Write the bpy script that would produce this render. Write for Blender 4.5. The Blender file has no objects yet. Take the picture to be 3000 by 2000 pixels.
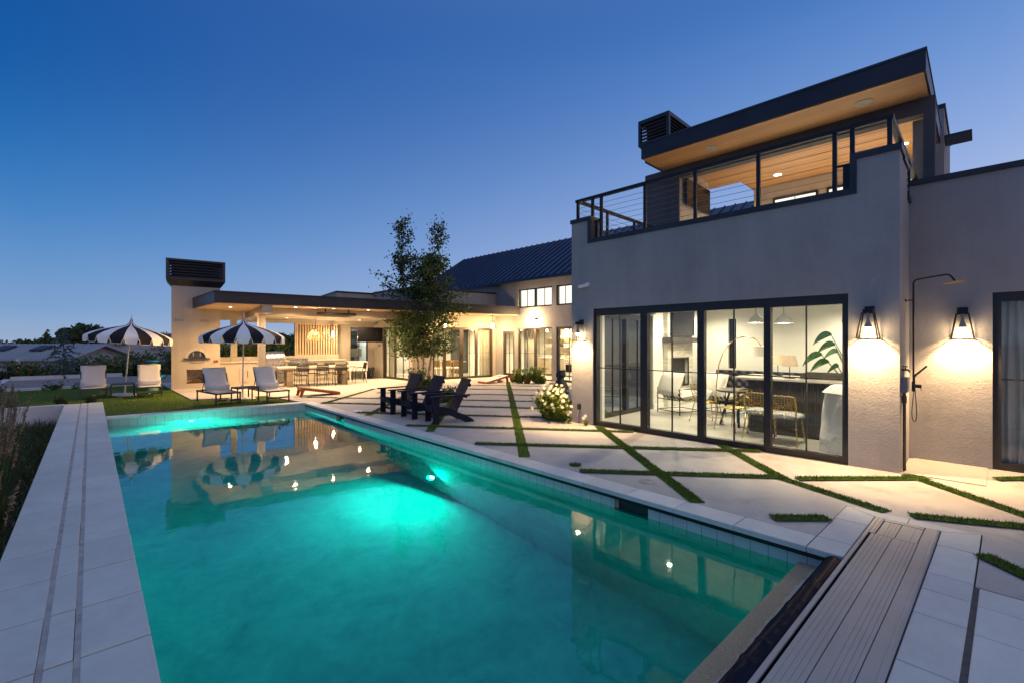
import bpy, math, random
from mathutils import Matrix, Vector, noise as mnoise
random.seed(7)
RAD = math.radians
scene = bpy.context.scene
COL = scene.collection

# ------------------------------------------------------------------ camera
cam_d = bpy.data.cameras.new('camera')
cam_d.sensor_width = 36.0
cam_d.lens = 36.0 * 1344.0 / 3000.0
cam_d.clip_end = 3000
cam_d.clip_start = 0.05
cam = bpy.data.objects.new('camera', cam_d)
cam.location = (0, 0, 1.75)
cam.rotation_euler = (RAD(90), 0, RAD(-42.6))
COL.objects.link(cam)
scene.camera = cam

# ------------------------------------------------------------------ view and render settings
scene.view_settings.view_transform = 'Standard'
scene.view_settings.look = 'None'
scene.view_settings.gamma = 1
scene.view_settings.exposure = 0.0
scene.render.engine = 'CYCLES'
cy = scene.cycles
cy.max_bounces = 8
cy.diffuse_bounces = 4
cy.glossy_bounces = 4
cy.transmission_bounces = 4
cy.transparent_max_bounces = 24
cy.caustics_reflective = False
cy.caustics_refractive = True
cy.sample_clamp_indirect = 4.0
cy.use_denoising = True


def s2l(c):
    out = []
    for v in c[:3]:
        v = v / 255.0
        out.append(v / 12.92 if v <= 0.04045 else ((v + 0.055) / 1.055) ** 2.4)
    return tuple(out) + (1.0,)


# ------------------------------------------------------------------ dusk sky
world = bpy.data.worlds.new('World')
scene.world = world
world.use_nodes = True
nt = world.node_tree
nt.nodes.clear()


def wn(t, **kw):
    n = nt.nodes.new(t)
    for k, v in kw.items():
        setattr(n, k, v)
    return n


def wmath(op, a, b=None, clamp=False):
    n = wn('ShaderNodeMath', operation=op, use_clamp=clamp)
    for i, v in enumerate((a, b)):
        if v is None:
            continue
        if isinstance(v, (int, float)):
            n.inputs[i].default_value = v
        else:
            nt.links.new(v, n.inputs[i])
    return n.outputs[0]


w_tc = wn('ShaderNodeTexCoord')
w_sep = wn('ShaderNodeSeparateXYZ')
nt.links.new(w_tc.outputs['Generated'], w_sep.inputs[0])


def wdot(v):
    n = wn('ShaderNodeVectorMath', operation='DOT_PRODUCT')
    nt.links.new(w_tc.outputs['Generated'], n.inputs[0])
    n.inputs[1].default_value = v
    return n.outputs['Value']


def wramp(fac, stops):
    n = wn('ShaderNodeValToRGB')
    cr = n.color_ramp
    cr.interpolation = 'B_SPLINE'
    while len(cr.elements) < len(stops):
        cr.elements.new(0.5)
    for e, (p, c) in zip(cr.elements, stops):
        e.position = p
        e.color = s2l(c)
    nt.links.new(fac, n.inputs[0])
    return n.outputs[0]


w_el = wmath('MAXIMUM', w_sep.outputs['Z'], 0.0)  # top ramp stops, out of view, are raised to brighten paving and deck
# north-east side, deep blue
SKY_L = [(0.0, (156, 176, 204)), (0.05, (128, 164, 208)), (0.2, (58, 130, 198)), (0.38, (4, 86, 164)), (0.58, (0, 72, 148)), (0.8, (100, 132, 184)), (1.0, (150, 170, 205))]
# side towards the last light, pale lavender
SKY_R = [(0.0, (214, 212, 230)), (0.13, (188, 198, 234)), (0.3, (144, 174, 226)), (0.5, (80, 132, 204)), (0.62, (66, 110, 182)), (0.8, (120, 148, 196)), (1.0, (160, 176, 208))]
# far right behind the viewer, the afterglow
SKY_B = [(0.0, (236, 190, 176)), (0.12, (240, 208, 206)), (0.3, (206, 196, 222)), (0.55, (150, 164, 210)), (1.0, (160, 176, 208))]
w_l = wramp(w_el, SKY_L)
w_r = wramp(w_el, SKY_R)
w_b = wramp(w_el, SKY_B)
w_az = wmath('MULTIPLY_ADD', wdot((0.736, -0.677, 0.0)), 0.70)
nt.nodes[-1].inputs[2].default_value = 0.5
w_az.node.use_clamp = True


def wmix(fac, a, b):
    n = wn('ShaderNodeMix', data_type='RGBA')
    nt.links.new(fac, n.inputs[0])
    nt.links.new(a, n.inputs[6])
    nt.links.new(b, n.inputs[7])
    return n.outputs[2]


w_front = wmix(w_az, w_l, w_r)
w_bk = wmath('MULTIPLY_ADD', wdot((0.06, -0.998, 0.0)), 1.1)
w_bk.node.inputs[2].default_value = -0.05
w_bk.node.use_clamp = True
w_col = wmix(w_bk, w_front, w_b)
w_bg = wn('ShaderNodeBackground')
w_bg.inputs['Strength'].default_value = 1.0
nt.links.new(w_col, w_bg.inputs['Color'])
w_out = wn('ShaderNodeOutputWorld')
nt.links.new(w_bg.outputs[0], w_out.inputs[0])


# ------------------------------------------------------------------ materials
MATS = {}


class NG:
    """small node-graph helper"""
    def __init__(s, name):
        s.m = bpy.data.materials.new(name)
        s.m.use_nodes = True
        s.t = s.m.node_tree
        s.t.nodes.clear()
        s.out = s.t.nodes.new('ShaderNodeOutputMaterial')
        MATS[name] = s.m

    def n(s, typ, **kw):
        n = s.t.nodes.new(typ)
        for k, v in kw.items():
            setattr(n, k, v)
        return n

    def link(s, a, b):
        s.t.links.new(a, b)

    def setin(s, sock, v):
        if isinstance(v, bpy.types.NodeSocket):
            s.t.links.new(v, sock)
        else:
            sock.default_value = v

    def coord(s, kind='Object'):
        return s.n('ShaderNodeTexCoord').outputs[kind]

    def noise(s, scale, detail=3, rough=0.55, vec=None, dist=0.0):
        n = s.n('ShaderNodeTexNoise')
        n.inputs['Scale'].default_value = scale
        n.inputs['Detail'].default_value = detail
        n.inputs['Roughness'].default_value = rough
        n.inputs['Distortion'].default_value = dist
        s.link(vec if vec is not None else s.coord(), n.inputs['Vector'])
        return n.outputs[0]

    def math(s, op, a, b=0.0, c=None, clamp=False):
        n = s.n('ShaderNodeMath', operation=op, use_clamp=clamp)
        s.setin(n.inputs[0], a)
        s.setin(n.inputs[1], b)
        if c is not None:
            s.setin(n.inputs[2], c)
        return n.outputs[0]

    def mix(s, f, a, b):
        n = s.n('ShaderNodeMix', data_type='RGBA')
        s.setin(n.inputs[0], f)
        s.setin(n.inputs[6], a)
        s.setin(n.inputs[7], b)
        return n.outputs[2]

    def ramp(s, f, stops, interp='LINEAR'):
        n = s.n('ShaderNodeValToRGB')
        cr = n.color_ramp
        cr.interpolation = interp
        while len(cr.elements) < len(stops):
            cr.elements.new(0.5)
        for e, (p, c) in zip(cr.elements, stops):
            e.position = p
            e.color = c if len(c) == 4 else tuple(c) + (1,)
        s.setin(n.inputs[0], f)
        return n.outputs[0]

    def bump(s, h, strength=0.3, dist=0.01, normal=None):
        n = s.n('ShaderNodeBump')
        n.inputs['Strength'].default_value = strength
        n.inputs['Distance'].default_value = dist
        s.link(h, n.inputs['Height'])
        if normal is not None:
            s.link(normal, n.inputs['Normal'])
        return n.outputs[0]

    def sep(s, v=None):
        n = s.n('ShaderNodeSeparateXYZ')
        s.link(v if v is not None else s.coord(), n.inputs[0])
        return n.outputs

    def bsdf(s, col, rough=0.5, metal=0.0, normal=None, spec=0.5, sheen=0.0):
        b = s.n('ShaderNodeBsdfPrincipled')
        s.setin(b.inputs['Base Color'], col if isinstance(col, bpy.types.NodeSocket) else (tuple(col) + (1,))[:4])
        s.setin(b.inputs['Roughness'], rough)
        b.inputs['Metallic'].default_value = metal
        b.inputs['Specular IOR Level'].default_value = spec
        if sheen:
            b.inputs['Sheen Weight'].default_value = sheen
        if normal is not None:
            s.link(normal, b.inputs['Normal'])
        return b

    def done(s, shader):
        s.link(shader, s.out.inputs[0])
        return s.m


def simple(name, col, rough=0.5, metal=0.0, var=None, bump=None, spec=0.5):
    """principled surface with procedural colour variation and relief"""
    g = NG(name)
    c = tuple(col) + (1,)
    if var is None:
        var = (3.0, 0.12)
    nz = g.noise(var[0], 4)
    lo = tuple(v * (1 - var[1]) for v in col) + (1,)
    hi = tuple(min(1, v * (1 + var[1])) for v in col) + (1,)
    c = g.ramp(nz, [(0.3, lo), (0.7, hi)])
    nm = None
    if bump:
        nm = g.bump(g.noise(bump[0], 3), bump[1], bump[2])
    r = rough
    if metal > 0 or rough < 0.6:
        r = g.math('MULTIPLY_ADD', g.noise(var[0] * 4 + 5, 3), 0.16, rough - 0.08, clamp=True)
    return g.done(g.bsdf(c, r, metal, nm, spec).outputs[0])


def emis(name, col, strength):
    g = NG(name)
    e = g.n('ShaderNodeEmission')
    e.inputs[0].default_value = tuple(col) + (1,)
    e.inputs[1].default_value = strength
    return g.done(e.outputs[0])


def make_materials():
    # hand-trowelled stucco
    def stucco(name, col):
        g = NG(name)
        big = g.noise(0.9, 6, 0.65)
        ms = g.n('ShaderNodeMapping')
        ms.inputs['Scale'].default_value = (2.6, 2.6, 0.22)
        g.link(g.coord(), ms.inputs[0])
        streak = g.noise(1.0, 5, 0.7, ms.outputs[0])
        mm = g.math('ADD', g.math('MULTIPLY', big, 0.6), g.math('MULTIPLY', streak, 0.4))
        c = g.ramp(mm, [(0.28, tuple(v * 0.78 for v in col)), (0.5, col), (0.72, tuple(v * 1.14 for v in col))])
        v = g.n('ShaderNodeMapping')
        v.inputs['Scale'].default_value = (1, 1, 1.9)
        g.link(g.coord(), v.inputs[0])
        h1 = g.noise(30, 4, 0.6, v.outputs[0], 0.6)
        h2 = g.noise(60, 3, 0.6)
        h3 = g.noise(3.2, 2, 0.5, v.outputs[0])
        h = g.math('ADD', h1, g.math('MULTIPLY', h2, 0.35))
        h = g.math('ADD', h, g.math('MULTIPLY', h3, 0.9))
        g.done(g.bsdf(c, 0.9, 0, g.bump(h, 0.6, 0.009), 0.2).outputs[0])
    stucco('stucco', (0.325, 0.32, 0.32))
    stucco('stucco_dark', (0.085, 0.09, 0.10))
    stucco('stucco_light', (0.44, 0.395, 0.335))
    simple('interior_white', (0.70, 0.685, 0.65), 0.7, var=(0.7, 0.02))
    simple('interior_trim', (0.84, 0.83, 0.80), 0.45, var=(0.9, 0.02))
    # broom-finished concrete
    g = NG('concrete')
    a = g.noise(0.55, 6, 0.6)
    b = g.noise(3.0, 5, 0.6)
    mp = g.n('ShaderNodeMapping')
    mp.inputs['Scale'].default_value = (9, 90, 9)
    mp.inputs['Rotation'].default_value = (0, 0, RAD(42))
    g.link(g.coord(), mp.inputs[0])
    broom = g.noise(1.0, 2, 0.5, mp.outputs[0])
    m = g.math('ADD', g.math('MULTIPLY', a, 0.65), g.math('MULTIPLY', b, 0.35))
    c = g.ramp(m, [(0.25, (0.34, 0.31, 0.28)), (0.5, (0.47, 0.435, 0.40)), (0.75, (0.57, 0.53, 0.49))])
    spot = g.noise(7.0, 4, 0.7)
    c = g.mix(g.math('MULTIPLY', g.ramp(spot, [(0.6, (0, 0, 0)), (0.78, (1, 1, 1))]), 0.3), c, (0.27, 0.245, 0.22, 1))
    stain = g.noise(0.85, 7, 0.75, dist=1.2)
    c = g.mix(g.math('MULTIPLY', g.ramp(stain, [(0.55, (0, 0, 0)), (0.70, (1, 1, 1))]), 0.6), c, (0.26, 0.235, 0.21, 1))
    pale = g.noise(1.7, 6, 0.7, dist=2.0)
    c = g.mix(g.math('MULTIPLY', g.ramp(pale, [(0.56, (0, 0, 0)), (0.75, (1, 1, 1))]), 0.45), c, (0.62, 0.59, 0.55, 1))
    ck = g.n('ShaderNodeTexVoronoi', feature='DISTANCE_TO_EDGE')
    ck.inputs['Scale'].default_value = 0.42
    wv = g.n('ShaderNodeMixRGB') if False else g.n('ShaderNodeVectorMath', operation='ADD')
    nv = g.n('ShaderNodeTexNoise')
    nv.inputs['Scale'].default_value = 2.5
    nv.inputs['Detail'].default_value = 5
    g.link(g.coord(), nv.inputs['Vector'])
    sc_ = g.n('ShaderNodeVectorMath', operation='SCALE')
    sc_.inputs['Scale'].default_value = 0.5
    g.link(nv.outputs['Color'], sc_.inputs[0])
    g.link(g.coord(), wv.inputs[0])
    g.link(sc_.outputs[0], wv.inputs[1])
    g.link(wv.outputs[0], ck.inputs['Vector'])
    crack = g.math('LESS_THAN', ck.outputs['Distance'], 0.0022)
    cm = g.math('MULTIPLY', crack, g.ramp(g.noise(0.5, 2), [(0.5, (0, 0, 0)), (0.56, (1, 1, 1))]))
    c = g.mix(g.math('MULTIPLY', cm, 0.6), c, (0.16, 0.14, 0.125, 1))
    g.done(g.bsdf(c, 0.68, 0, g.bump(broom, 0.18, 0.004), 0.35).outputs[0])
    # cast pavers and coping
    def paver(name, col):
        g = NG(name)
        oi = g.n('ShaderNodeNewGeometry').outputs['Random Per Island']
        a = g.noise(2.2, 5, 0.6)
        b = g.noise(11, 4, 0.65)
        m = g.math('ADD', g.math('MULTIPLY', a, 0.6), g.math('MULTIPLY', b, 0.4))
        c = g.ramp(m, [(0.3, tuple(v * 0.86 for v in col)), (0.7, tuple(v * 1.08 for v in col))])
        k = g.math('MULTIPLY_ADD', oi, 0.14, 0.93)
        cc = g.n('ShaderNodeMix', data_type='RGBA', blend_type='MULTIPLY')
        cc.inputs[0].default_value = 1
        g.link(c, cc.inputs[6])
        cb = g.n('ShaderNodeCombineColor')
        for i in range(3):
            g.link(k, cb.inputs[i])
        g.link(cb.outputs[0], cc.inputs[7])
        st = g.noise(1.3, 6, 0.72)
        c2 = g.mix(g.math('MULTIPLY', g.ramp(st, [(0.55, (0, 0, 0)), (0.8, (1, 1, 1))]), 0.3), cc.outputs[2], tuple(v * 0.62 for v in col) + (1,))
        g.done(g.bsdf(c2, 0.62, 0, g.bump(g.noise(90, 3), 0.12, 0.003), 0.4).outputs[0])
    paver('paver', (0.60, 0.59, 0.53))
    paver('coping', (0.66, 0.64, 0.59))
    simple('grout', (0.10, 0.09, 0.082), 0.9, var=(12, 0.3), bump=(80, 0.4, 0.004))
    simple('groove', (0.42, 0.375, 0.34), 0.85, var=(9, 0.25), bump=(60, 0.4, 0.004))
    # exposed aggregate ledge with a dry edge
    g = NG('aggregate')
    v = g.n('ShaderNodeTexVoronoi')
    v.inputs['Scale'].default_value = 160
    g.link(g.coord(), v.inputs['Vector'])
    c = g.ramp(v.outputs['Distance'], [(0.0, (0.66, 0.50, 0.31)), (0.4, (0.44, 0.33, 0.20)), (1, (0.2, 0.15, 0.09))])
    xyz = g.sep()
    wob = g.math('MULTIPLY_ADD', g.noise(5.0, 4, 0.7), 0.13, -0.065)
    yy = g.math('ADD', xyz[1], wob)
    dry = g.ramp(yy, [(0.48, (1, 1, 1)), (0.52, (0, 0, 0))])
    mr = g.n('ShaderNodeMapRange')
    g.link(yy, mr.inputs[0])
    mr.inputs[1].default_value = 1.125
    mr.inputs[2].default_value = 1.14
    mr.inputs[3].default_value = 1
    mr.inputs[4].default_value = 0
    c = g.mix(g.math('MULTIPLY', mr.outputs[0], 0.75), c, (0.46, 0.44, 0.41, 1))
    g.done(g.bsdf(c, 0.75, 0, g.bump(v.outputs['Distance'], 0.5, 0.004), 0.4).outputs[0])
    # white waterline tile
    g = NG('tile')
    xyz = g.sep()
    s_ = g.math('ADD', xyz[0], xyz[1])
    fr = g.math('FRACT', g.math('MULTIPLY', s_, 1 / 0.155))
    ln = g.math('LESS_THAN', fr, 0.035)
    c = g.mix(ln, g.ramp(g.noise(6, 3), [(0.3, (0.56, 0.57, 0.55)), (0.7, (0.66, 0.66, 0.63))]), (0.22, 0.22, 0.2, 1))
    g.done(g.bsdf(c, 0.25, 0, None, 0.5).outputs[0])
    # mottled pool plaster
    g = NG('plaster')
    a = g.noise(1.6, 6, 0.65, dist=0.8)
    b = g.noise(9, 4, 0.6)
    m = g.math('ADD', g.math('MULTIPLY', a, 0.7), g.math('MULTIPLY', b, 0.3))
    c = g.ramp(m, [(0.32, (0.20, 0.40, 0.42)), (0.5, (0.34, 0.55, 0.55)), (0.68, (0.50, 0.68, 0.66))])
    g.done(g.bsdf(c, 0.8, 0, None, 0.2).outputs[0])
    # pool water: fresnel reflection over a tinted clear body
    g = NG('pool_water')
    mp = g.n('ShaderNodeMapping')
    mp.inputs['Scale'].default_value = (1.0, 1.0, 1.0)
    g.link(g.coord(), mp.inputs[0])
    h = g.math('ADD', g.noise(1.1, 2, 0.5, mp.outputs[0]), g.math('ADD', g.math('MULTIPLY', g.noise(4.5, 2, 0.5, mp.outputs[0]), 0.16), g.math('MULTIPLY', g.noise(15, 2, 0.5, mp.outputs[0]), 0.035)))
    nm = g.bump(h, 0.10, 0.05)
    fr = g.n('ShaderNodeFresnel')
    fr.inputs['IOR'].default_value = 1.55
    g.link(nm, fr.inputs['Normal'])
    tr = g.n('ShaderNodeBsdfRefraction')
    tr.inputs['Color'].default_value = (0.36, 0.90, 0.92, 1)
    tr.inputs['Roughness'].default_value = 0.012
    tr.inputs['IOR'].default_value = 1.333
    g.link(nm, tr.inputs['Normal'])
    gl = g.n('ShaderNodeBsdfGlossy')
    gl.inputs['Color'].default_value = (0.96, 0.98, 1, 1)
    gl.inputs['Roughness'].default_value = 0.022
    g.link(nm, gl.inputs['Normal'])
    mx = g.n('ShaderNodeMixShader')
    g.link(fr.outputs[0], mx.inputs[0])
    g.link(tr.outputs[0], mx.inputs[1])
    g.link(gl.outputs[0], mx.inputs[2])
    g.done(mx.outputs[0])
    # window glass
    def glass(name, tint, f0):
        g = NG(name)
        lw = g.n('ShaderNodeLayerWeight')
        lw.inputs['Blend'].default_value = 0.5
        f5 = g.math('POWER', lw.outputs['Facing'], 5.0)
        fac = g.math('MULTIPLY_ADD', f5, 0.9, f0, clamp=True)
        tr = g.n('ShaderNodeBsdfTransparent')
        tr.inputs[0].default_value = tint + (1,)
        gl = g.n('ShaderNodeBsdfGlossy')
        gl.inputs['Roughness'].default_value = 0.0
        mx = g.n('ShaderNodeMixShader')
        g.link(fac, mx.inputs[0])
        g.link(tr.outputs[0], mx.inputs[1])
        g.link(gl.outputs[0], mx.inputs[2])
        g.done(mx.outputs[0])
    glass('glass', (0.93, 0.95, 0.92), 0.042)
    glass('lamp_glass', (0.97, 0.97, 0.95), 0.02)
    # metals and paints
    simple('black_frame', (0.018, 0.016, 0.016), 0.38, 0.0, var=(5, 0.25))
    simple('bronze_frame', (0.055, 0.042, 0.034), 0.4, 0.2, var=(5, 0.2))
    simple('black_metal', (0.014, 0.014, 0.016), 0.45, 0.3, var=(8, 0.25))
    simple('fascia', (0.038, 0.036, 0.042), 0.42, 0.35, var=(1.3, 0.25))
    simple('fascia_bronze', (0.034, 0.033, 0.038), 0.42, 0.35, var=(1.1, 0.22))
    simple('charcoal_metal', (0.05, 0.055, 0.062), 0.45, 0.35, var=(4, 0.15))
    simple('steel_cable', (0.25, 0.25, 0.26), 0.35, 0.9)
    simple('stainless', (0.55, 0.54, 0.52), 0.26, 0.95, var=(3, 0.08))
    g = NG('aluminium_lid')
    a = g.noise(1.4, 5, 0.65)
    c = g.ramp(a, [(0.3, (0.34, 0.33, 0.325)), (0.7, (0.43, 0.42, 0.415))])
    xyz = g.sep()
    mp = g.n('ShaderNodeMapping')
    mp.inputs['Scale'].default_value = (2, 160, 2)
    g.link(g.coord(), mp.inputs[0])
    g.done(g.bsdf(c, g.math('MULTIPLY_ADD', a, 0.18, 0.45), 0.35, g.bump(g.noise(1, 2, 0.5, mp.outputs[0]), 0.05, 0.002)).outputs[0])
    simple('brass', (0.55, 0.38, 0.13), 0.28, 0.9, var=(6, 0.1))
    simple('gold_satin', (0.62, 0.43, 0.16), 0.35, 0.85, var=(6, 0.1))
    # black vinyl cover with wrinkles
    g = NG('vinyl')
    mp = g.n('ShaderNodeMapping')
    mp.inputs['Scale'].default_value = (7.5, 2.2, 2.2)
    mp.inputs['Rotation'].default_value = (0, 0, RAD(28))
    g.link(g.coord(), mp.inputs[0])
    h = g.noise(1.0, 3, 0.55, mp.outputs[0], 0.7)
    df = g.n('ShaderNodeBsdfDiffuse')
    df.inputs['Color'].default_value = (0.008, 0.011, 0.024, 1)
    g2_ = g.n('ShaderNodeBsdfGlossy')
    g2_.inputs['Roughness'].default_value = 0.3
    nb = g.bump(h, 0.3, 0.02)
    g.link(nb, df.inputs['Normal'])
    g.link(nb, g2_.inputs['Normal'])
    mx = g.n('ShaderNodeMixShader')
    mx.inputs[0].default_value = 0.02
    g.link(df.outputs[0], mx.inputs[1])
    g.link(g2_.outputs[0], mx.inputs[2])
    g.done(mx.outputs[0])
    # timber soffit boards running along local Y
    def boards(name, c0, c1, width, axis, rough=0.5):
        g = NG(name)
        xyz = g.sep()
        q = g.math('MULTIPLY', xyz[axis], 1 / width)
        idx = g.math('FLOOR', q)
        wn_ = g.n('ShaderNodeTexWhiteNoise', noise_dimensions='1D')
        g.link(idx, wn_.inputs['W'])
        fr = g.math('FRACT', q)
        gap = g.math('LESS_THAN', fr, 0.07)
        mp = g.n('ShaderNodeMapping')
        mp.inputs['Scale'].default_value = (22, 1.6, 22) if axis == 0 else (1.6, 22, 22)
        g.link(g.coord(), mp.inputs[0])
        gr = g.noise(1.0, 4, 0.6, mp.outputs[0], 0.5)
        t = g.math('ADD', g.math('MULTIPLY', gr, 0.6), g.math('MULTIPLY', wn_.outputs[0], 0.4))
        c = g.ramp(t, [(0.2, c0), (0.8, c1)])
        c = g.mix(g.math('MULTIPLY', gap, 0.8), c, tuple(v * 0.2 for v in c0) + (1,))
        g.done(g.bsdf(c, rough, 0, g.bump(g.math('SUBTRACT', 1.0, gap), 0.5, 0.006), 0.4).outputs[0])
    boards('cedar', (0.36, 0.19, 0.075), (0.52, 0.30, 0.13), 0.10, 0)
    boards('soffit_wood', (0.50, 0.34, 0.18), (0.62, 0.44, 0.25), 0.14, 1)
    boards('siding', (0.20, 0.11, 0.07), (0.30, 0.18, 0.11), 0.16, 0)
    # standing-seam roofs
    simple('seam_roof', (0.022, 0.036, 0.085), 0.4, 0.4, var=(0.8, 0.18))
    simple('galv_roof', (0.40, 0.40, 0.40), 0.5, 0.4, var=(0.5, 0.14))
    # fabrics
    simple('sling_white', (0.66, 0.65, 0.63), 0.85, var=(30, 0.06), bump=(400, 0.25, 0.001))
    simple('canvas_white', (0.84, 0.83, 0.82), 0.9, var=(8, 0.05), bump=(250, 0.2, 0.001))
    simple('canvas_black', (0.006, 0.006, 0.009), 0.85, var=(8, 0.2), bump=(250, 0.2, 0.001))
    simple('cushion_cream', (0.74, 0.70, 0.63), 0.95, var=(6, 0.05), bump=(24, 0.35, 0.01))
    simple('slipcover', (0.76, 0.74, 0.71), 0.95, var=(5, 0.05), bump=(7, 0.6, 0.03))
    simple('fur', (0.80, 0.76, 0.70), 1.0, var=(30, 0.12), bump=(70, 0.9, 0.02))
    simple('leather', (0.022, 0.022, 0.026), 0.36, var=(5, 0.2), bump=(50, 0.2, 0.003))
    simple('curtain', (0.74, 0.72, 0.68), 0.95, var=(5, 0.04))
    simple('lamp_linen', (0.58, 0.44, 0.32), 0.9, var=(60, 0.15))
    simple('lamp_white', (0.78, 0.75, 0.70), 0.9)
    # furniture
    simple('navy_poly', (0.006, 0.011, 0.030), 0.6, var=(6, 0.2), bump=(60, 0.12, 0.002), spec=0.25)
    simple('white_paint', (0.78, 0.77, 0.75), 0.4, var=(4, 0.04))
    simple('pole_white', (0.74, 0.74, 0.74), 0.35, var=(4, 0.05))
    g = NG('table_wood')
    mp = g.n('ShaderNodeMapping')
    mp.inputs['Scale'].default_value = (2, 24, 24)
    g.link(g.coord(), mp.inputs[0])
    g.done(g.bsdf(g.ramp(g.noise(1, 4, 0.6, mp.outputs[0], 0.8), [(0.25, (0.17, 0.13, 0.085)), (0.75, (0.31, 0.25, 0.175))]), 0.6).outputs[0])
    simple('table_top', (0.36, 0.34, 0.31), 0.45, var=(3, 0.15))
    simple('oak', (0.48, 0.31, 0.16), 0.5, var=(7, 0.2))
    simple('slat_wood', (0.54, 0.40, 0.26), 0.55, var=(5, 0.14))
    simple('orange_wood', (0.50, 0.105, 0.025), 0.5, var=(8, 0.2))
    simple('board_dark', (0.06, 0.05, 0.05), 0.5)
    simple('board_white', (0.66, 0.62, 0.56), 0.5, var=(3, 0.05))
    simple('rattan', (0.30, 0.19, 0.09), 0.7, var=(40, 0.3))
    simple('counter_top', (0.46, 0.43, 0.39), 0.35, var=(9, 0.15))
    simple('counter_door', (0.42, 0.38, 0.33), 0.4, var=(2, 0.08))
    simple('marble_top', (0.48, 0.44, 0.39), 0.2, var=(2.5, 0.25))
    simple('fluted_wood', (0.060, 0.050, 0.045), 0.45, var=(9, 0.35))
    simple('cabinet', (0.50, 0.42, 0.33), 0.45, var=(3, 0.05))
    simple('backsplash', (0.72, 0.70, 0.66), 0.3, var=(7, 0.08))
    simple('screen_black', (0.008, 0.008, 0.010), 0.12, var=(2, 0.2))
    simple('plastic_dark', (0.03, 0.032, 0.036), 0.5)
    simple('plastic_grey', (0.40, 0.41, 0.43), 0.45)
    simple('box_blue_grey', (0.16, 0.17, 0.22), 0.5)
    simple('plastic_white', (0.75, 0.75, 0.74), 0.4)
    simple('plastic_green', (0.20, 0.62, 0.05), 0.4)
    simple('plastic_blue', (0.02, 0.20, 0.50), 0.4)
    simple('plastic_teal', (0.20, 0.42, 0.34), 0.45)
    simple('red_plastic', (0.45, 0.02, 0.01), 0.4)
    simple('pale_orange', (0.75, 0.36, 0.08), 0.8)
    simple('terracotta', (0.42, 0.20, 0.12), 0.8)
    simple('statue_black', (0.016, 0.014, 0.014), 0.5, var=(7, 0.3), bump=(18, 0.5, 0.02))
    simple('lid_plastic', (0.30, 0.30, 0.27), 0.6, var=(9, 0.15))
    simple('skimmer_white', (0.62, 0.64, 0.66), 0.5)
    simple('burnt_log', (0.10, 0.06, 0.035), 0.9, var=(14, 0.5), bump=(40, 0.6, 0.01))
    simple('firebox', (0.045, 0.04, 0.036), 0.7, var=(6, 0.3))
    simple('firebrick', (0.30, 0.25, 0.20), 0.8, var=(9, 0.3), bump=(30, 0.4, 0.01))
    simple('vent_grey', (0.30, 0.27, 0.25), 0.8)
    # stacked ledge stone
    g = NG('ledge_stone')
    bk = g.n('ShaderNodeTexBrick')
    bk.inputs['Scale'].default_value = 6.0
    bk.inputs['Mortar Size'].default_value = 0.008
    bk.inputs['Brick Width'].default_value = 1.3
    bk.inputs['Row Height'].default_value = 0.3
    mp = g.n('ShaderNodeMapping')
    mp.inputs['Rotation'].default_value = (RAD(90), 0, 0)
    g.link(g.coord(), mp.inputs[0])
    g.link(mp.outputs[0], bk.inputs['Vector'])
    bk.inputs['Color1'].default_value = (0.46, 0.42, 0.36, 1)
    bk.inputs['Color2'].default_value = (0.66, 0.63, 0.57, 1)
    bk.inputs['Mortar'].default_value = (0.26, 0.24, 0.21, 1)
    h = g.math('ADD', bk.outputs['Fac'], g.noise(14, 3))
    g.done(g.bsdf(bk.outputs['Color'], 0.85, 0, g.bump(h, 0.6, 0.03)).outputs[0])
    # interior floor tile
    g = NG('floor_tile')
    bk = g.n('ShaderNodeTexBrick')
    bk.inputs['Scale'].default_value = 1.0
    bk.inputs['Mortar Size'].default_value = 0.004
    bk.inputs['Brick Width'].default_value = 1.2
    bk.inputs['Row Height'].default_value = 0.6
    g.link(g.coord(), bk.inputs['Vector'])
    bk.inputs['Color1'].default_value = (0.50, 0.48, 0.44, 1)
    bk.inputs['Color2'].default_value = (0.54, 0.52, 0.48, 1)
    bk.inputs['Mortar'].default_value = (0.36, 0.34, 0.31, 1)
    c = g.mix(0.5, bk.outputs['Color'], g.ramp(g.noise(1.5, 5), [(0.3, (0.46, 0.44, 0.40)), (0.7, (0.58, 0.56, 0.52))]))
    g.done(g.bsdf(c, 0.32).outputs[0])
    # turf, soil, gravel, desert
    g = NG('turf')
    m = g.math('ADD', g.math('MULTIPLY', g.noise(120, 3), 0.6), g.math('MULTIPLY', g.noise(2, 4), 0.4))
    c = g.ramp(m, [(0.3, (0.04, 0.075, 0.010)), (0.7, (0.12, 0.19, 0.03))])
    g.done(g.bsdf(c, 0.9, 0, g.bump(g.noise(220, 3), 0.8, 0.015), 0.1).outputs[0])
    g = NG('grass_blade')
    oi = g.n('ShaderNodeNewGeometry').outputs['Random Per Island']
    c = g.ramp(oi, [(0.0, (0.06, 0.115, 0.014)), (0.6, (0.12, 0.20, 0.025)), (1.0, (0.19, 0.25, 0.045))])
    g.done(g.bsdf(c, 0.7, 0, None, 0.2).outputs[0])
    g = NG('soil')
    c = g.ramp(g.noise(3, 6, 0.7), [(0.3, (0.05, 0.04, 0.03)), (0.7, (0.12, 0.095, 0.07))])
    g.done(g.bsdf(c, 0.95, 0, g.bump(g.noise(25, 4), 0.8, 0.04), 0.1).outputs[0])
    g = NG('gravel')
    v = g.n('ShaderNodeTexVoronoi')
    v.inputs['Scale'].default_value = 26
    g.link(g.coord(), v.inputs['Vector'])
    c = g.ramp(v.outputs['Color'], [(0.1, (0.20, 0.17, 0.155)), (0.9, (0.46, 0.40, 0.37))])
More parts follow.
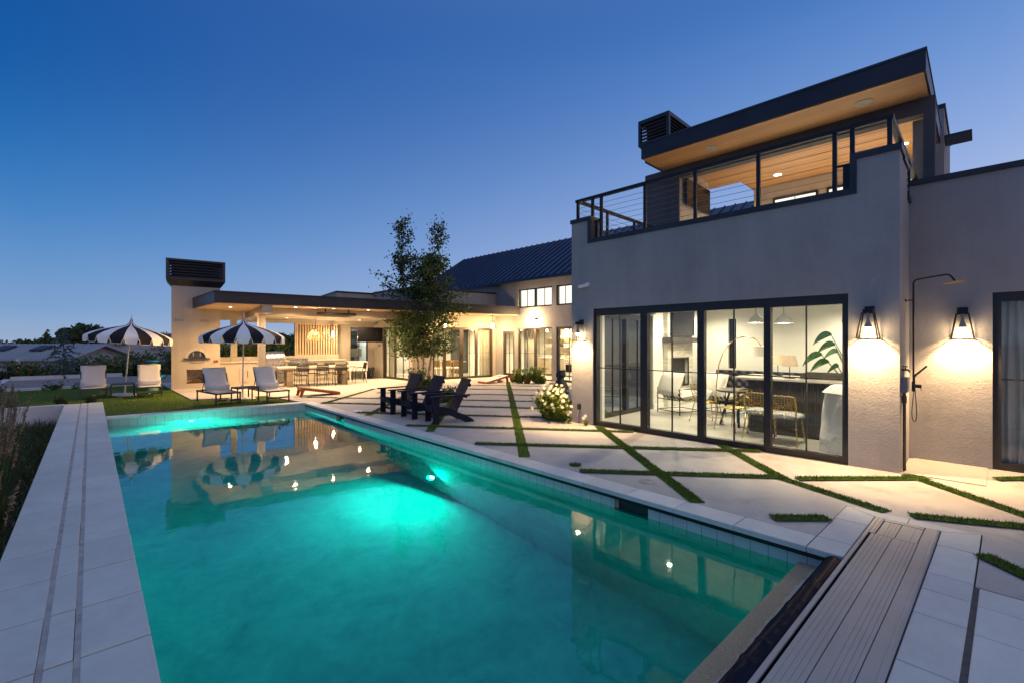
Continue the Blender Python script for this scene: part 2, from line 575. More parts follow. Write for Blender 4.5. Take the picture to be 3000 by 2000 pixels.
    g.done(g.bsdf(c, 0.9, 0, g.bump(v.outputs['Distance'], 0.9, 0.04), 0.1).outputs[0])
    g = NG('desert')
    m = g.math('ADD', g.math('MULTIPLY', g.noise(0.12, 5), 0.5), g.math('MULTIPLY', g.noise(0.9, 5, 0.7), 0.5))
    c = g.ramp(m, [(0.3, (0.22, 0.17, 0.145)), (0.55, (0.36, 0.29, 0.25)), (0.75, (0.44, 0.36, 0.31))])
    g.done(g.bsdf(c, 0.95, 0, None, 0.1).outputs[0])
    simple('curb_white', (0.60, 0.60, 0.59), 0.8, var=(2, 0.08))
    # foliage
    def leaf(name, a, b, trans=0.25, c3=None):
        g = NG(name)
        oi = g.n('ShaderNodeNewGeometry').outputs['Random Per Island']
        st = [(0.0, a), (0.75, b), (1.0, c3 or b)]
        c = g.ramp(oi, st)
        d = g.bsdf(c, 0.55, 0, None, 0.35)
        t = g.n('ShaderNodeBsdfTranslucent')
        g.link(c, t.inputs[0])
        mx = g.n('ShaderNodeMixShader')
        mx.inputs[0].default_value = trans
        g.link(d.outputs[0], mx.inputs[1])
        g.link(t.outputs[0], mx.inputs[2])
        g.done(mx.outputs[0])
    leaf('leaf_aspen', (0.030, 0.060, 0.018), (0.075, 0.125, 0.032), 0.3, (0.12, 0.14, 0.03))
    leaf('leaf_dark', (0.030, 0.052, 0.020), (0.07, 0.105, 0.036))
    leaf('leaf_mid', (0.05, 0.09, 0.025), (0.12, 0.175, 0.045))
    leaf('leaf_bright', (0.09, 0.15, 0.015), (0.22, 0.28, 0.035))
    leaf('leaf_sage', (0.17, 0.175, 0.14), (0.30, 0.29, 0.24))
    leaf('leaf_dry', (0.22, 0.18, 0.14), (0.36, 0.30, 0.23))
    leaf('leaf_blue', (0.05, 0.085, 0.085), (0.12, 0.165, 0.16))
    leaf('leaf_banana', (0.02, 0.075, 0.02), (0.045, 0.13, 0.03), 0.2)
    leaf('leaf_orange', (0.20, 0.12, 0.03), (0.34, 0.20, 0.05))
    leaf('petal_white', (0.72, 0.70, 0.66), (0.82, 0.80, 0.76), 0.2)
    leaf('petal_yellow', (0.55, 0.32, 0.03), (0.62, 0.38, 0.05), 0.1)
    leaf('petal_red', (0.40, 0.03, 0.02), (0.55, 0.06, 0.03), 0.2)
    leaf('reed_blade', (0.025, 0.045, 0.010), (0.085, 0.11, 0.022), 0.15, (0.16, 0.12, 0.04))
    leaf('reed_plume', (0.22, 0.125, 0.085), (0.36, 0.22, 0.155), 0.3)
    simple('bark_pale', (0.30, 0.28, 0.25), 0.85, var=(14, 0.3), bump=(40, 0.5, 0.01))
    simple('bark_dark', (0.09, 0.07, 0.055), 0.9, var=(10, 0.3), bump=(30, 0.6, 0.02))
    simple('flag_stone', (0.36, 0.30, 0.24), 0.85, var=(5, 0.2))
    # light givers
    emis('bulb_warm', (1.0, 0.82, 0.54), 30.0)
    emis('bulb_white', (1.0, 0.88, 0.66), 30.0)
    emis('downlight_lens', (1.0, 0.88, 0.66), 40.0)
    emis('pool_lens', (0.2, 1.0, 0.75), 40.0)
    emis('shade_glow', (1.0, 0.93, 0.80), 1.6)  # window blinds glow by themselves, standing in for room light behind
    emis('red_glow', (1.0, 0.04, 0.02), 2.0)
    emis('fire_glow', (1.0, 0.45, 0.14), 0.8)


make_materials()

# ------------------------------------------------------------------ mesh builder
class MB:
    def __init__(s, M=None):
        s.v = []
        s.f = []
        s.mi = []
        s.cur = 0
        s.M = M or Matrix.Identity(4)

    def add(s, verts, faces):
        o = len(s.v)
        M = s.M
        for p in verts:
            s.v.append(tuple(M @ Vector(p)))
        for f in faces:
            s.f.append(tuple(i + o for i in f))
            s.mi.append(s.cur)
        return s

    def box(s, x0, x1, y0, y1, z0, z1):
        v = [(x0, y0, z0), (x1, y0, z0), (x1, y1, z0), (x0, y1, z0), (x0, y0, z1), (x1, y0, z1), (x1, y1, z1), (x0, y1, z1)]
        return s.add(v, [(0, 3, 2, 1), (4, 5, 6, 7), (0, 1, 5, 4), (1, 2, 6, 5), (2, 3, 7, 6), (3, 0, 4, 7)])

    def cbox(s, c, size, rot=(0, 0, 0)):
        T = Matrix.Translation(c) @ Matrix.Rotation(rot[2], 4, 'Z') @ Matrix.Rotation(rot[1], 4, 'Y') @ Matrix.Rotation(rot[0], 4, 'X')
        old = s.M
        s.M = old @ T
        a, b, d = size[0] / 2, size[1] / 2, size[2] / 2
        s.box(-a, a, -b, b, -d, d)
        s.M = old
        return s

    def bar(s, p, q, w, h, up=(0, 0, 1)):
        p, q = Vector(p), Vector(q)
        d = (q - p).normalized()
        u = Vector(up)
        if abs(d.dot(u)) > 0.98:
            u = Vector((0, 1, 0))
        r = d.cross(u).normalized()
        u = r.cross(d).normalized()
        v = []
        for e in (p, q):
            for a, b in ((-1, -1), (1, -1), (1, 1), (-1, 1)):
                v.append(tuple(e + r * (a * w / 2) + u * (b * h / 2)))
        return s.add(v, [(0, 1, 2, 3), (7, 6, 5, 4), (0, 4, 5, 1), (1, 5, 6, 2), (2, 6, 7, 3), (3, 7, 4, 0)])

    def tube(s, pts, r, n=6, cap=True):
        pts = [Vector(p) for p in pts]
        if not isinstance(r, (list, tuple)):
            r = [r] * len(pts)
        rings = []
        prev = None
        for i, p in enumerate(pts):
            d = (pts[min(i + 1, len(pts) - 1)] - pts[max(i - 1, 0)])
            if d.length < 1e-9:
                d = Vector((0, 0, 1))
            d.normalize()
            if prev is None:
                a = Vector((1, 0, 0)) if abs(d.x) < 0.9 else Vector((0, 1, 0))
                prev = (a - d * a.dot(d)).normalized()
            else:
                prev = (prev - d * prev.dot(d))
                if prev.length < 1e-6:
                    prev = d.orthogonal()
                prev.normalize()
            b = d.cross(prev)
            rings.append([tuple(p + prev * (r[i] * math.cos(2 * math.pi * k / n)) + b * (r[i] * math.sin(2 * math.pi * k / n))) for k in range(n)])
        v = [x for g in rings for x in g]
        f = []
        for i in range(len(pts) - 1):
            for k in range(n):
                k2 = (k + 1) % n
                f.append((i * n + k, i * n + k2, (i + 1) * n + k2, (i + 1) * n + k))
        if cap:
            f.append(tuple(range(n - 1, -1, -1)))
            f.append(tuple((len(pts) - 1) * n + k for k in range(n)))
        return s.add(v, f)

    def cyl(s, c, r, z0, z1, n=16, r2=None):
        return s.tube([(c[0], c[1], z0), (c[0], c[1], z1)], [r, r if r2 is None else r2], n)

    def lathe(s, prof, c=(0, 0, 0), n=20, cap=True):
        v = []
        for r, z in prof:
            for k in range(n):
                a = 2 * math.pi * k / n
                v.append((c[0] + r * math.cos(a), c[1] + r * math.sin(a), c[2] + z))
        f = []
        for i in range(len(prof) - 1):
            for k in range(n):
                k2 = (k + 1) % n
                f.append((i * n + k, i * n + k2, (i + 1) * n + k2, (i + 1) * n + k))
        if cap:
            if prof[0][0] > 1e-4:
                f.append(tuple(range(n - 1, -1, -1)))
            if prof[-1][0] > 1e-4:
                f.append(tuple((len(prof) - 1) * n + k for k in range(n)))
        return s.add(v, f)

    def prism(s, poly, z0, z1):
        a = sum(poly[i][0] * poly[(i + 1) % len(poly)][1] - poly[(i + 1) % len(poly)][0] * poly[i][1] for i in range(len(poly)))
        if a < 0:
            poly = poly[::-1]
        n = len(poly)
        v = [(x, y, z0) for x, y in poly] + [(x, y, z1) for x, y in poly]
        f = [tuple(range(n - 1, -1, -1)), tuple(range(n, 2 * n))]
        for i in range(n):
            j = (i + 1) % n
            f.append((i, j, n + j, n + i))
        return s.add(v, f)

    def quad(s, *p):
        return s.add(list(p), [tuple(range(len(p)))])

    def ball(s, c, r, nu=12, nv=8, sc=(1, 1, 1), jit=0.0, seed=0):
        v = []
        for j in range(nv + 1):
            t = math.pi * j / nv
            for i in range(nu):
                a = 2 * math.pi * i / nu
                d = Vector((math.sin(t) * math.cos(a), math.sin(t) * math.sin(a), math.cos(t)))
                k = 1.0
                if jit:
                    k += jit * mnoise.noise(d * 1.7 + Vector((seed, seed * 2, 0)))
                v.append((c[0] + d.x * r * sc[0] * k, c[1] + d.y * r * sc[1] * k, c[2] + d.z * r * sc[2] * k))
        f = []
        for j in range(nv):
            for i in range(nu):
                i2 = (i + 1) % nu
                f.append((j * nu + i, (j + 1) * nu + i, (j + 1) * nu + i2, j * nu + i2))
        return s.add(v, f)

    def pillow(s, c, size, rot=(0, 0, 0), n=10, p=2.6):
        """rounded cushion"""
        T = Matrix.Translation(c) @ Matrix.Rotation(rot[2], 4, 'Z') @ Matrix.Rotation(rot[1], 4, 'Y') @ Matrix.Rotation(rot[0], 4, 'X')
        old = s.M
        s.M = old @ T
        v = []
        f = []
        for sd in (1, -1):
            o = len(v)
            for j in range(n + 1):
                for i in range(n + 1):
                    x, y = -1 + 2 * i / n, -1 + 2 * j / n
                    e = max(0.0, (1 - abs(x) ** p) * (1 - abs(y) ** p)) ** 0.45
                    v.append((x * size[0] / 2, y * size[1] / 2, sd * e * size[2] / 2))
            for j in range(n):
                for i in range(n):
                    q = (o + j * (n + 1) + i, o + j * (n + 1) + i + 1, o + (j + 1) * (n + 1) + i + 1, o + (j + 1) * (n + 1) + i)
                    f.append(q if sd > 0 else q[::-1])
        s.add(v, f)
        s.M = old
        return s

    def build(s, name, mat, parent=None, smooth=False, bevel=0.0, mats=None):
        me = bpy.data.meshes.new(name)
        me.from_pydata(s.v, [], s.f)
        for m in (mats or [mat]):
            me.materials.append(MATS[m])
        if mats:
            me.polygons.foreach_set('material_index', s.mi)
        if smooth:
            me.polygons.foreach_set('use_smooth', [True] * len(me.polygons))
        me.update()
        o = bpy.data.objects.new(name, me)
        COL.objects.link(o)
        if parent is not None:
            o.parent = parent
        if bevel:
            b = o.modifiers.new('bevel', 'BEVEL')
            b.width = bevel
            b.segments = 2
            b.limit_method = 'ANGLE'
            b.angle_limit = RAD(40)
            b.harden_normals = False
        return o


def wallgrid(mb, P, a0, a1, t0, t1, z0, z1, openings):
    """solid wall of thickness t0..t1 between a0..a1, z0..z1 with openings (a,b,za,zb); P(a,t,z) -> local point"""
    As = sorted({a0, a1} | {v for o in openings for v in o[:2] if a0 < v < a1})
    Zs = sorted({z0, z1} | {v for o in openings for v in o[2:] if z0 < v < z1})

    def solid(i, j):
        if i < 0 or j < 0 or i >= len(As) - 1 or j >= len(Zs) - 1:
            return False
        ca, cz = (As[i] + As[i + 1]) / 2, (Zs[j] + Zs[j + 1]) / 2
        return not any(o[0] < ca < o[1] and o[2] < cz < o[3] for o in openings)
    for i in range(len(As) - 1):
        for j in range(len(Zs) - 1):
            if not solid(i, j):
                continue
            a, b, c, d = As[i], As[i + 1], Zs[j], Zs[j + 1]
            mb.quad(P(a, t0, c), P(b, t0, c), P(b, t0, d), P(a, t0, d))
            mb.quad(P(a, t1, c), P(a, t1, d), P(b, t1, d), P(b, t1, c))
            if not solid(i - 1, j):
                mb.quad(P(a, t0, c), P(a, t0, d), P(a, t1, d), P(a, t1, c))
            if not solid(i + 1, j):
                mb.quad(P(b, t0, c), P(b, t1, c), P(b, t1, d), P(b, t0, d))
            if not solid(i, j - 1):
                mb.quad(P(a, t0, c), P(a, t1, c), P(b, t1, c), P(b, t0, c))
            if not solid(i, j + 1):
                mb.quad(P(a, t0, d), P(b, t0, d), P(b, t1, d), P(a, t1, d))
    return mb


def pbox(mb, P, a0, a1, t0, t1, z0, z1):
    v = [P(a, t, z) for z in (z0, z1) for a, t in ((a0, t0), (a1, t0), (a1, t1), (a0, t1))]
    return mb.add(v, [(0, 3, 2, 1), (4, 5, 6, 7), (0, 1, 5, 4), (1, 2, 6, 5), (2, 3, 7, 6), (3, 0, 4, 7)])


# ------------------------------------------------------------------ object helpers
def tag(o, label=None, cat=None, group=None, kind=None):
    if label:
        o['label'] = label
    if cat:
        o['category'] = cat
    if group:
        o['group'] = group
    if kind:
        o['kind'] = kind
    return o


LK = 6.0          # overall output of the lamps against the sky
FRAMES = {'house': (7.92, 1.0, 1.8), 'wing': (2.91, 17.15, -7.0)}


def fpoint(frame, x, y):
    ox, oy, a = FRAMES[frame]
    c, s = math.cos(RAD(a)), math.sin(RAD(a))
    return (ox + x * c - y * s, oy + x * s + y * c)


class Thing:
    """an Empty at the thing's base that parents its parts; 'frame' = the building grid the parts are measured in"""
    def __init__(s, name, label, cat, loc=(0, 0, 0), rz=0.0, group=None, frame=None, rot=None):
        o = bpy.data.objects.new(name, None)
        o.empty_display_size = 0.2
        COL.objects.link(o)
        s.M = Matrix.Identity(4)
        if frame:
            x, y = fpoint(frame, loc[0], loc[1])
            o.location = (x, y, loc[2])
            o.rotation_euler = (0, 0, RAD(FRAMES[frame][2]) + rz)
            s.M = Matrix.Rotation(-rz, 4, 'Z') @ Matrix.Translation((-loc[0], -loc[1], -loc[2]))
        else:
            o.location = loc
            o.rotation_euler = rot or (0, 0, rz)
        tag(o, label, cat, group)
        s.o = o

    def mb(s):
        return MB(s.M.copy())

    def light(s, kind, pos, power, color=(1, 0.8, 0.55), size=0.05, direction=None, cone=None, blend=0.6, name='lamp_light', parent=None):
        d = bpy.data.lights.new(name, kind)
        d.energy = power * LK
        d.color = color
        if kind in ('POINT', 'SPOT'):
            d.shadow_soft_size = size
        if kind == 'SPOT':
            d.spot_size = RAD(cone or 120)
            d.spot_blend = blend
        if kind == 'AREA':
            d.shape = 'DISK'
            d.size = size
        l = bpy.data.objects.new(name, d)
        COL.objects.link(l)
        l.parent = parent or s.o
        l.location = s.M @ Vector(pos)
        if direction is not None:
            dv = (s.M.to_3x3() @ Vector(direction)).normalized()
            l.rotation_euler = dv.to_track_quat('-Z', 'Y').to_euler()
        return l


def kids(o):
    return [c for c in bpy.data.objects if c.parent is o]


def copy_tree(o, parent=None):
    c = o.copy()
    COL.objects.link(c)
    if parent is not None:
        c.parent = parent
    for ch in list(o.children):
        copy_tree(ch, c)
    return c


def clone(t, loc, rz, label):
    c = copy_tree(t.o if isinstance(t, Thing) else t)
    c.location = loc
    c.rotation_euler = (0, 0, rz)
    c['label'] = label
    return c


def struct(name, mb, mat, smooth=False, bevel=0.0, kind='structure', mats=None):
    o = mb.build(name, mat, None, smooth, bevel, mats)
    o['kind'] = kind
    return o


def leafcloud(mb, blobs, n, size, stretch=1.7, rnd=random, hollow=0.25, droop=0.0):
    """many small leaf faces spread through ellipsoid blobs (x,y,z,rx,ry,rz)"""
    vol = [b[3] * b[4] * b[5] for b in blobs]
    tot = sum(vol)
    for b, w in zip(blobs, vol):
        for _ in range(max(1, int(n * w / tot))):
            while True:
                p = Vector((rnd.uniform(-1, 1), rnd.uniform(-1, 1), rnd.uniform(-1, 1)))
                if hollow * hollow < p.length_squared < 1:
                    break
            c = Vector((b[0] + p.x * b[3], b[1] + p.y * b[4], b[2] + p.z * b[5]))
            a = Vector((rnd.gauss(0, 1), rnd.gauss(0, 1), rnd.gauss(0, 1) - droop)).normalized()
            q = a.orthogonal().normalized()
            q.rotate(Matrix.Rotation(rnd.uniform(0, 6.28), 3, a))
            r = a.cross(q)
            s_ = size * rnd.uniform(0.6, 1.3)
            l, w2 = s_ * stretch / 2, s_ / 2
            mb.add([tuple(c - a * l), tuple(c + r * w2 + q * w2 * 0.2), tuple(c + a * l), tuple(c - r * w2 + q * w2 * 0.2)], [(0, 1, 2, 3)])
    return mb

# ================================================================== SETTING: ground, pool, paving
def sstep(a, b, x):
    t = max(0.0, min(1.0, (x - a) / (b - a)))
    return t * t * (3 - 2 * t)


def ground_z(x, y):
    if -9 < x <= -0.5 and -6 <= y <= 17.9:
        return -0.55 - 0.9 * sstep(-1.5, -6, x)
    if -0.5 < x < 4.78 and 0.6 < y < 14.2:
        return -3.0
    z = -0.13
    z -= 2.6 * sstep(-3.5, -14, x) * sstep(40, 20, y)
    if y > 30.5:
        z -= 2.6 * sstep(30.8, 42, y)
        z += 5.3 * sstep(56, 92, y - 0.12 * x) * sstep(-16, 4, x) * (1 - 0.35 * sstep(25, 60, x))
        z += 0.25 * mnoise.noise(Vector((x * 0.09, y * 0.09, 0))) * sstep(40, 60, y)
    return z


def build_terrain():
    xs = [-900, -400, -200, -120, -80] + list(range(-60, -8, 4)) + [-8.99, -8, -7, -6, -5, -4, -3, -2, -1, -0.505, -0.495, 1, 3, 4.779, 4.781] + list(range(6, 60, 4)) + [80, 120, 200, 400, 900]
    ys = [-900, -400, -150, -60, -30, -12, -6.01, -6, -3, 0, 0.599, 0.601, 4, 8, 12, 14.199, 14.201, 16, 17.899, 17.901, 20, 23, 26, 29, 30.5] + list(range(32, 112, 3)) + [120, 140, 180, 260, 400, 900]
    mb = MB()
    nx = len(xs)
    v = [(x, y, ground_z(x, y)) for y in ys for x in xs]
    f = [(j * nx + i, j * nx + i + 1, (j + 1) * nx + i + 1, (j + 1) * nx + i) for j in range(len(ys) - 1) for i in range(nx - 1)]
    mb.add(v, f)
    struct('ground', mb, 'desert', smooth=False)


build_terrain()

# lawn of artificial turf between the pool end and the planting
LAWN = [(-9.0, 18.05), (0.27, 18.05), (0.27, 14.46), (4.60, 14.10), (4.60, 16.60), (2.30, 17.0), (2.30, 24.3), (-9.0, 24.3)]
struct('lawn', MB().prism(LAWN, -0.2, -0.035), 'turf')
PATIO = [(4.832, 14.02), (4.832, 1.19), (5.955, 1.19), (5.955, 0.172), (4.66, 0.172), (4.66, -6), (24, -6), (24, 24.5), (2.2, 24.5), (2.2, 20.9), (2.26, 16.83), (4.2, 16.36), (4.52, 14.1)]
struct('patio', MB().prism(PATIO, -0.2, 0.0), 'concrete')

STRIPS = [((13.45, 14.9), (4.85, 4.99), .17), ((7.70, 5.74), (4.86, 2.30), .16), ((7.84, 3.3), (6.48, 1.94), .16), ((6.52, 2.0), (6.02, .86), .16), ((7.9, .93), (5.3, -1.8), .16),
          ((7.77, 16.0), (4.85, 13.16), .15), ((11.7, 15.6), (4.86, 7.66), .17), ((8.9, 14.8), (4.86, 10.35), .16), ((15.2, 12.5), (9.3, 6.75), .17),
          ((10.95, 15.2), (14.7, 10.3), .12), ((9.6, 14.4), (13.7, 9.5), .12), ((7.23, 14.7), (12.4, 8.4), .13), ((5.04, 15.0), (11.0, 7.7), .13),
          ((4.86, 13.36), (9.7, 7.0), .13), ((4.86, 10.94), (8.3, 6.55), .14), ((4.86, 8.55), (7.74, 4.95), .15), ((4.86, 6.22), (7.86, 2.70), .15),
          ((4.86, 3.94), (6.56, 1.98), .15), ((6.62, 1.84), (7.86, .72), .15), ((4.96, 1.60), (5.36, 1.22), .15), ((6.05, .68), (6.95, -.98), .15),
          ((5.36, .16), (4.7, -.52), .15), ((8.44, .13), (9.0, -.32), .12)]


def strip_poly(p, q, w):
    d = Vector((q[0] - p[0], q[1] - p[1])).normalized()
    n = Vector((-d.y, d.x)) * (w / 2)
    return [(p[0] + n.x, p[1] + n.y), (q[0] + n.x, q[1] + n.y), (q[0] - n.x, q[1] - n.y), (p[0] - n.x, p[1] - n.y)]


def blade(mb, x, y, z, h, rnd):
    a = rnd.uniform(0, 6.28)
    w = 0.0035 + h * 0.03
    lx, ly = rnd.gauss(0, h * 0.45), rnd.gauss(0, h * 0.45)
    c, s = math.cos(a) * w, math.sin(a) * w
    mb.add([(x - c, y - s, z), (x + c, y + s, z), (x + lx, y + ly, z + h)], [(0, 1, 2)])


def build_turf_strips():
    rnd = random.Random(3)
    base = MB()
    gr = MB()
    for i, (p, q, w) in enumerate(STRIPS):
        poly = strip_poly(p, q, w)
        # ragged edges
        L = math.hypot(q[0] - p[0], q[1] - p[1])
        d = Vector((q[0] - p[0], q[1] - p[1])) / L
        n = Vector((-d.y, d.x))
        k = max(2, int(L / 0.12))
        top = []
        bot = []
        for j in range(k + 1):
            t = L * j / k
            top.append((p[0] + d.x * t + n.x * (w / 2 + rnd.gauss(0, .004)), p[1] + d.y * t + n.y * (w / 2 + rnd.gauss(0, .004))))
            bot.append((p[0] + d.x * t - n.x * (w / 2 + rnd.gauss(0, .004)), p[1] + d.y * t - n.y * (w / 2 + rnd.gauss(0, .004))))
        z = 0.004 + 0.0006 * i
        for j in range(k):
            base.quad((*bot[j], z), (*bot[j + 1], z), (*top[j + 1], z), (*top[j], z))
        near = math.hypot((p[0] + q[0]) / 2, (p[1] + q[1]) / 2)
        dens = 8500 if near < 9 else 3600 if near < 13 else 1300
        for _ in range(int(L * w * dens)):
            t = rnd.uniform(0, L)
            o = rnd.uniform(-.53, .53) * w
            blade(gr, p[0] + d.x * t + n.x * o, p[1] + d.y * t + n.y * o, z, rnd.uniform(.010, .028) * (1 if near < 9 else 1.2), rnd)
    struct('turf_strips', base, 'turf')
    struct('turf_grass', gr, 'grass_blade', kind='stuff')


build_turf_strips()


def build_lawn_grass():
    rnd = random.Random(5)
    g = MB()
    for _ in range(26000):
        x, y = rnd.uniform(-5.0, 4.55), rnd.uniform(14.15, 24.0)
        if y < 18.1 and x < 0.3:
            continue
        if y < 14.5 - 0.08 * x or (x > 2.2 and y > 16.9 - 0.24 * (x - 2.2)) or x > 4.5:
            continue
        blade(g, x, y, -0.036, rnd.uniform(.02, .045), rnd)
    struct('lawn_grass', g, 'grass_blade', kind='stuff')


build_lawn_grass()

# ---- pool basin
PX0, PX1, PY0 = 0.27, 4.53, 1.25
FARL, FARR = (PX0, 14.10), (PX1, 13.70)
WATER_Z = -0.20
FLOOR_Z = -2.30


def build_pool():
    fl = MB()
    poly = [(PX0 - .02, PY0 - .3), (PX1 + .05, PY0 - .3), (PX1 + .05, 13.75), (PX0 - .02, 14.15)]
    fl.prism(poly, FLOOR_Z - .1, FLOOR_Z)
    # left wall under the paver walk, end walls
    fl.box(PX0 - .22, PX0 - .012, .95, 14.4, FLOOR_Z, -0.052)
    fl.box(PX0 - .012, PX1, 1.05, PY0 - .012, FLOOR_Z, -0.23)
    # shallow shelf along the far end
    fl.prism([(PX0, 12.75), (PX1, 12.35), (PX1, 13.9), (PX0, 14.3)], FLOOR_Z, -0.50)
    struct('pool_basin', fl, 'plaster')
    rw = MB()
    P = lambda a, t, z: (PX1 + .02 + t, a, z)
    gaps = [(2.72, 3.17, -.27, -.09), (11.0, 11.5, -.27, -.09)]
    wallgrid(rw, P, .93, 13.9, 0, .16, -0.36, -0.055, gaps)
    rw.prism([(PX0 - .1, 14.115), (PX1 + .1, 13.715), (PX1 + .1, 13.9), (PX0 - .1, 14.3)], -0.36, -0.055)
    struct('pool_tile', rw, 'tile')
    lw = MB()
    wallgrid(lw, P, .93, 13.9, 0, .16, FLOOR_Z, -0.36, [])
    lw.prism([(PX0 - .1, 14.115), (PX1 + .1, 13.715), (PX1 + .1, 13.9), (PX0 - .1, 14.3)], FLOOR_Z, -0.36)
    struct('pool_wall', lw, 'plaster')
    nk = MB()
    for a, b, c, d in gaps:
        nk.box(PX1 + .12, PX1 + .30, a - .01, b + .01, c - .01, d + .01)
    struct('skimmer_throat', nk, 'plastic_dark')
    # cover track under the coping lip
    tr = MB()
    tr.box(PX1 - .012, PX1 + .02, .96, 13.66, -.088, -.052)
    struct('cover_track', tr, 'black_metal')
    w = MB()
    # gently subdivided so the sheet is a real surface
    n = 14
    ring = []
    for j in range(n + 1):
        t = j / n
        ring.append(((PX0 - .01, PY0 + (14.12 - PY0) * t, WATER_Z), (PX1 + .03, PY0 + (13.74 - PY0) * t, WATER_Z)))
    for j in range(n):
        w.quad(ring[j][0], ring[j][1], ring[j + 1][1], ring[j + 1][0])
    struct('water', w, 'pool_water')


build_pool()


def slab(mb, x0, x1, y0, y1, z0=-.05, z1=0.0, e=.004):
    """one paver with an eased arris"""
    v = [(x0, y0, z0), (x1, y0, z0), (x1, y1, z0), (x0, y1, z0), (x0, y0, z1 - e), (x1, y0, z1 - e), (x1, y1, z1 - e), (x0, y1, z1 - e),
         (x0 + e, y0 + e, z1), (x1 - e, y0 + e, z1), (x1 - e, y1 - e, z1), (x0 + e, y1 - e, z1)]
    mb.add(v, [(0, 3, 2, 1), (0, 1, 5, 4), (1, 2, 6, 5), (2, 3, 7, 6), (3, 0, 4, 7), (4, 5, 9, 8), (5, 6, 10, 9), (6, 7, 11, 10), (7, 4, 8, 11), (8, 9, 10, 11)])


def build_paver_walk():
    rnd = random.Random(11)
    pv = MB()
    cols = [(-.53, -.214, .0), (-.186, -.068, .33), (-.040, PX0, .02)]
    for ci, (x0, x1, ph) in enumerate(cols):
        y = -2.4
        off = (0.0, 0.0, 0.0)[ci]
        k = 0
        while y < 17.85:
            y1 = min(y + .655, 17.88)
            slab(pv, x0, x1 - rnd.uniform(0, .003), y + .009 + off, y1 - .009 + off, z1=rnd.uniform(-.0012, .0012))
            y += .655
            k += 1
    struct('paver_walk', pv, 'paver')
    g = MB()
    g.box(-.526, PX0 - .004, -2.4, 17.87, -1.2, -.030)
    struct('walk_wall', g, 'grout')
    g = MB()
    g.box(-.2135, -.1865, -2.4, 17.86, -.02, -.005)
    g.box(-.0675, -.0405, -2.4, 17.86, -.02, -.005)
    struct('walk_groove', g, 'groove')
    # retaining wall at the end of the sunken planter
    c = MB()
    c.box(-7.5, -.535, 17.86, 18.04, -1.6, -.004)
    o = struct('planter_wall', c, 'curb_white')
    # white curb and gravel bed beyond the lawn
    cb = MB()
    cb.box(-2.65, 2.2, 24.31, 24.55, -.4, .05)
    cb.box(-2.9, -2.65, 24.31, 31.0, -.4, .05)
    cb.box(-2.65, 1.2, 30.5, 30.75, -.6, .16)
    struct('gravel_curb', cb, 'curb_white')
    struct('gravel', MB().box(-2.65, 6.5, 24.55, 30.5, -.4, -.01), 'gravel')


build_paver_walk()


def build_coping():
    rnd = random.Random(4)
    cp = MB()
    y = 1.19
    while y < 13.95:
        y1 = y + .605
        if y1 > 13.3:
            cp.prism([(PX1 - .015, y + .003), (4.828, y + .003), (4.828, 14.02), (PX1 - .015, 13.685)], -.05, 0.0)
            break
        slab(cp, PX1 - .015, 4.828, y + .003, y1 - .003)
        y = y1
    # far end
    n = 7
    for i in range(n):
        a, b = i / n + .001, (i + 1) / n - .001
        f = lambda t: ((FARL[0] + (PX1 - .02 - FARL[0]) * t), (14.085 + (13.70 - 14.085) * t))
        g = lambda t: ((FARL[0] + (4.822 - FARL[0]) * t), (14.43 + (14.035 - 14.43) * t))
        cp.prism([f(a), f(b), g(b), g(a)], -.05, 0.0)
    # border round the cover housing
    slab(cp, PX1 - .015, 4.828, .925, 1.184)
    slab(cp, 4.836, 5.46, .925, 1.184)
    cp.prism([(5.466, .925), (5.782, .925), (5.95, 1.184), (5.466, 1.184)], -.05, 0)
    cp.prism([(5.788, .92), (5.955, 1.18), (5.955, .68), (5.788, .68)], -.05, 0)
    cp.prism([(5.788, .674), (5.955, .674), (5.955, .18), (5.788, .436)], -.05, 0)
    # pavers beside the cover
    xs = [5.78, 5.38, 4.69, 4.36, 3.94, 3.28, 2.62, 2.29, 1.63, .98, .32]
    for a, b in zip(xs[1:], xs[:-1]):
        if b == 5.78:
            cp.prism([(a + .004, .432), (5.782, .432), (5.948, .182), (a + .004, .182)], -.05, 0)
        else:
            slab(cp, a + .004, b - .004, .182, .432)
    struct('coping', cp, 'coping')
    fp = MB()
    xs2 = [4.65, 4.33, 3.9, 3.26, 2.6, 1.95, 1.3, .65, .0]
    rows = [.155, -.42, -1.0, -1.6, -2.2, -2.8]
    for r0, r1 in zip(rows[1:], rows[:-1]):
        for a, b in zip(xs2[1:], xs2[:-1]):
            slab(fp, a + .004, b - .004, r0 + .005, r1 - .005)
    struct('paver_field', fp, 'coping')
    gb = MB()
    gb.box(0.0, 4.655, -2.8, .178, -.2, -.007)
    gb.box(.3, 5.95, .178, .436, -.2, -.0075)
    gb.prism([(4.52, .922), (5.95, .922), (5.95, 1.188), (4.831, 1.188), (4.831, 14.03), (4.57, 13.72), (4.57, .95)], -.05, -.006)
    gb.prism([(PX0, 14.1), (4.5, 13.72), (4.8, 14.03), (PX0, 14.42)], -.05, -.006)
    struct('paving_bed', gb, 'grout')
    struct('pool_ledge', MB().box(PX0, PX1 + .018, .80, PY0, -.9, -.165), 'aggregate')


build_coping()
struct('shower_pad', MB().prism([fpoint('house', w, u) for w, u in ((.03, -.035), (1.165, -.05), (1.165, -.82), (.03, -.80))], .001, .012), 'concrete')


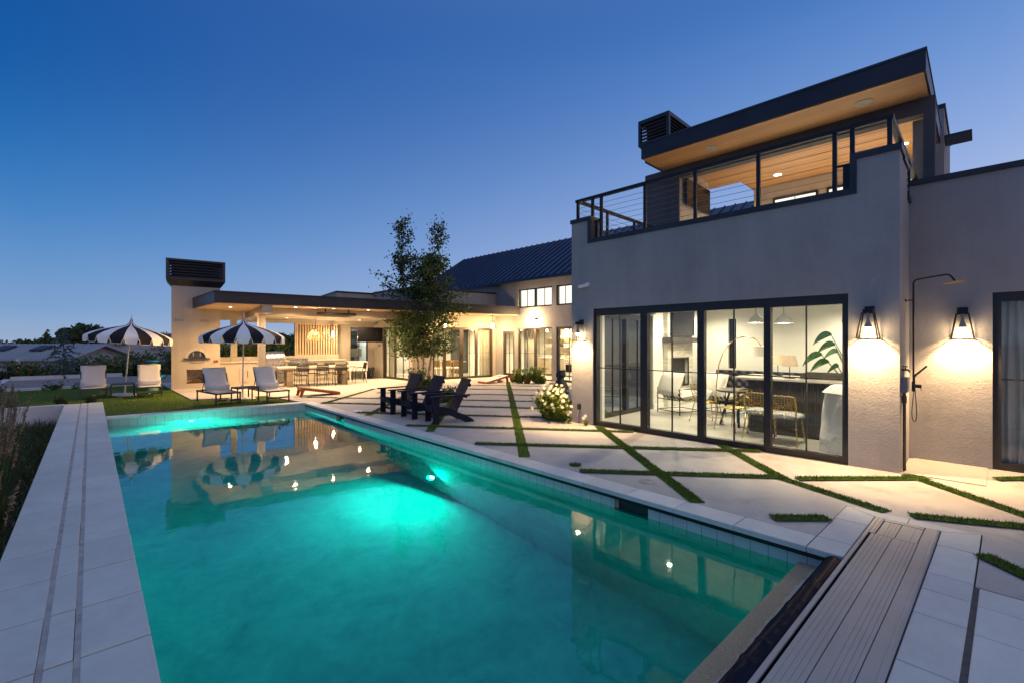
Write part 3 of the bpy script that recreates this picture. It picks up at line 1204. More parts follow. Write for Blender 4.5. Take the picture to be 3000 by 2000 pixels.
# ---- pool furniture: cover housing, rolled cover, lights
def build_cover():
    t = Thing('cover_housing', 'long silver aluminium pool cover housing with ribbed lid beside the paving', 'pool cover box', (3.0, .68, 0))
    m = MB(Matrix.Translation((-3.0, -.68, 0)))
    m.box(.32, 5.782, .446, .872, -.16, -.012)
    m.build('housing', 'aluminium_lid', t.o)
    m = MB(Matrix.Translation((-3.0, -.68, 0)))
    # rounded rail along the deck side
    prof = [(.440, -.012), (.440, .003), (.446, .010), (.458, .013), (.470, .010), (.474, .004), (.540, .004), (.540, -.012)]
    v = [(x, y, z) for x in (.32, 5.78) for y, z in prof]
    n = len(prof)
    m.add(v, [(i, (i + 1) % n, n + (i + 1) % n, n + i) for i in range(n)] + [tuple(range(n - 1, -1, -1)), tuple(range(n, 2 * n))])
    m.build('edge_rail', 'aluminium_lid', t.o)
    for x0, x1 in ((.32, 5.262), (5.270, 5.70)):
        m = MB(Matrix.Translation((-3.0, -.68, 0)))
        ys = [.545, .567, .594, .621, .648, .712, .716, .746, .776, .806, .836, .866] if x0 < 1 else [.55, .60, .70, .704, .73, .756, .782, .83]
        for a, b in zip(ys[:-1], ys[1:]):
            if b - a < .008:
                continue
            m.box(x0, x1, a + .0006, b - .0006, -.012, .0035 if x0 < 1 else .002)
        m.build('lid', 'aluminium_lid', t.o, bevel=.0008)
    m = MB(Matrix.Translation((-3.0, -.68, 0)))
    for a, b in ((.842, .856), (.858, .884), (.886, .914)):
        m.box(5.27 if a < .86 else .32, 5.782, a, b, -.011, .005)
    m.box(5.706, 5.782, .548, .838, -.011, .0048)
    m.build('edge_trim', 'aluminium_lid', t.o, bevel=.001)
    r = Thing('rolled_cover', 'black wrinkled vinyl pool cover rolled up along the pool ledge', 'pool cover', (2.4, 1.03, -.165))
    m = MB(Matrix.Translation((-2.4, -1.03, .165)))
    pts = []
    rr = []
    rnd = random.Random(2)
    nseg = 300
    v = []
    nn = 30
    for i in range(nseg + 1):
        x = .30 + (4.47 - .30) * i / nseg
        for k in range(nn):
            a = 2 * math.pi * k / nn
            ph = x * 19 + 1.3 * a + 2.6 * mnoise.noise(Vector((x * 2.1, 3.0, 0))) + 1.5 * math.sin(x * 4.1)
            w = abs(math.sin(ph * .5))
            fade = 0.06 + .94 * sstep(4.1, 3.55, x)
            rad = .080 + (.007 * (1 - w) ** 3 * (.6 + .4 * math.sin(x * 7 + 1)) + .006 * mnoise.noise(Vector((x * 5, math.cos(a) * 1.5, math.sin(a) * 1.5)))) * fade
            v.append((x, 0.972 + rad * math.cos(a) * 1.02, -.080 + rad * math.sin(a)))
    f = [(i * nn + k, i * nn + (k + 1) % nn, (i + 1) * nn + (k + 1) % nn, (i + 1) * nn + k) for i in range(nseg) for k in range(nn)]
    f.append(tuple(nseg * nn + k for k in range(nn)))
    m.add(v, f)
    m.build('cover_roll', 'vinyl', r.o, smooth=True)
    m = MB(Matrix.Translation((-2.4, -1.03, .165)))
    m.tube([(.3, .972, -.08), (4.53, .972, -.08)], .028, 10)
    m.build('axle', 'charcoal_metal', r.o, smooth=True)


build_cover()


def pool_light(loc, direction, label, power, fill=0):
    t = Thing('pool_light', label, 'pool light', loc, group='green pool lights')
    d = Vector(direction)
    m = t.mb()
    m.M = d.to_track_quat('Z', 'Y').to_matrix().to_4x4()
    m.lathe([(.0, -.01), (.085, -.01), (.085, .012), (.062, .018)], n=20, cap=False)
    m.build('rim', 'skimmer_white', t.o, smooth=False)
    m = t.mb()
    m.M = d.to_track_quat('Z', 'Y').to_matrix().to_4x4()
    m.lathe([(.060, .014), (.04, .026), (.0, .030)], n=20, cap=False)
    m.build('lens', 'pool_lens', t.o, smooth=True)
    t.light('AREA', tuple(d * .05), power, (0.0, 1.0, 0.70), .14, direction)
    if fill:
        t.light('POINT', tuple(d * .22 + Vector((0, 0, .04))), fill, (0.0, 1.0, 0.70), .05)


pool_light((1.86, 13.86, -.36), (0.0, -1, -.04), 'glowing green light under water at the far end of the pool', 60, 9)
pool_light((4.53, 7.04, -1.80), (-1, -.25, .30), 'glowing green light under water in the long side wall of the pool', 24)

for (x, y, lab, r) in ((4.97, 11.15, 'round white skimmer lid on the patio near the black chairs', .13),):
    t = Thing('skimmer_lid', lab, 'skimmer lid', (x, y, 0))
    t.mb().lathe([(r, 0), (r, .008), (r - .012, .012), (r * .4, .013), (0, .012)], n=28).build('lid', 'skimmer_white', t.o)
t = Thing('valve_lid', 'round tan plastic lid set in the concrete between turf strips by the coping', 'deck lid', (5.13, 3.08, 0))
t.mb().lathe([(.105, 0), (.105, .005), (.09, .007), (.085, .004), (0, .005)], n=28).build('lid', 'lid_plastic', t.o)
for a in (-.04, .04):
    MB().box(a - .012, a + .012, -.004, .004, .005, .0075).build('finger_slot', 'plastic_dark', t.o)


def round_turf(loc):
    rnd = random.Random(9)
    t = Thing('turf_plug', 'small round patch of turf in the concrete near the pool coping', 'turf plug', loc)
    m = t.mb()
    m.lathe([(.082, 0.0), (.082, .005), (0, .005)], n=20)
    for _ in range(320):
        a, r = rnd.uniform(0, 6.28), .082 * math.sqrt(rnd.random())
        blade(m, r * math.cos(a), r * math.sin(a), .004, rnd.uniform(.02, .035), rnd)
    m.build('grass_tuft', 'grass_blade', t.o)


round_turf((5.06, 4.18, 0))

# ================================================================== BUILDINGS
def glazing(t, P, a0, a1, z0, z1, stiles, muntins, hz, t0=.03, depth=.09, mat='black_frame', jamb=.07, head=.10, sill=.07,
            name='glass_door', gl='glass', handle=None, mw=.016):
    """framed glass door or window: one part with its panes and muntins as sub-parts"""
    m = t.mb()
    t1 = t0 + depth
    pbox(m, P, a0, a0 + jamb, t0, t1, z0 + sill, z1 - head)
    pbox(m, P, a1 - jamb, a1, t0, t1, z0 + sill, z1 - head)
    pbox(m, P, a0, a1, t0 - .002, t1, z1 - head, z1)
    pbox(m, P, a0, a1, t0 - .002, t1, z0, z0 + sill)
    for i, (a, b) in enumerate(stiles):
        pbox(m, P, a, b, t0 + (.012 if i % 2 else 0), t1 - .002, z0 + sill, z1 - head)
    fr = m.build(name, mat, t.o)
    edges = [a0 + jamb] + [v for s_ in sorted(stiles) for v in s_] + [a1 - jamb]
    for i in range(0, len(edges), 2):
        a, b = edges[i], edges[i + 1]
        m = t.mb()
        tt = t0 + depth * .5 + (.008 if (i // 2) % 2 else -.008)
        pbox(m, P, a, b, tt - .004, tt + .004, z0 + sill, z1 - head)
        m.build('pane', gl, fr)
        bars = t.mb()
        for u in muntins:
            if a < u < b:
                pbox(bars, P, u - mw / 2, u + mw / 2, tt - .02, tt + .02, z0 + sill, z1 - head)
        for z in hz:
            pbox(bars, P, a, b, tt - .019, tt + .019, z - mw / 2, z + mw / 2)
        if bars.v:
            bars.build('muntin', mat, fr)
    if handle is not None:
        m = t.mb()
        pbox(m, P, handle - .02, handle + .02, t0 - .05, t0 - .003, .92, 1.14)
        m.build('handle', mat, fr)
    return fr


PF = lambda a, t, z: (t, a, z)          # facade running along the house grid's second axis
PS = lambda a, t, z: (a, t, z)          # wall running into the house


def downlight(loc, frame, label, group, power, cone=130, r=.055, color=(1, .84, .60), parent_mat='white_paint', rz=0):
    t = Thing('ceiling_light', label, 'recessed light', loc, frame=frame, group=group)
    t.mb()
    m = MB()
    m.lathe([(r * 1.35, 0), (r * 1.35, -.006), (r, -.008), (r, -.001)], n=18, cap=False)
    m.build('trim_ring', parent_mat, t.o)
    m = MB()
    m.lathe([(r, -.003), (0, -.0035)], n=18, cap=False)
    m.build('lens', 'downlight_lens', t.o)
    if power:
        t.light('SPOT', (loc[0], loc[1], loc[2] - .03), power, color, r * .8, (0, 0, -1), cone, .7)
    return t


def build_house():
    h = Thing('two_storey_house', 'grey stucco two-storey house block with wide sliding glass doors and roof terrace', 'house', (0, 0, 0), frame='house')
    m = h.mb()
    wallgrid(m, PF, 0, 5.5, 0, .34, -.12, 4.30, [(.56, 4.94, -.2, 2.43), (.54, 4.98, 3.82, 5)])
    m.build('front_wall', 'stucco', h.o)
    m = h.mb()
    wallgrid(m, PS, .34, 7.5, 0, .30, -.12, 3.82, [])
    wallgrid(m, PS, .34, .9, 0, .30, 3.82, 4.26, [])
    m.build('end_wall', 'stucco', h.o)
    m = h.mb()
    wallgrid(m, PS, .34, 7.5, 5.2, 5.5, -.12, 3.80, [(.80, 2.98, -.2, 2.40)])
    m.build('side_wall', 'stucco', h.o)
    # interior linings
    m = h.mb()
    m.box(6.32, 6.5, .302, 4.318, 0, 3.6)
    m.box(6.32, 6.5, 4.542, 5.198, 0, 3.6)
    m.box(6.32, 6.5, 4.318, 4.542, 0, .95)
    m.box(6.32, 6.5, 4.318, 4.542, 2.42, 3.6)
    m.box(.342, 6.32, .301, .312, .02, 2.72)
    m.box(3.0, 6.32, 5.186, 5.199, .02, 2.72)
    m.box(.342, .79, 5.186, 5.199, .02, 2.72)
    m.box(.342, .352, .302, .55, .02, 2.72)
    m.box(.342, .352, 4.95, 5.186, .02, 2.72)
    m.box(.342, .352, .55, 4.95, 2.45, 2.72)
    m.build('interior_wall', 'interior_white', h.o)
    m = h.mb()
    m.box(.342, 6.32, .302, 5.198, 2.72, 2.80)
    m.build('ceiling', 'interior_white', h.o)
    m = h.mb()
    m.box(.34, 6.32, .302, 5.198, -.1, .012)
    m.box(.12, .34, .57, 4.93, -.1, .008)
    m.build('interior_floor', 'floor_tile', h.o)
    m = h.mb()
    m.box(3.0, 6.318, 5.166, 5.186, .012, .13)
    m.box(6.30, 6.32, .32, 5.16, .012, .13)
    m.build('baseboard', 'interior_trim', h.o)
    # slit window recess in the back wall
    m = h.mb()
    m.box(6.42, 6.46, 4.318, 4.542, .95, 2.42)
    m.build('slit_window', 'screen_black', h.o)
    glazing(h, PF, .56, 4.94, 0.0, 2.43, [(3.709, 3.854), (2.625, 2.746), (1.569, 1.668)], [4.342, 3.228, 2.142, 1.091], [1.205], name='sliding_door', t0=.035, depth=.12, head=.145, sill=.095, jamb=.075)
    m = h.mb()
    m.box(-.02, .16, .565, 4.935, -.02, .006)
    m.build('threshold', 'charcoal_metal', h.o)
    glazing(h, lambda a, t, z: (a, 5.5 - t, z), .80, 2.98, 0.0, 2.40, [(1.82, 1.93)], [1.33, 2.42], [1.205], name='side_glass_door', t0=.12, depth=.12, head=.12, sill=.09, jamb=.08)
    m = h.mb()
    m.bar((2.0, 5.15, 2.47), (2.0, 5.16, 2.47), .05, .05)
    m.box(.85, 2.95, 5.10, 5.18, 2.44, 2.52)
    m.build('curtain_rail', 'charcoal_metal', h.o)
    # parapet caps
    c = h.mb()
    tt = (-.025, .365)
    pbox(c, PF, -.025, .54, *tt, 4.302, 4.385)
    pbox(c, PF, .462, .54, *tt, 3.822, 4.302)
    pbox(c, PF, .54, 4.98, *tt, 3.822, 3.905)
    pbox(c, PF, 4.98, 5.06, *tt, 3.822, 4.302)
    pbox(c, PF, 4.98, 5.525, *tt, 4.302, 4.385)
    c.box(.365, .92, -.025, .32, 4.262, 4.33)
    c.box(.92, 6.6, -.025, .32, 3.822, 3.90)
    c.box(.365, 7.5, 5.18, 5.525, 3.802, 3.885)
    c.build('parapet_cap', 'fascia', h.o)
    m = h.mb()
    m.box(.342, 7.4, .30, 5.2, 3.45, 3.72)
    m.build('terrace_deck', 'concrete', h.o)
    # upper storey
    m = h.mb()
    m.box(3.6, 3.85, 0.0, 4.77, 6.03, 6.328)
    m.box(3.6, 3.95, -.16, 0.0, 3.7, 6.328)
    m.box(3.6, 5.45, 4.785, 5.76, 3.7, 6.328)
    m.build('upper_wall', 'stucco_dark', h.o)
    m = h.mb()
    m.box(3.62, 5.44, 4.765, 4.783, 3.73, 6.327)
    m.box(3.95, 6.6, .02, .18, 3.7, 6.05)
    m.box(7.0, 7.2, -.16, 4.05, 3.7, 6.328)
    m.build('terrace_wall', 'stucco_light', h.o)
    m = h.mb()
    m.box(4.0, 6.55, -.012, .02, 3.7, 6.32)
    m.build('siding', 'siding', h.o)
    m = h.mb()
    m.box(6.6, 6.99, -.162, .3, 3.7, 7.15)
    m.box(7.2, 9.6, -.16, .2, 3.7, 7.15)
    m.build('rear_tower', 'stucco', h.o)
    m = h.mb()
    m.box(6.56, 9.62, -.19, .33, 7.152, 7.23)
    m.build('tower_cap', 'fascia', h.o)
    m = h.mb()
    m.box(6.62, 7.30, -.62, -.165, 6.45, 6.51)
    m.build('eave_slab', 'fascia', h.o)
    roof = [(2.5, -.105), (2.5, 5.25), (6.05, 5.25), (6.05, 4.1), (7.3, 4.1), (7.3, -.105)]
    inner = [(2.53, -.075), (2.53, 5.22), (6.02, 5.22), (6.02, 4.07), (7.27, 4.07), (7.27, -.075)]
    r = h.mb().prism(roof, 6.352, 6.70).build('roof', 'fascia', h.o)
    m = h.mb()
    m.box(2.485, 7.3, -.12, -.092, 6.70, 6.725)
    m.box(2.485, 2.515, -.12, 5.265, 6.695, 6.735)
    m.build('drip_edge', 'charcoal_metal', r)
    h.mb().prism(inner, 6.330, 6.351).build('soffit', 'cedar', h.o)
    # louvred chimney cap
    ch = h.mb()
    ch.box(3.62, 5.3, 5.0, 5.78, 6.7, 7.06)
    ch.box(3.62, 5.26, 5.12, 5.72, 7.12, 7.69)
    ch.box(3.4, 5.42, 4.96, 5.86, 7.70, 7.80)
    for (x, y) in ((3.4, 4.96), (3.4, 5.78), (5.34, 4.96), (5.34, 5.78)):
        ch.box(x, x + .08, y, y + .08, 7.10, 7.70)
    ch.add([(3.58, 5.04, 6.98), (5.28, 5.04, 6.98), (5.28, 5.78, 6.98), (3.58, 5.78, 6.98), (3.4, 4.96, 7.12), (5.42, 4.96, 7.12), (5.42, 5.86, 7.12), (3.4, 5.86, 7.12)],
           [(0, 1, 5, 4), (1, 2, 6, 5), (2, 3, 7, 6), (3, 0, 4, 7), (4, 5, 6, 7), (0, 3, 2, 1)])
    cc = ch.build('chimney_cap', 'fascia', h.o)
    lv = h.mb()
    for k in range(6):
        z = 7.16 + k * .09
        lv.cbox((3.44, 5.41, z + .03), (.02, .74, .095), (0, RAD(35), 0))
        lv.cbox((4.41, 5.0, z + .03), (1.86, .02, .095), (RAD(-35), 0, 0))
    lv.build('louvre', 'fascia', cc)
    # windows at the back of the terrace; blinds glow in place of lit rooms
    for a, b in ((2.394, 3.513), (1.0, 2.187)):
        glazing(h, lambda u, t, z: (7.0 - t, u, z), a, b, 4.85, 5.93, [], [(a + b) / 2], [], name='terrace_window', t0=.0, depth=.05, jamb=.05, head=.05, sill=.05)
        m = h.mb()
        m.box(6.992, 6.998, a + .05, b - .05, 4.9, 5.88)
        m.build('blind', 'shade_glow', h.o)
    m = h.mb()
    m.box(3.8, 4.9, 4.752, 4.7645, 4.3, 4.95)
    m.build('terrace_fireplace', 'firebox', h.o)

    tv = Thing('television', 'flat black television on the terrace column above the glass doors', 'television', (4.5, 4.70, 5.68), frame='house')
    tv.mb().box(3.76, 5.24, 4.64, 4.70, 5.33, 6.03).build('screen', 'screen_black', tv.o, bevel=.006)
    tv.mb().box(4.3, 4.7, 4.70, 4.764, 5.5, 5.85).build('bracket', 'charcoal_metal', tv.o)

    downlight((6.1, 3.15, 6.328), 'house', 'glowing recessed light in the middle of the timber terrace ceiling', 'terrace ceiling lights', 190, r=.085)
    downlight((6.0, .50, 6.328), 'house', 'glowing recessed light at the corner end of the timber terrace ceiling', 'terrace ceiling lights', 190, r=.085)
    for (w, u, lab) in ((3.05, 3.72, 'round white speaker in the roof soffit towards the chimney'), (3.05, .82, 'round white speaker in the roof soffit near the outer corner')):
        t = Thing('ceiling_speaker', lab, 'speaker', (w, u, 6.330), frame='house', group='soffit speakers')
        MB().lathe([(.15, 0), (.15, -.008), (.135, -.01), (0, -.008)], n=28).build('grille', 'lid_plastic', t.o)

    # cable railing round the terrace
    r = Thing('terrace_railing', 'black steel railing with thin horizontal cables round the roof terrace', 'railing', (.12, 2.7, 3.9), frame='house')
    posts = [(5.42, 4.39), (5.03, 4.39), (4.81, 3.91), (3.80, 3.91), (2.81, 3.91), (1.77, 3.91), (.74, 3.91), (.53, 4.39), (.115, 4.39)]
    for u, z0 in posts:
        m = r.mb()
        m.box(.095, .145, u - .027, u + .027, z0, 4.775)
        m.build('post', 'black_metal', r.o)
    for w in (1.25, 2.45, 3.5):
        for u in (5.42, .115):
            m = r.mb()
            m.box(w - .025, w + .025, u - .025, u + .025, 3.89 if u > 1 else 3.905, 4.775)
            m.build('post', 'black_metal', r.o)
    m = r.mb()
    m.box(.08, .16, .07, 5.465, 4.776, 4.835)
    m.box(.16, 3.62, 5.38, 5.455, 4.776, 4.835)
    m.box(.16, 4.3, .075, .155, 4.776, 4.835)
    m.build('top_rail', 'black_metal', r.o)
    for k in range(7):
        z = 4.02 + k * .105
        m = r.mb()
        if z > 4.40:
            m.tube([(.12, .115, z), (.12, 5.42, z)], .004, 5)
        else:
            m.tube([(.12, .56, z), (.12, 4.97, z)], .004, 5)
        m.tube([(.12, 5.42, z), (3.6, 5.42, z)], .004, 5)
        m.tube([(.12, .115, max(z, 4.4 if False else z)), (4.2, .115, z)] if z > 4.40 else [(.95, .115, z), (4.2, .115, z)], .004, 5)
        m.build('cable', 'steel_cable', r.o)
    for u0, u1, a0, a1 in ((.56, .64, .545, .75), (4.90, 4.955, 4.80, 4.975)):
        m = r.mb()
        m.box(.10, .14, u0, u1, 3.91, 4.27)
        m.box(.105, .135, a0, a1, 4.271, 4.30)
        m.build('step_bracket', 'black_metal', r.o)

    # bedroom wing set back at the right
    b = Thing('bedroom_wing', 'single-storey stucco wing set back behind the outdoor shower', 'house', (1.17, -3, 0), frame='house')
    m = b.mb()
    wallgrid(m, PF, -6.5, -.002, 1.17, 1.45, -.12, 4.08, [(-3.4, -.867, -.2, 2.42)])
    m.build('front_wall', 'stucco', b.o)
    m = b.mb()
    pbox(m, PF, -6.5, -.004, 1.14, 1.48, 4.082, 4.16)
    m.build('parapet_cap', 'fascia', b.o)
    glazing(b, PF, -3.4, -.867, 0, 2.42, [(-2.2, -2.07)], [-1.47, -2.8], [1.235], name='glass_door', t0=1.20, depth=.11, head=.125, sill=.10, jamb=.085)
    m = b.mb()
    m.box(1.46, 5, -6.5, -.3, 3.6, 3.8)
    m.box(1.46, 5, -6.5, -.3, 2.72, 2.8)
    m.build('roof_slab', 'interior_white', b.o)
    m = b.mb()
    m.box(5, 5.2, -6.5, -.02, -.1, 3.6)
    m.box(1.46, 5, -6.7, -6.5, -.1, 3.6)
    m.box(1.46, 5, -.3, -.02, .0, 3.6)
    m.build('interior_wall', 'interior_white', b.o)
    m = b.mb()
    m.box(1.46, 5, -6.5, -.3, -.1, .012)
    m.build('interior_floor', 'oak', b.o)
    for (u0, u1, lab) in ((-1.62, -.95, 'pale pleated curtain behind the glass door beside the outdoor shower'),):
        c = Thing('curtain', lab, 'curtain', (1.56, (u0 + u1) / 2, .03), frame='house')
        m = c.mb()
        n = 70
        v = []
        for i in range(n + 1):
            u = u0 + (u1 - u0) * i / n
            for j in range(7):
                z = .03 + 2.33 * j / 6
                k = math.sin(u * 62 + .6 * math.sin(u * 13)) * (.030 + .012 * math.sin(z * 1.3 + u * 5))
                v.append((1.575 + k, u + .012 * math.sin(z * 2 + u * 31), z))
        m.add(v, [(i * 7 + j, (i + 1) * 7 + j, (i + 1) * 7 + j + 1, i * 7 + j + 1) for i in range(n) for j in range(6)])
        m.build('fabric', 'curtain', c.o, smooth=True)
        m = c.mb()
        m.tube([(1.575, u0 - .1, 2.37), (1.575, u1 + .08, 2.37)], .012, 8)
        m.build('rod', 'black_metal', c.o)


build_house()


def wall_lantern(w, u, z, lab, power):
    """tapered open-frame lantern: w = wall plane, bracket at u, bottom at z"""
    t = Thing('wall_lantern', lab, 'wall light', (w, u, z), frame='house', group='black wall lanterns')
    M = MB
    m = M()
    m.box(-.02, -.002, -.055, .055, .34, .44)
    m.build('wall_plate', 'black_metal', t.o)
    m = M()
    m.box(-.16, -.02, -.055, .055, .352, .398)
    m.build('canopy', 'black_metal', t.o)
    m = M()
    b, tp, cx = .115, .062, -.135
    zb, zt = 0.0, .345
    cb = [(cx + sx * b, sy * b, zb) for sx, sy in ((-1, -1), (1, -1), (1, 1), (-1, 1))]
    ct = [(cx + sx * tp, sy * tp, zt) for sx, sy in ((-1, -1), (1, -1), (1, 1), (-1, 1))]
    for i in range(4):
        m.bar(cb[i], ct[i], .011, .011)
        m.bar(cb[i], cb[(i + 1) % 4], .011, .011)
        m.bar(ct[i], ct[(i + 1) % 4], .011, .011)
    m.build('frame', 'black_metal', t.o)
    m = M()
    for i in range(4):
        j = (i + 1) % 4
        m.quad(cb[i], cb[j], ct[j], ct[i])
    m.build('glass', 'lamp_glass', t.o)
    m = M()
    m.lathe([(.016, .345), (.018, .25), (.02, .235), (.045, .165), (.05, .15)], (cx, 0, 0), 16, cap=False)
    bl = m.build('bulb', 'lid_plastic', t.o, smooth=True)
    m = M()
    m.lathe([(.05, .15), (.046, .128), (.025, .112), (0, .108)], (cx, 0, 0), 16, cap=False)
    m.build('bulb_face', 'bulb_warm', bl, smooth=True)
    t.light('SPOT', (w - .15, u, z + .10), power, (1, .63, .29), .03, (0.10, 0, -1), 128, .75)
    t.light('POINT', (w - .14, u, z + .10), power * .035, (1, .66, .33), .04)
    return t


wall_lantern(0, 5.23, 1.77, 'black lantern on the narrow stucco pier beside the white flowers', 62)
wall_lantern(0, .317, 1.79, 'black lantern on the stucco pier right of the sliding glass doors', 62)
wall_lantern(1.17, -.575, 1.79, 'black lantern on the set-back wall beyond the outdoor shower', 62)


def build_house_fittings():
    t = Thing('security_camera', 'small white security camera high on the front wall', 'security camera', (0, 5.07, 2.93), frame='house')
    m = MB()
    m.tube([(-.0, 0, .02), (-.03, 0, .02)], .045, 14)
    m.build('base', 'plastic_white', t.o, smooth=False)
    m = MB()
    m.tube([(-.03, 0, .02), (-.07, .02, 0), (-.08, .05, -.005)], .018, 8)
    m.build('arm', 'plastic_white', t.o)
    m = MB()
    m.tube([(-.07, -.02, .0), (-.10, .16, -.03)], .036, 14)
    m.build('camera_body', 'plastic_white', t.o)
    m = MB()
    m.tube([(-.10, .158, -.0305), (-.101, .168, -.032)], .028, 14)
    m.build('camera_lens', 'screen_black', t.o)

    t = Thing('power_outlet', 'grey weatherproof power outlet low on the pier by the flowers', 'outlet', (0, 5.28, .36), frame='house')
    MB().box(-.05, -.001, -.035, .035, -.06, .06).build('cover', 'charcoal_metal', t.o, bevel=.005)
    m = MB()
    m.tube([(-.04, 0, -.06), (-.06, .02, -.2), (-.03, .03, -.34)], .008, 6)
    m.build('cord', 'plastic_grey', t.o)

    # outdoor shower on the return wall
    t = Thing('outdoor_shower', 'black outdoor shower column with round rain head and hand spray', 'shower', (.62, -.09, 1.2), frame='house')
    W, U = .62, -.09
    m = t.mb()
    pts = [(W, U, 1.10), (W, U, 2.50)]
    for k in range(7):
        a = k / 6 * math.pi / 2
        pts.append((W, U - .06 + .06 * math.cos(a), 2.56 + .06 * math.sin(a)))
    pts += [(W - .01, U - .33, 2.655), (W - .012, U - .36, 2.65), (W - .014, U - .385, 2.625), (W - .02, U - .43, 2.545)]
    m.tube(pts, .0115, 10)
    m.build('riser_pipe', 'black_metal', t.o, smooth=True)
    m = t.mb()
    m.M = m.M @ Matrix.Translation((W - .02, U - .43, 2.54)) @ Matrix.Rotation(RAD(-4), 4, 'X')
    m.lathe([(.012, .02), (.02, .006), (.125, .004), (.128, 0), (.124, -.006), (0, -.006)], n=32)
    m.build('rain_head', 'gold_satin', t.o, smooth=False)
    m = t.mb()
    m.tube([(W, U, 2.33), (W, -.002, 2.33)], .008, 8)
    m.tube([(W, -.015, 2.33), (W, -.001, 2.33)], .022, 12)
    m.build('wall_bracket', 'black_metal', t.o)
    m = t.mb()
    m.tube([(W, U, 1.05), (W, U, 1.19)], .02, 12)
    m.tube([(W, U + .07, 1.13), (W, -.0015, 1.13)], .024, 12)
    m.tube([(W - .04, U - .0, 1.13), (W + .04, U, 1.13)], .017, 10)
    m.tube([(W, U, 1.13), (W, U - .085, 1.128)], .026, 14)
    m.tube([(W, U - .075, 1.13), (W, U - .08, 1.06)], .004, 6)
    m.build('mixer_valve', 'black_metal', t.o)
    m = t.mb()
    m.tube([(W, U - .01, 1.27), (W - .02, U - .025, 1.30)], .02, 10)
    m.bar((W - .02, U - .03, 1.29), (W - .04, U - .145, 1.415), .022, .022)
    m.build('hand_spray', 'black_metal', t.o)
    m = t.mb()
    hp = []
    for k in range(25):
        a = k / 24
        hp.append((W - .01, U - .012 + .028 * math.sin(a * 2 * math.pi) * (1 if a < .5 else .8), 1.25 - .62 * math.sin(a * math.pi) ** .6 if 0 < a < 1 else 1.26))
    m.tube(hp, .006, 6)
    m.build('hose', 'black_metal', t.o)

    t = Thing('utility_box', 'blue-grey utility box with conduit on the return wall under the shower tap', 'utility box', (.22, -.002, 1.2), frame='house')
    MB(t.M).box(.09, .33, -.07, -.002, 1.07, 1.27).build('box', 'box_blue_grey', t.o, bevel=.004)
    m = t.mb()
    m.tube([(.19, -.03, 0.0), (.19, -.03, 1.07)], .019, 10)
    m.tube([(.19, -.03, .92), (.19, -.03, 1.02)], .027, 10)
    m.build('conduit', 'bark_dark', t.o)
    t = Thing('hose_tap', 'small dark garden tap on the return wall beside the shower valve', 'tap', (.2, -.002, 1.36), frame='house')
    m = t.mb()
    m.tube([(.2, -.001, 1.37), (.2, -.07, 1.37), (.2, -.085, 1.34)], .012, 8)
    m.tube([(.2, -.04, 1.37), (.2, -.04, 1.41)], .007, 6)
    m.tube([(.2, -.04, 1.41), (.2, -.04, 1.42)], .03, 10)
    m.build('spout', 'black_metal', t.o)
    m = t.mb()
    m.box(.34, .36, -.012, -.002, 1.12, 1.42)
    m.build('backplate', 'plastic_grey', t.o)


build_house_fittings()

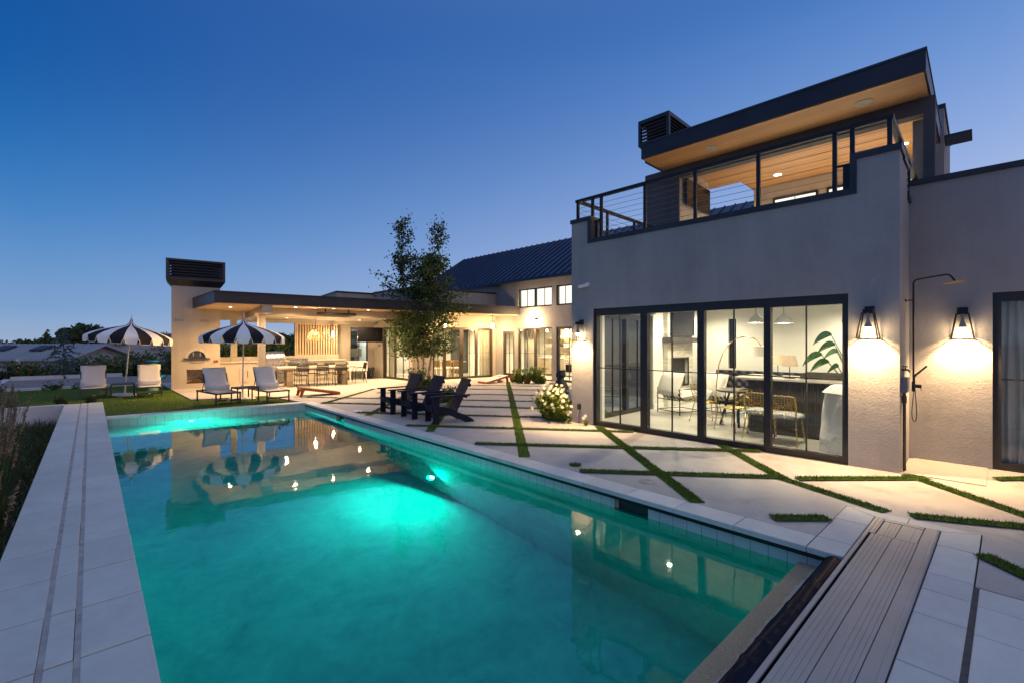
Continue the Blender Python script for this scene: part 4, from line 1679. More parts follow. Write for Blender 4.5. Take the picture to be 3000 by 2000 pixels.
# ---- gabled middle house (kitchen)
def build_gable():
    g = Thing('gabled_house', 'middle house with steep dark standing-seam metal roof and kitchen windows', 'house', (7.52, 12, 0), frame='house')
    P = lambda a, t, z: (7.52 + t, a, z)
    m = g.mb()
    wallgrid(m, P, 5.55, 16.3, 0, .25, -.12, 4.72, [(14.88, 15.69, -.2, 2.24), (12.518, 14.65, -.2, 2.38), (10.9, 12.263, -.2, 2.38), (12.508, 14.627, 3.32, 4.20), (10.4, 12.263, 3.32, 4.20)])
    wallgrid(m, P, 16.3, 23.3, 0, .25, 3.0, 4.72, [])
    m.build('front_wall', 'stucco', g.o)
    m = g.mb()
    # gable ends
    for u in (5.6, 23.05):
        m.add([(7.77, u, 3.0), (14.9, u, 3.0), (14.9, u, 4.66), (11.2, u, 7.12), (7.77, u, 4.9), (7.77, u + .2, 3.0), (14.9, u + .2, 3.0), (14.9, u + .2, 4.66), (11.2, u + .2, 7.12), (7.77, u + .2, 4.9)],
              [(0, 1, 2, 3, 4), (9, 8, 7, 6, 5), (0, 5, 6, 1), (1, 6, 7, 2), (2, 7, 8, 3), (3, 8, 9, 4), (4, 9, 5, 0)])
    m.build('gable_wall', 'stucco', g.o)
    m = g.mb()
    for sgn in (-1, 1):
        e0 = 11.2 + sgn * 3.95
        v = [(e0, 3.0, 4.66), (e0, 23.4, 4.66), (11.2, 23.4, 7.2), (11.2, 3.0, 7.2), (e0, 3.0, 4.56), (e0, 23.4, 4.56), (11.2, 23.4, 7.10), (11.2, 3.0, 7.10)]
        m.add(v, [(0, 1, 2, 3), (7, 6, 5, 4), (0, 4, 5, 1), (1, 5, 6, 2), (2, 6, 7, 3), (3, 7, 4, 0)])
    rf = m.build('roof', 'seam_roof', g.o)
    m = g.mb()
    for k in range(50):
        u = 3.2 + k * .41
        m.bar((7.23, u, 4.672), (11.2, u, 7.222), .03, .05)
    m.build('seam', 'seam_roof', rf)
    m = g.mb()
    m.box(7.12, 7.25, 3.0, 23.4, 4.50, 4.61)
    m.build('gutter', 'seam_roof', g.o)
    m = g.mb()
    m.box(7.7, 7.9, 20.6, 20.9, 4.7, 5.35)
    m.build('vent_box', 'fascia', g.o)
    glazing(g, P, 14.88, 15.69, 0, 2.24, [], [15.29], [1.19], name='side_door', mat='bronze_frame', t0=.04, jamb=.12, head=.13, sill=.22, mw=.014)
    glazing(g, P, 12.518, 14.65, 0, 2.38, [(13.503, 13.631)], [14.109, 13.023], [1.21], name='kitchen_door', mat='bronze_frame', t0=.04, jamb=.05, head=.06, sill=.06, mw=.014)
    glazing(g, P, 10.9, 12.263, 0, 2.38, [], [11.6], [1.21], name='kitchen_door', mat='bronze_frame', t0=.04, jamb=.12, head=.1, sill=.1, mw=.014)
    glazing(g, P, 12.508, 14.627, 3.32, 4.20, [(13.5, 13.6)], [14.1, 13.0], [], name='upper_window', t0=.03, jamb=.05, head=.06, sill=.06, mw=.012)
    glazing(g, P, 10.4, 12.263, 3.32, 4.20, [], [11.8, 11.3], [], name='upper_window', t0=.03, jamb=.05, head=.06, sill=.06, mw=.012)
    m = g.mb()
    for a, b in ((12.53, 14.60), (10.42, 12.24)):
        n = int((b - a) / .08)
        for i in range(n):
            u = a + (b - a) * i / n
            m.box(7.72, 7.735 + .012 * (i % 2), u, u + (b - a) / n, 3.34, 4.18)
    m.build('blind', 'shade_glow', g.o)  # emissive blinds replace light from the upper rooms
    # kitchen interior
    m = g.mb()
    m.box(12.6, 12.8, 9, 16.1, 0, 2.9)
    m.box(7.77, 12.6, 8.8, 9.0, 0, 2.9)
    m.box(7.77, 12.6, 16.12, 16.3, 0, 2.9)
    m.box(7.77, 12.8, 9.0, 16.3, 2.82, 2.95)
    m.build('interior_wall', 'interior_white', g.o)
    m = g.mb()
    m.box(7.55, 12.6, 9.0, 16.12, -.1, .012)
    m.build('interior_floor', 'floor_tile', g.o)
    for u in (10.4, 12.2, 13.9):
        t = downlight((9.4, u, 2.82), 'house', {10.4: 'recessed kitchen ceiling light nearest the stucco block', 12.2: 'recessed kitchen ceiling light in the middle of its row', 13.9: 'recessed kitchen ceiling light nearest the narrow side door'}[u], 'kitchen ceiling lights', 95, 160, color=(1, .78, .48))
    # kitchen run along the back wall
    k = Thing('kitchen_cabinets', 'beige kitchen cabinets with pale worktop seen through the tall windows', 'cabinets', (10.6, 12.3, 0), frame='house')
    k.mb().box(9.9, 10.52, 11.2, 13.02, .10, .90).box(9.9, 10.52, 13.75, 15.6, .10, .90).build('carcass', 'cabinet', k.o)
    m = k.mb()
    for a, b in ((11.25, 12.1), (12.12, 13.0), (13.78, 14.6), (14.63, 15.55)):
        for z0, z1 in ((.13, .38), (.40, .64), (.66, .87)):
            m.box(9.882, 9.899, a, b, z0, z1)
    m.build('drawer_front', 'cabinet', k.o)
    m = k.mb()
    for a, b in ((11.25, 12.1), (12.12, 13.0), (13.78, 14.6), (14.63, 15.55)):
        for z in (.35, .61, .84):
            m.box(9.862, 9.880, (a + b) / 2 - .16, (a + b) / 2 + .16, z - .008, z + .004)
    m.build('handle', 'bronze_frame', k.o)
    k.mb().box(9.87, 10.54, 11.18, 13.04, .902, .94).box(9.87, 10.54, 13.73, 15.62, .902, .94).build('worktop', 'white_paint', k.o)
    k.mb().box(10.54, 10.70, 9.2, 16.0, .012, 2.8).build('backsplash', 'backsplash', k.o)
    m = k.mb()
    m.box(10.3, 10.54, 13.9, 15.4, 1.42, 1.46).box(10.3, 10.54, 13.9, 15.4, 1.88, 1.92).box(10.3, 10.54, 11.3, 12.7, 1.42, 1.46).box(10.3, 10.54, 11.3, 12.7, 1.88, 1.92)
    m.build('shelf', 'oak', k.o)
    r = Thing('kitchen_range', 'pale range cooker with red knobs between the kitchen cabinets', 'cooker', (10.2, 13.38, 0), frame='house')
    r.mb().box(9.88, 10.53, 13.03, 13.74, .08, .93).build('oven_body', 'white_paint', r.o)
    r.mb().box(9.868, 9.879, 13.12, 13.65, .26, .62).build('oven_window', 'screen_black', r.o)
    m = r.mb()
    m.tube([(9.845, 13.1, .68), (9.845, 13.67, .68)], .012, 8)
    m.build('handle', 'stainless', r.o)
    for i in range(5):
        m = r.mb()
        u = 13.12 + i * .13
        m.tube([(9.88, u, .82), (9.84, u, .82)], .03, 10)
        m.build('knob', 'red_plastic', r.o)
    m = r.mb()
    m.box(9.92, 10.5, 13.06, 13.71, .931, .95)
    m.build('hob', 'black_metal', r.o)
    hd = Thing('range_hood', 'boxy wood-trimmed range hood above the cooker', 'range hood', (10.2, 13.38, 1.7), frame='house')
    hd.mb().box(10.0, 10.538, 12.95, 13.82, 1.92, 2.818).build('hood', 'interior_white', hd.o)
    hd.mb().box(9.985, 10.536, 12.93, 13.84, 1.72, 1.919).build('trim_band', 'oak', hd.o)
    pf = Thing('pot_filler', 'black folding pot-filler tap on the wall over the cooker', 'tap', (10.53, 13.4, 1.35), frame='house')
    m = pf.mb()
    m.tube([(10.538, 13.5, 1.3), (10.46, 13.5, 1.3), (10.46, 13.5, 1.42), (10.42, 13.2, 1.42), (10.42, 13.2, 1.36), (10.36, 13.5, 1.36), (10.36, 13.5, 1.22)], .013, 8)
    m.build('pipe', 'black_metal', pf.o)
    rnd = random.Random(21)
    labs = ['dark jar on the lower kitchen shelf beside the hood', 'tan bowl on the upper kitchen shelf', 'green potted herb on the worktop near the cooker', 'yellow bottle on the worktop by the shelves', 'dark crock on the worktop near the window']
    for (u, z, mt, hh, rr, lab, nm, ct) in ((14.3, 1.46, 'plastic_dark', .2, .09, labs[0], 'jar', 'jar'), (14.8, 1.92, 'rattan', .16, .13, labs[1], 'bowl', 'bowl'),
                                           (12.8, .94, 'leaf_mid', .3, .12, labs[2], 'herb_pot', 'plant'), (14.05, .94, 'pale_orange', .26, .045, labs[3], 'bottle', 'bottle'), (14.5, .94, 'board_dark', .22, .09, labs[4], 'crock', 'jar')):
        t = Thing(nm, lab, ct, (10.38, u, z), frame='house')
        MB().lathe([(0, 0), (rr * .8, 0), (rr, hh * .4), (rr * .85, hh * .8), (rr * .4, hh * .9), (rr * .4, hh), (0, hh)], n=12).build('body', mt, t.o, smooth=True)
    # warm flood light over the kitchen door
    t = Thing('flood_light', 'bright twin flood light above the kitchen doors', 'wall light', (7.52, 13.57, 2.74), frame='house')
    m = MB()
    m.box(-.05, -.002, -.05, .05, -.05, .05)
    m.build('base', 'plastic_white', t.o)
    for s_ in (-1, 1):
        m = MB()
        m.tube([(-.05, .02 * s_, 0), (-.13, .10 * s_, -.03)], .045, 12)
        hdm = m.build('lamp_head', 'plastic_white', t.o)
        m = MB()
        m.tube([(-.131, .1012 * s_, -.0304), (-.136, .106 * s_, -.032)], .040, 12)
        m.build('lens', 'bulb_white', hdm)
    t.light('POINT', (7.30, 13.57, 2.66), 50, (1, .64, .32), .06)
    # side wing curtain in the kitchen window
    c = Thing('curtain', 'white curtain drawn to the side inside the kitchen doors', 'curtain', (7.95, 14.35, .02), frame='house')
    m = c.mb()
    v = []
    n = 40
    for i in range(n + 1):
        u = 14.05 + .58 * i / n
        for z in (.03, 2.5):
            v.append((7.95 + .03 * math.sin(u * 60), u, z))
    m.add(v, [(2 * i, 2 * i + 2, 2 * i + 3, 2 * i + 1) for i in range(n)])
    m.build('fabric', 'curtain', c.o, smooth=True)


build_gable()


# ---- flat-roofed wing with dining room
W1A, W1B = (6.85, 5.0), (7.45, 1.75)
_d = Vector((W1B[0] - W1A[0], W1B[1] - W1A[1]))
W1L = _d.length
_d.normalize()
W1N = Vector((-_d.y, _d.x))      # into the room


def PW1(a, t, z):
    return (W1A[0] + _d.x * a + W1N.x * t, W1A[1] + _d.y * a + W1N.y * t, z)


def build_wing():
    w = Thing('dining_wing', 'flat-roofed pale stucco wing with bronze glass doors behind the small tree', 'house', (9, 4, 0), frame='wing')
    m = w.mb()
    P2 = lambda a, t, z: (a, 1.75 + t, z)
    wallgrid(m, P2, 7.45, 12.1, 0, .24, -.12, 4.10, [(8.45, 11.72, -.2, 2.41)])
    wallgrid(m, PW1, 0, W1L, 0, .24, -.12, 4.10, [(.80, 3.08, -.2, 2.41)])
    P5 = lambda a, t, z: (a, 5.0 + t, z)
    wallgrid(m, P5, 5.05, 6.95, 0, .24, -.12, 4.05, [(5.708, 6.545, .60, 2.41)])
    m.box(5.05, 5.29, 5.24, 9.5, -.12, 4.05)
    m.build('outer_wall', 'stucco_light', w.o)
    m = w.mb()
    m.box(7.42, 12.0, 1.72, 2.02, 4.102, 4.17)
    m.prism([PW1(0, -.03, 0)[:2], PW1(W1L - .03, -.03, 0)[:2], PW1(W1L - .03, .27, 0)[:2], PW1(0, .27, 0)[:2]], 4.104, 4.172)
    m.box(5.02, 6.84, 4.97, 5.27, 4.052, 4.12)
    m.box(5.02, 5.32, 5.27, 9.5, 4.053, 4.121)
    m.build('parapet_cap', 'fascia', w.o)
    glazing(w, P2, 8.45, 11.72, 0, 2.41, [(9.022, 9.146), (9.868, 10.072), (10.735, 10.871)], [8.74, 9.522, 10.429, 11.204], [1.205], name='glass_door', mat='bronze_frame', t0=.04, jamb=.1, head=.1, sill=.1, mw=.013, handle=9.97)
    glazing(w, PW1, .80, 3.08, 0, 2.41, [(1.77, 1.84)], [1.28, 2.45], [1.205], name='glass_door', mat='bronze_frame', t0=.04, jamb=.1, head=.1, sill=.1, mw=.013)
    glazing(w, P5, 5.708, 6.545, .60, 2.41, [], [6.13], [1.5], name='office_window', mat='black_frame', t0=.04, jamb=.05, head=.05, sill=.05, mw=.013)
    m = w.mb()
    m.box(7.0, 12.0, 9.0, 9.2, 0, 2.9)
    m.box(11.98, 12.1, 1.99, 9.0, 0, 2.9)
    m.box(7.1, 7.3, 6.9, 9.0, 0, 2.9)
    m.box(5.29, 7.1, 7.8, 8.0, 0, 2.9)
    m.box(6.9, 7.1, 5.25, 8.0, 0, 2.9)
    m.prism([(5.06, 5.01), (6.86, 5.01), (7.46, 1.8), (12.1, 1.8), (12.1, 9.2), (5.06, 9.2)], 2.84, 2.95)
    m.build('interior_wall', 'interior_white', w.o)
    m = w.mb()
    m.prism([(6.95, 5.1), (7.5, 1.85), (12.0, 1.85), (12.0, 9.0), (6.95, 9.0)], -.1, .012)
    m.build('interior_floor', 'floor_tile', w.o)
    for (x, y, lab) in ((8.4, 3.4, 'recessed dining room light nearest the narrow corner door'), (10.3, 3.4, 'recessed dining room light behind the middle of the wide glass doors'), (9.3, 6.0, 'recessed dining room light deepest in the room')):
        downlight((x, y, 2.84), 'wing', lab, 'dining room ceiling lights', 105, 160, color=(1, .78, .48))
    t = downlight((6.0, 6.4, 2.84), 'wing', 'recessed light in the office behind the television', 'office light', 40, 160, color=(.9, .95, .9))
    # bits inside the dining room
    c = Thing('curtain', 'cream curtain at the right end of the wide dining room doors', 'curtain', (11.45, 2.15, .02), frame='wing')
    m = c.mb()
    v = []
    n = 50
    for i in range(n + 1):
        x = 11.15 + .72 * i / n
        for z in (.03, 2.6):
            v.append((x, 2.12 + .035 * math.sin(x * 55), z))
    m.add(v, [(2 * i, 2 * i + 2, 2 * i + 3, 2 * i + 1) for i in range(n)])
    m.build('fabric', 'curtain', c.o, smooth=True)
    c = Thing('curtain', 'cream curtain inside the corner glass door near the television', 'curtain', (7.4, 4.1, .02), frame='wing')
    m = c.mb()
    v = []
    for i in range(n + 1):
        a = .85 + .5 * i / n
        for z in (.03, 2.6):
            v.append(PW1(a, .38 + .03 * math.sin(a * 70), z))
    m.add(v, [(2 * i, 2 * i + 2, 2 * i + 3, 2 * i + 1) for i in range(n)])
    m.build('fabric', 'curtain', c.o, smooth=True)
    p = Thing('column', 'grey stone-clad column standing in the dining room', 'column', (11.6, 5.0, .012), frame='wing')
    m = p.mb()
    m.box(11.3, 11.95, 4.6, 5.4, .012, 2.83)
    m.build('stone', 'charcoal_metal', p.o)
    t = Thing('dining_table', 'long oak dining table inside the wide glass doors', 'table', (9.6, 3.6, .012), frame='wing')
    t.mb().box(8.7, 11.0, 3.15, 4.1, .70, .76).build('tabletop', 'oak', t.o, bevel=.005)
    for x in (9.0, 10.7):
        for s_ in (-1, 1):
            m = t.mb()
            m.bar((x + .3 * s_, 3.62, .02), (x - .1 * s_, 3.62, .70), .09, .07, (0, 1, 0))
            m.build('leg', 'oak', t.o)
    first = None
    for i, x in enumerate((8.95, 9.55, 10.15)):
        lab = ['cane-backed oak chair at the tree end of the indoor dining table', 'cane-backed oak chair in the middle of the indoor dining table', 'cane-backed oak chair at the far end of the indoor dining table'][i]
        if first is None:
            ch = Thing('dining_chair', lab, 'chair', (x, 2.75, .012), frame='wing', group='indoor dining chairs')
            MB().box(-.25, .25, -.22, .25, .40, .47).build('seat', 'cushion_cream', ch.o, bevel=.02)
            MB().box(-.25, .25, -.25, -.22, .55, .84).build('backrest', 'rattan', ch.o)
            for sx in (-.22, .22):
                for y0, z1 in ((-.235, .86), (.22, .41)):
                    MB().bar((sx, y0, 0), (sx, y0, z1), .035, .035).build('leg', 'oak', ch.o)
            first = ch
        else:
            x_, y_ = fpoint('wing', x, 2.75)
            clone(first, (x_, y_, .012), RAD(-7), lab)
    s = Thing('sideboard', 'grey cabinet inside the corner glass door', 'cabinet', (8.3, 4.8, .012), frame='wing')
    s.mb().box(7.75, 8.9, 4.6, 5.0, .15, .95).build('body', 'plastic_grey', s.o, bevel=.006)
    m = s.mb()
    for x in (7.8, 8.85):
        m.box(x - .02, x + .02, 4.65, 4.95, .012, .15)
    m.build('foot', 'black_metal', s.o)
    v_ = Thing('vase', 'round grey vase on the grey cabinet', 'vase', (8.25, 4.8, .95), frame='wing')
    MB().lathe([(.06, 0), (.15, .08), (.16, .18), (.1, .27), (.05, .30), (.06, .34)], n=16, cap=False).build('body', 'plastic_grey', v_.o, smooth=True)
    # pendant lantern seen inside and outside
    for (x, lab) in ((8.64, 'hanging lantern half hidden by the tree crown'), (11.15, 'hanging lantern under the roof edge beside the kitchen wall')):
        t = Thing('hanging_lantern', lab, 'pendant light', (x, .9, 2.37), frame='wing', group='hanging lanterns under the roof edge')
        m = MB()
        m.tube([(0, 0, .33), (0, 0, .585)], .008, 6)
        m.lathe([(.06, .575), (.06, .592)], n=14)
        m.build('stem', 'black_metal', t.o)
        m = MB()
        cb = [(sx * .115, sy * .115, 0) for sx, sy in ((-1, -1), (1, -1), (1, 1), (-1, 1))]
        ct = [(sx * .06, sy * .06, .33) for sx, sy in ((-1, -1), (1, -1), (1, 1), (-1, 1))]
        for i in range(4):
            m.bar(cb[i], ct[i], .012, .012)
            m.bar(ct[i], ct[(i + 1) % 4], .012, .012)
            m.bar(cb[i], cb[(i + 1) % 4], .012, .012)
        m.build('frame', 'black_metal', t.o)
        m = MB()
        m.lathe([(.028, .26), (.07, .06), (.075, .02), (0, .012)], n=14, cap=False)
        m.build('bulb', 'bulb_white', t.o, smooth=True)
        t.light('POINT', (x, .9, 2.33), 36, (1, .60, .26), .06)
    o = Thing('monitor', 'silver desktop monitor seen through the office window', 'monitor', (6.1, 5.55, .95), frame='wing')
    o.mb().box(5.80, 6.40, 5.5, 5.53, 1.0, 1.40).build('screen_back', 'plastic_grey', o.o, bevel=.008)
    o.mb().box(6.06, 6.14, 5.5, 5.6, .80, 1.02).box(5.98, 6.22, 5.45, 5.65, .79, .80).build('stand', 'stainless', o.o)
    d = Thing('desk', 'desk inside the office window', 'desk', (6.1, 5.6, .012), frame='wing')
    d.mb().box(5.4, 6.85, 5.3, 6.0, .74, .785).build('desktop', 'white_paint', d.o)
    m = d.mb()
    for x in (5.45, 6.8):
        for y in (5.35, 5.95):
            m.box(x - .02, x + .02, y - .02, y + .02, 0.012, .74)
    m.build('leg', 'black_metal', d.o)
    bk = Thing('bookcase', 'dark bookcase at the back of the office', 'bookcase', (6.1, 7.5, .012), frame='wing')
    m = bk.mb()
    m.box(5.4, 6.85, 7.75, 7.79, .012, 2.3)
    for z in (.1, .6, 1.1, 1.6, 2.1):
        m.box(5.4, 6.85, 7.4, 7.75, z, z + .03)
    m.build('shelf', 'charcoal_metal', bk.o)


build_wing()


# ---- patio roof with its beam, post and pillars
def build_patio_cover():
    c = Thing('patio_cover', 'long flat patio roof with dark metal edge sheltering the outdoor kitchen', 'patio roof', (1.5, 1.0, 0), frame='wing')
    poly = [(0, 0), (12.1, 0), (12.1, 1.74), (7.43, 1.74), (6.83, 4.99), (.36, 4.99), (.36, 3.62), (-.52, 3.62)]
    inn = [(.03, .03), (12.07, .03), (12.07, 1.735), (7.425, 1.735), (6.825, 4.96), (.39, 4.96), (.39, 3.615), (-.48, 3.615)]
    m = c.mb()
    m.prism(poly, 2.99, 3.34)
    r = m.build('roof', 'fascia_bronze', c.o)
    m = c.mb()
    pr = [(-.02, -.022), (12.1, -.022), (12.1, .06), (.03, .06)]
    m.prism(pr, 3.342, 3.37)
    m.prism([(-.025, -.024), (12.1, -.024), (12.1, 0.0), (-.025, 0.0)], 3.285, 3.30)
    m.prism([(-.54, 3.62), (-.02, -.022), (.05, 0), (-.47, 3.62)], 3.341, 3.369)
    m.build('drip_edge', 'fascia', r)
    c.mb().prism(inn, 2.968, 2.989).build('soffit', 'soffit_wood', c.o)
    m = c.mb()
    m.box(1.36, 1.66, .06, 4.6, 2.71, 2.967)
    m.build('beam', 'stucco_light', c.o)
    m = c.mb()
    m.box(1.66, 6.95, 1.2, 1.4, 2.69, 2.966)
    m.build('header', 'stucco_light', c.o)
    m = c.mb()
    m.prism([(1.66, 1.401), (6.93, 1.401), (6.83, 4.98), (1.66, 4.98)], 2.70, 2.74)
    m.build('ceiling', 'stucco_light', c.o)
    m = c.mb()
    m.box(1.34, 1.56, .9, 1.13, 0, 2.709)
    m.build('post', 'stucco_light', c.o)
    m = c.mb()
    m.box(.77, 1.0, 4.6, 4.84, 1.13, 2.62)
    m.build('pillar', 'stucco_light', c.o)
    m = c.mb()
    m.box(.36, 1.36, 4.6, 4.85, 2.62, 2.966)
    m.box(1.36, 6.8, 4.62, 4.85, 2.55, 2.699)
    m.build('back_beam', 'stucco_light', c.o)
    for i, (x, lab) in enumerate(((2.45, 'glowing recessed light under the patio roof edge nearest the post'), (3.75, 'glowing recessed light under the patio roof edge behind the heater'), (5.05, 'glowing recessed light under the patio roof edge nearest the television'))):
        downlight((x, .40, 2.967), 'wing', lab, 'recessed lights along the patio roof edge', 70, 165, color=(1, .64, .30))
    downlight((.55, 1.6, 2.967), 'wing', 'recessed light in the orange soffit near the outdoor fireplace', 'patio soffit light', 95, 165, color=(1, .58, .22))
    for (x, y, lab) in ((2.6, 3.0, 'recessed light in the low patio ceiling over the big grill'), (5.6, 3.2, 'recessed light in the low patio ceiling over the white desk')):
        downlight((x, y, 2.70), 'wing', lab, 'lights in the low patio ceiling', 45, 165, color=(1, .68, .36))
    h = Thing('patio_heater', 'long black infrared heater hanging under the patio roof', 'patio heater', (4.0, .9, 2.75), frame='wing')
    m = h.mb()
    prof = [(-.075, .0), (-.05, .045), (.04, .055), (.08, .03), (.06, -.03), (-.04, -.045)]
    n = len(prof)
    v = [(x, .9 + a, 2.79 + b) for x in (3.28, 4.72) for a, b in prof]
    m.add(v, [(i, (i + 1) % n, n + (i + 1) % n, n + i) for i in range(n)] + [tuple(range(n - 1, -1, -1)), tuple(range(n, 2 * n))])
    m.build('heater_body', 'black_metal', h.o)
    for x in (3.58, 4.44):
        m = h.mb()
        m.box(x - .02, x + .02, .88, .92, 2.83, 2.967)
        m.box(x - .04, x + .04, .84, .96, 2.955, 2.967)
        m.build('bracket', 'black_metal', h.o)
    tv = Thing('television', 'black television on an arm beside the dining wing glass doors', 'television', (6.2, 3.6, 2.05), frame='wing')
    m = tv.mb()
    m.cbox((6.17, 3.55, 2.05), (1.14, .055, .67), (RAD(-4), RAD(.8), RAD(-4)))
    m.build('screen', 'screen_black', tv.o, bevel=.006)
    m = tv.mb()
    m.bar((6.3, 3.58, 2.02), (6.75, 3.75, 2.02), .05, .05)
    m.bar((6.75, 3.75, 2.02), (6.93, 4.35, 2.02), .05, .05)
    m.build('wall_arm', 'charcoal_metal', tv.o)


build_patio_cover()


# ---- outdoor fireplace tower with pizza oven
def build_fireplace():
    f = Thing('outdoor_fireplace', 'tall stucco chimney with pizza oven, firebox and dark louvred cap', 'fireplace', (-.4, 3.65, 0), frame='wing')
    P = lambda a, t, z: (a, 3.65 + t, z)
    m = f.mb()
    arch = []
    # wall with a rectangular firebox opening and an arched oven opening
    wallgrid(m, P, -1.165, .354, 0, .42, -.1, 3.80, [(-.703, -.14, .17, .70), (-.66, -.12, 1.12, 1.43)])
    m.box(-1.165, .354, 4.07, 4.60, -.1, 3.80)
    m.build('stack', 'stucco_light', f.o)
    m = f.mb()
    # arch ring and oven mouth
    n = 20
    cx, zc, ri, ro = -.39, 1.13, .275, .385
    for i in range(n):
        a0, a1 = math.pi * i / n, math.pi * (i + 1) / n
        pts = [(cx + r * math.cos(a), zc + r * math.sin(a)) for a, r in ((a0, ri), (a0, ro), (a1, ro), (a1, ri))]
        for y0, y1 in ((3.622, 3.72),):
            v = [(x, y0, z) for x, z in pts] + [(x, y1, z) for x, z in pts]
            m.add(v, [(0, 1, 2, 3), (1, 5, 6, 2), (0, 3, 7, 4)])
    m.build('arch_surround', 'counter_top', f.o)
    m = f.mb()
    v = [(cx, 3.70, zc)] + [(cx + ri * math.cos(math.pi * i / n), 3.70, zc + ri * math.sin(math.pi * i / n)) for i in range(n + 1)]
    m.add(v, [(0, i + 2, i + 1) for i in range(n)])
    od = m.build('oven_door', 'charcoal_metal', f.o)
    m = f.mb()
    for x in (-.50, -.28):
        m.box(x - .02, x + .02, 3.675, 3.698, 1.18, 1.36)
    m.build('door_handle', 'stainless', od)
    m = f.mb()
    m.box(-.80, .03, 3.55, 3.72, 1.085, 1.125)
    m.build('shelf', 'charcoal_metal', f.o)
    m = f.mb()
    m.box(-.585, -.15, 3.63, 3.66, .95, 1.08)
    m.build('oven_plinth', 'vent_grey', f.o)
    m = f.mb()
    m.box(-.703, -.14, 4.02, 4.06, .17, .70)
    m.box(-.70, -.69, 3.68, 4.02, .17, .70)
    m.box(-.153, -.143, 3.68, 4.02, .17, .70)
    m.box(-.70, -.143, 3.68, 4.02, .171, .18)
    m.build('firebox', 'firebrick', f.o)
    m = f.mb()
    for a, b, z in ((-.66, -.2, .215), (-.6, -.24, .25), (-.52, -.3, .29)):
        m.tube([(a, 3.85, z), (b, 3.90, z + .01)], .035, 8)
    m.build('log', 'burnt_log', f.o)
    for k, x in enumerate((-.93, -.16)):
        m = f.mb()
        for i in range(3):
            m.box(x - .13 + i * .10, x - .13 + i * .10 + .07, 3.644, 3.66, 2.49, 2.58)
        m.build('vent', 'vent_grey', f.o)
    m = f.mb()
    x0, x1, y0, y1 = -1.165, .354, 3.65, 4.60
    e = .16
    m.add([(x0, y0, 3.80), (x1, y0, 3.80), (x1, y1, 3.80), (x0, y1, 3.80), (x0 - e, y0 - e, 4.02), (x1 + e, y0 - e, 4.02), (x1 + e, y1 + e, 4.02), (x0 - e, y1 + e, 4.02)],
          [(0, 1, 5, 4), (1, 2, 6, 5), (2, 3, 7, 6), (3, 0, 4, 7), (0, 3, 2, 1), (4, 5, 6, 7)])
    m.box(x0 - e, x1 + e, y0 - e, y1 + e, 4.02, 4.10)
    m.box(x0 - e, x1 + e, y0 - e, y1 + e, 4.72, 4.79)
    for x in (x0 - e, x1 + e - .09):
        for y in (y0 - e, y1 + e - .09):
            m.box(x, x + .09, y, y + .09, 4.10, 4.72)
    m.box(x0, x1, y0, y1, 4.10, 4.70)
    cap = m.build('chimney_cap', 'fascia', f.o)
    m = f.mb()
    for k in range(6):
        z = 4.15 + k * .103
        m.cbox(((x0 + x1) / 2, y0 - e + .05, z), (x1 - x0 + .16, .014, .11), (RAD(-38), 0, 0))
        m.cbox((x0 - e + .05, (y0 + y1) / 2, z), (.014, y1 - y0 + .16, .11), (0, RAD(38), 0))
        m.cbox((x1 + e - .05, (y0 + y1) / 2, z), (.014, y1 - y0 + .16, .11), (0, RAD(-38), 0))
    m.build('louvre', 'fascia', cap)
    t = Thing('timer_display', 'small black switch with glowing red display on the fireplace tower', 'timer', (.21, 3.648, 1.0), frame='wing')
    MB().box(-.065, .065, -.04, -.001, -.04, .04).build('case', 'plastic_dark', t.o, bevel=.004)
    MB().box(-.055, .01, -.043, -.0405, -.02, .025).build('display', 'red_glow', t.o)


build_fireplace()


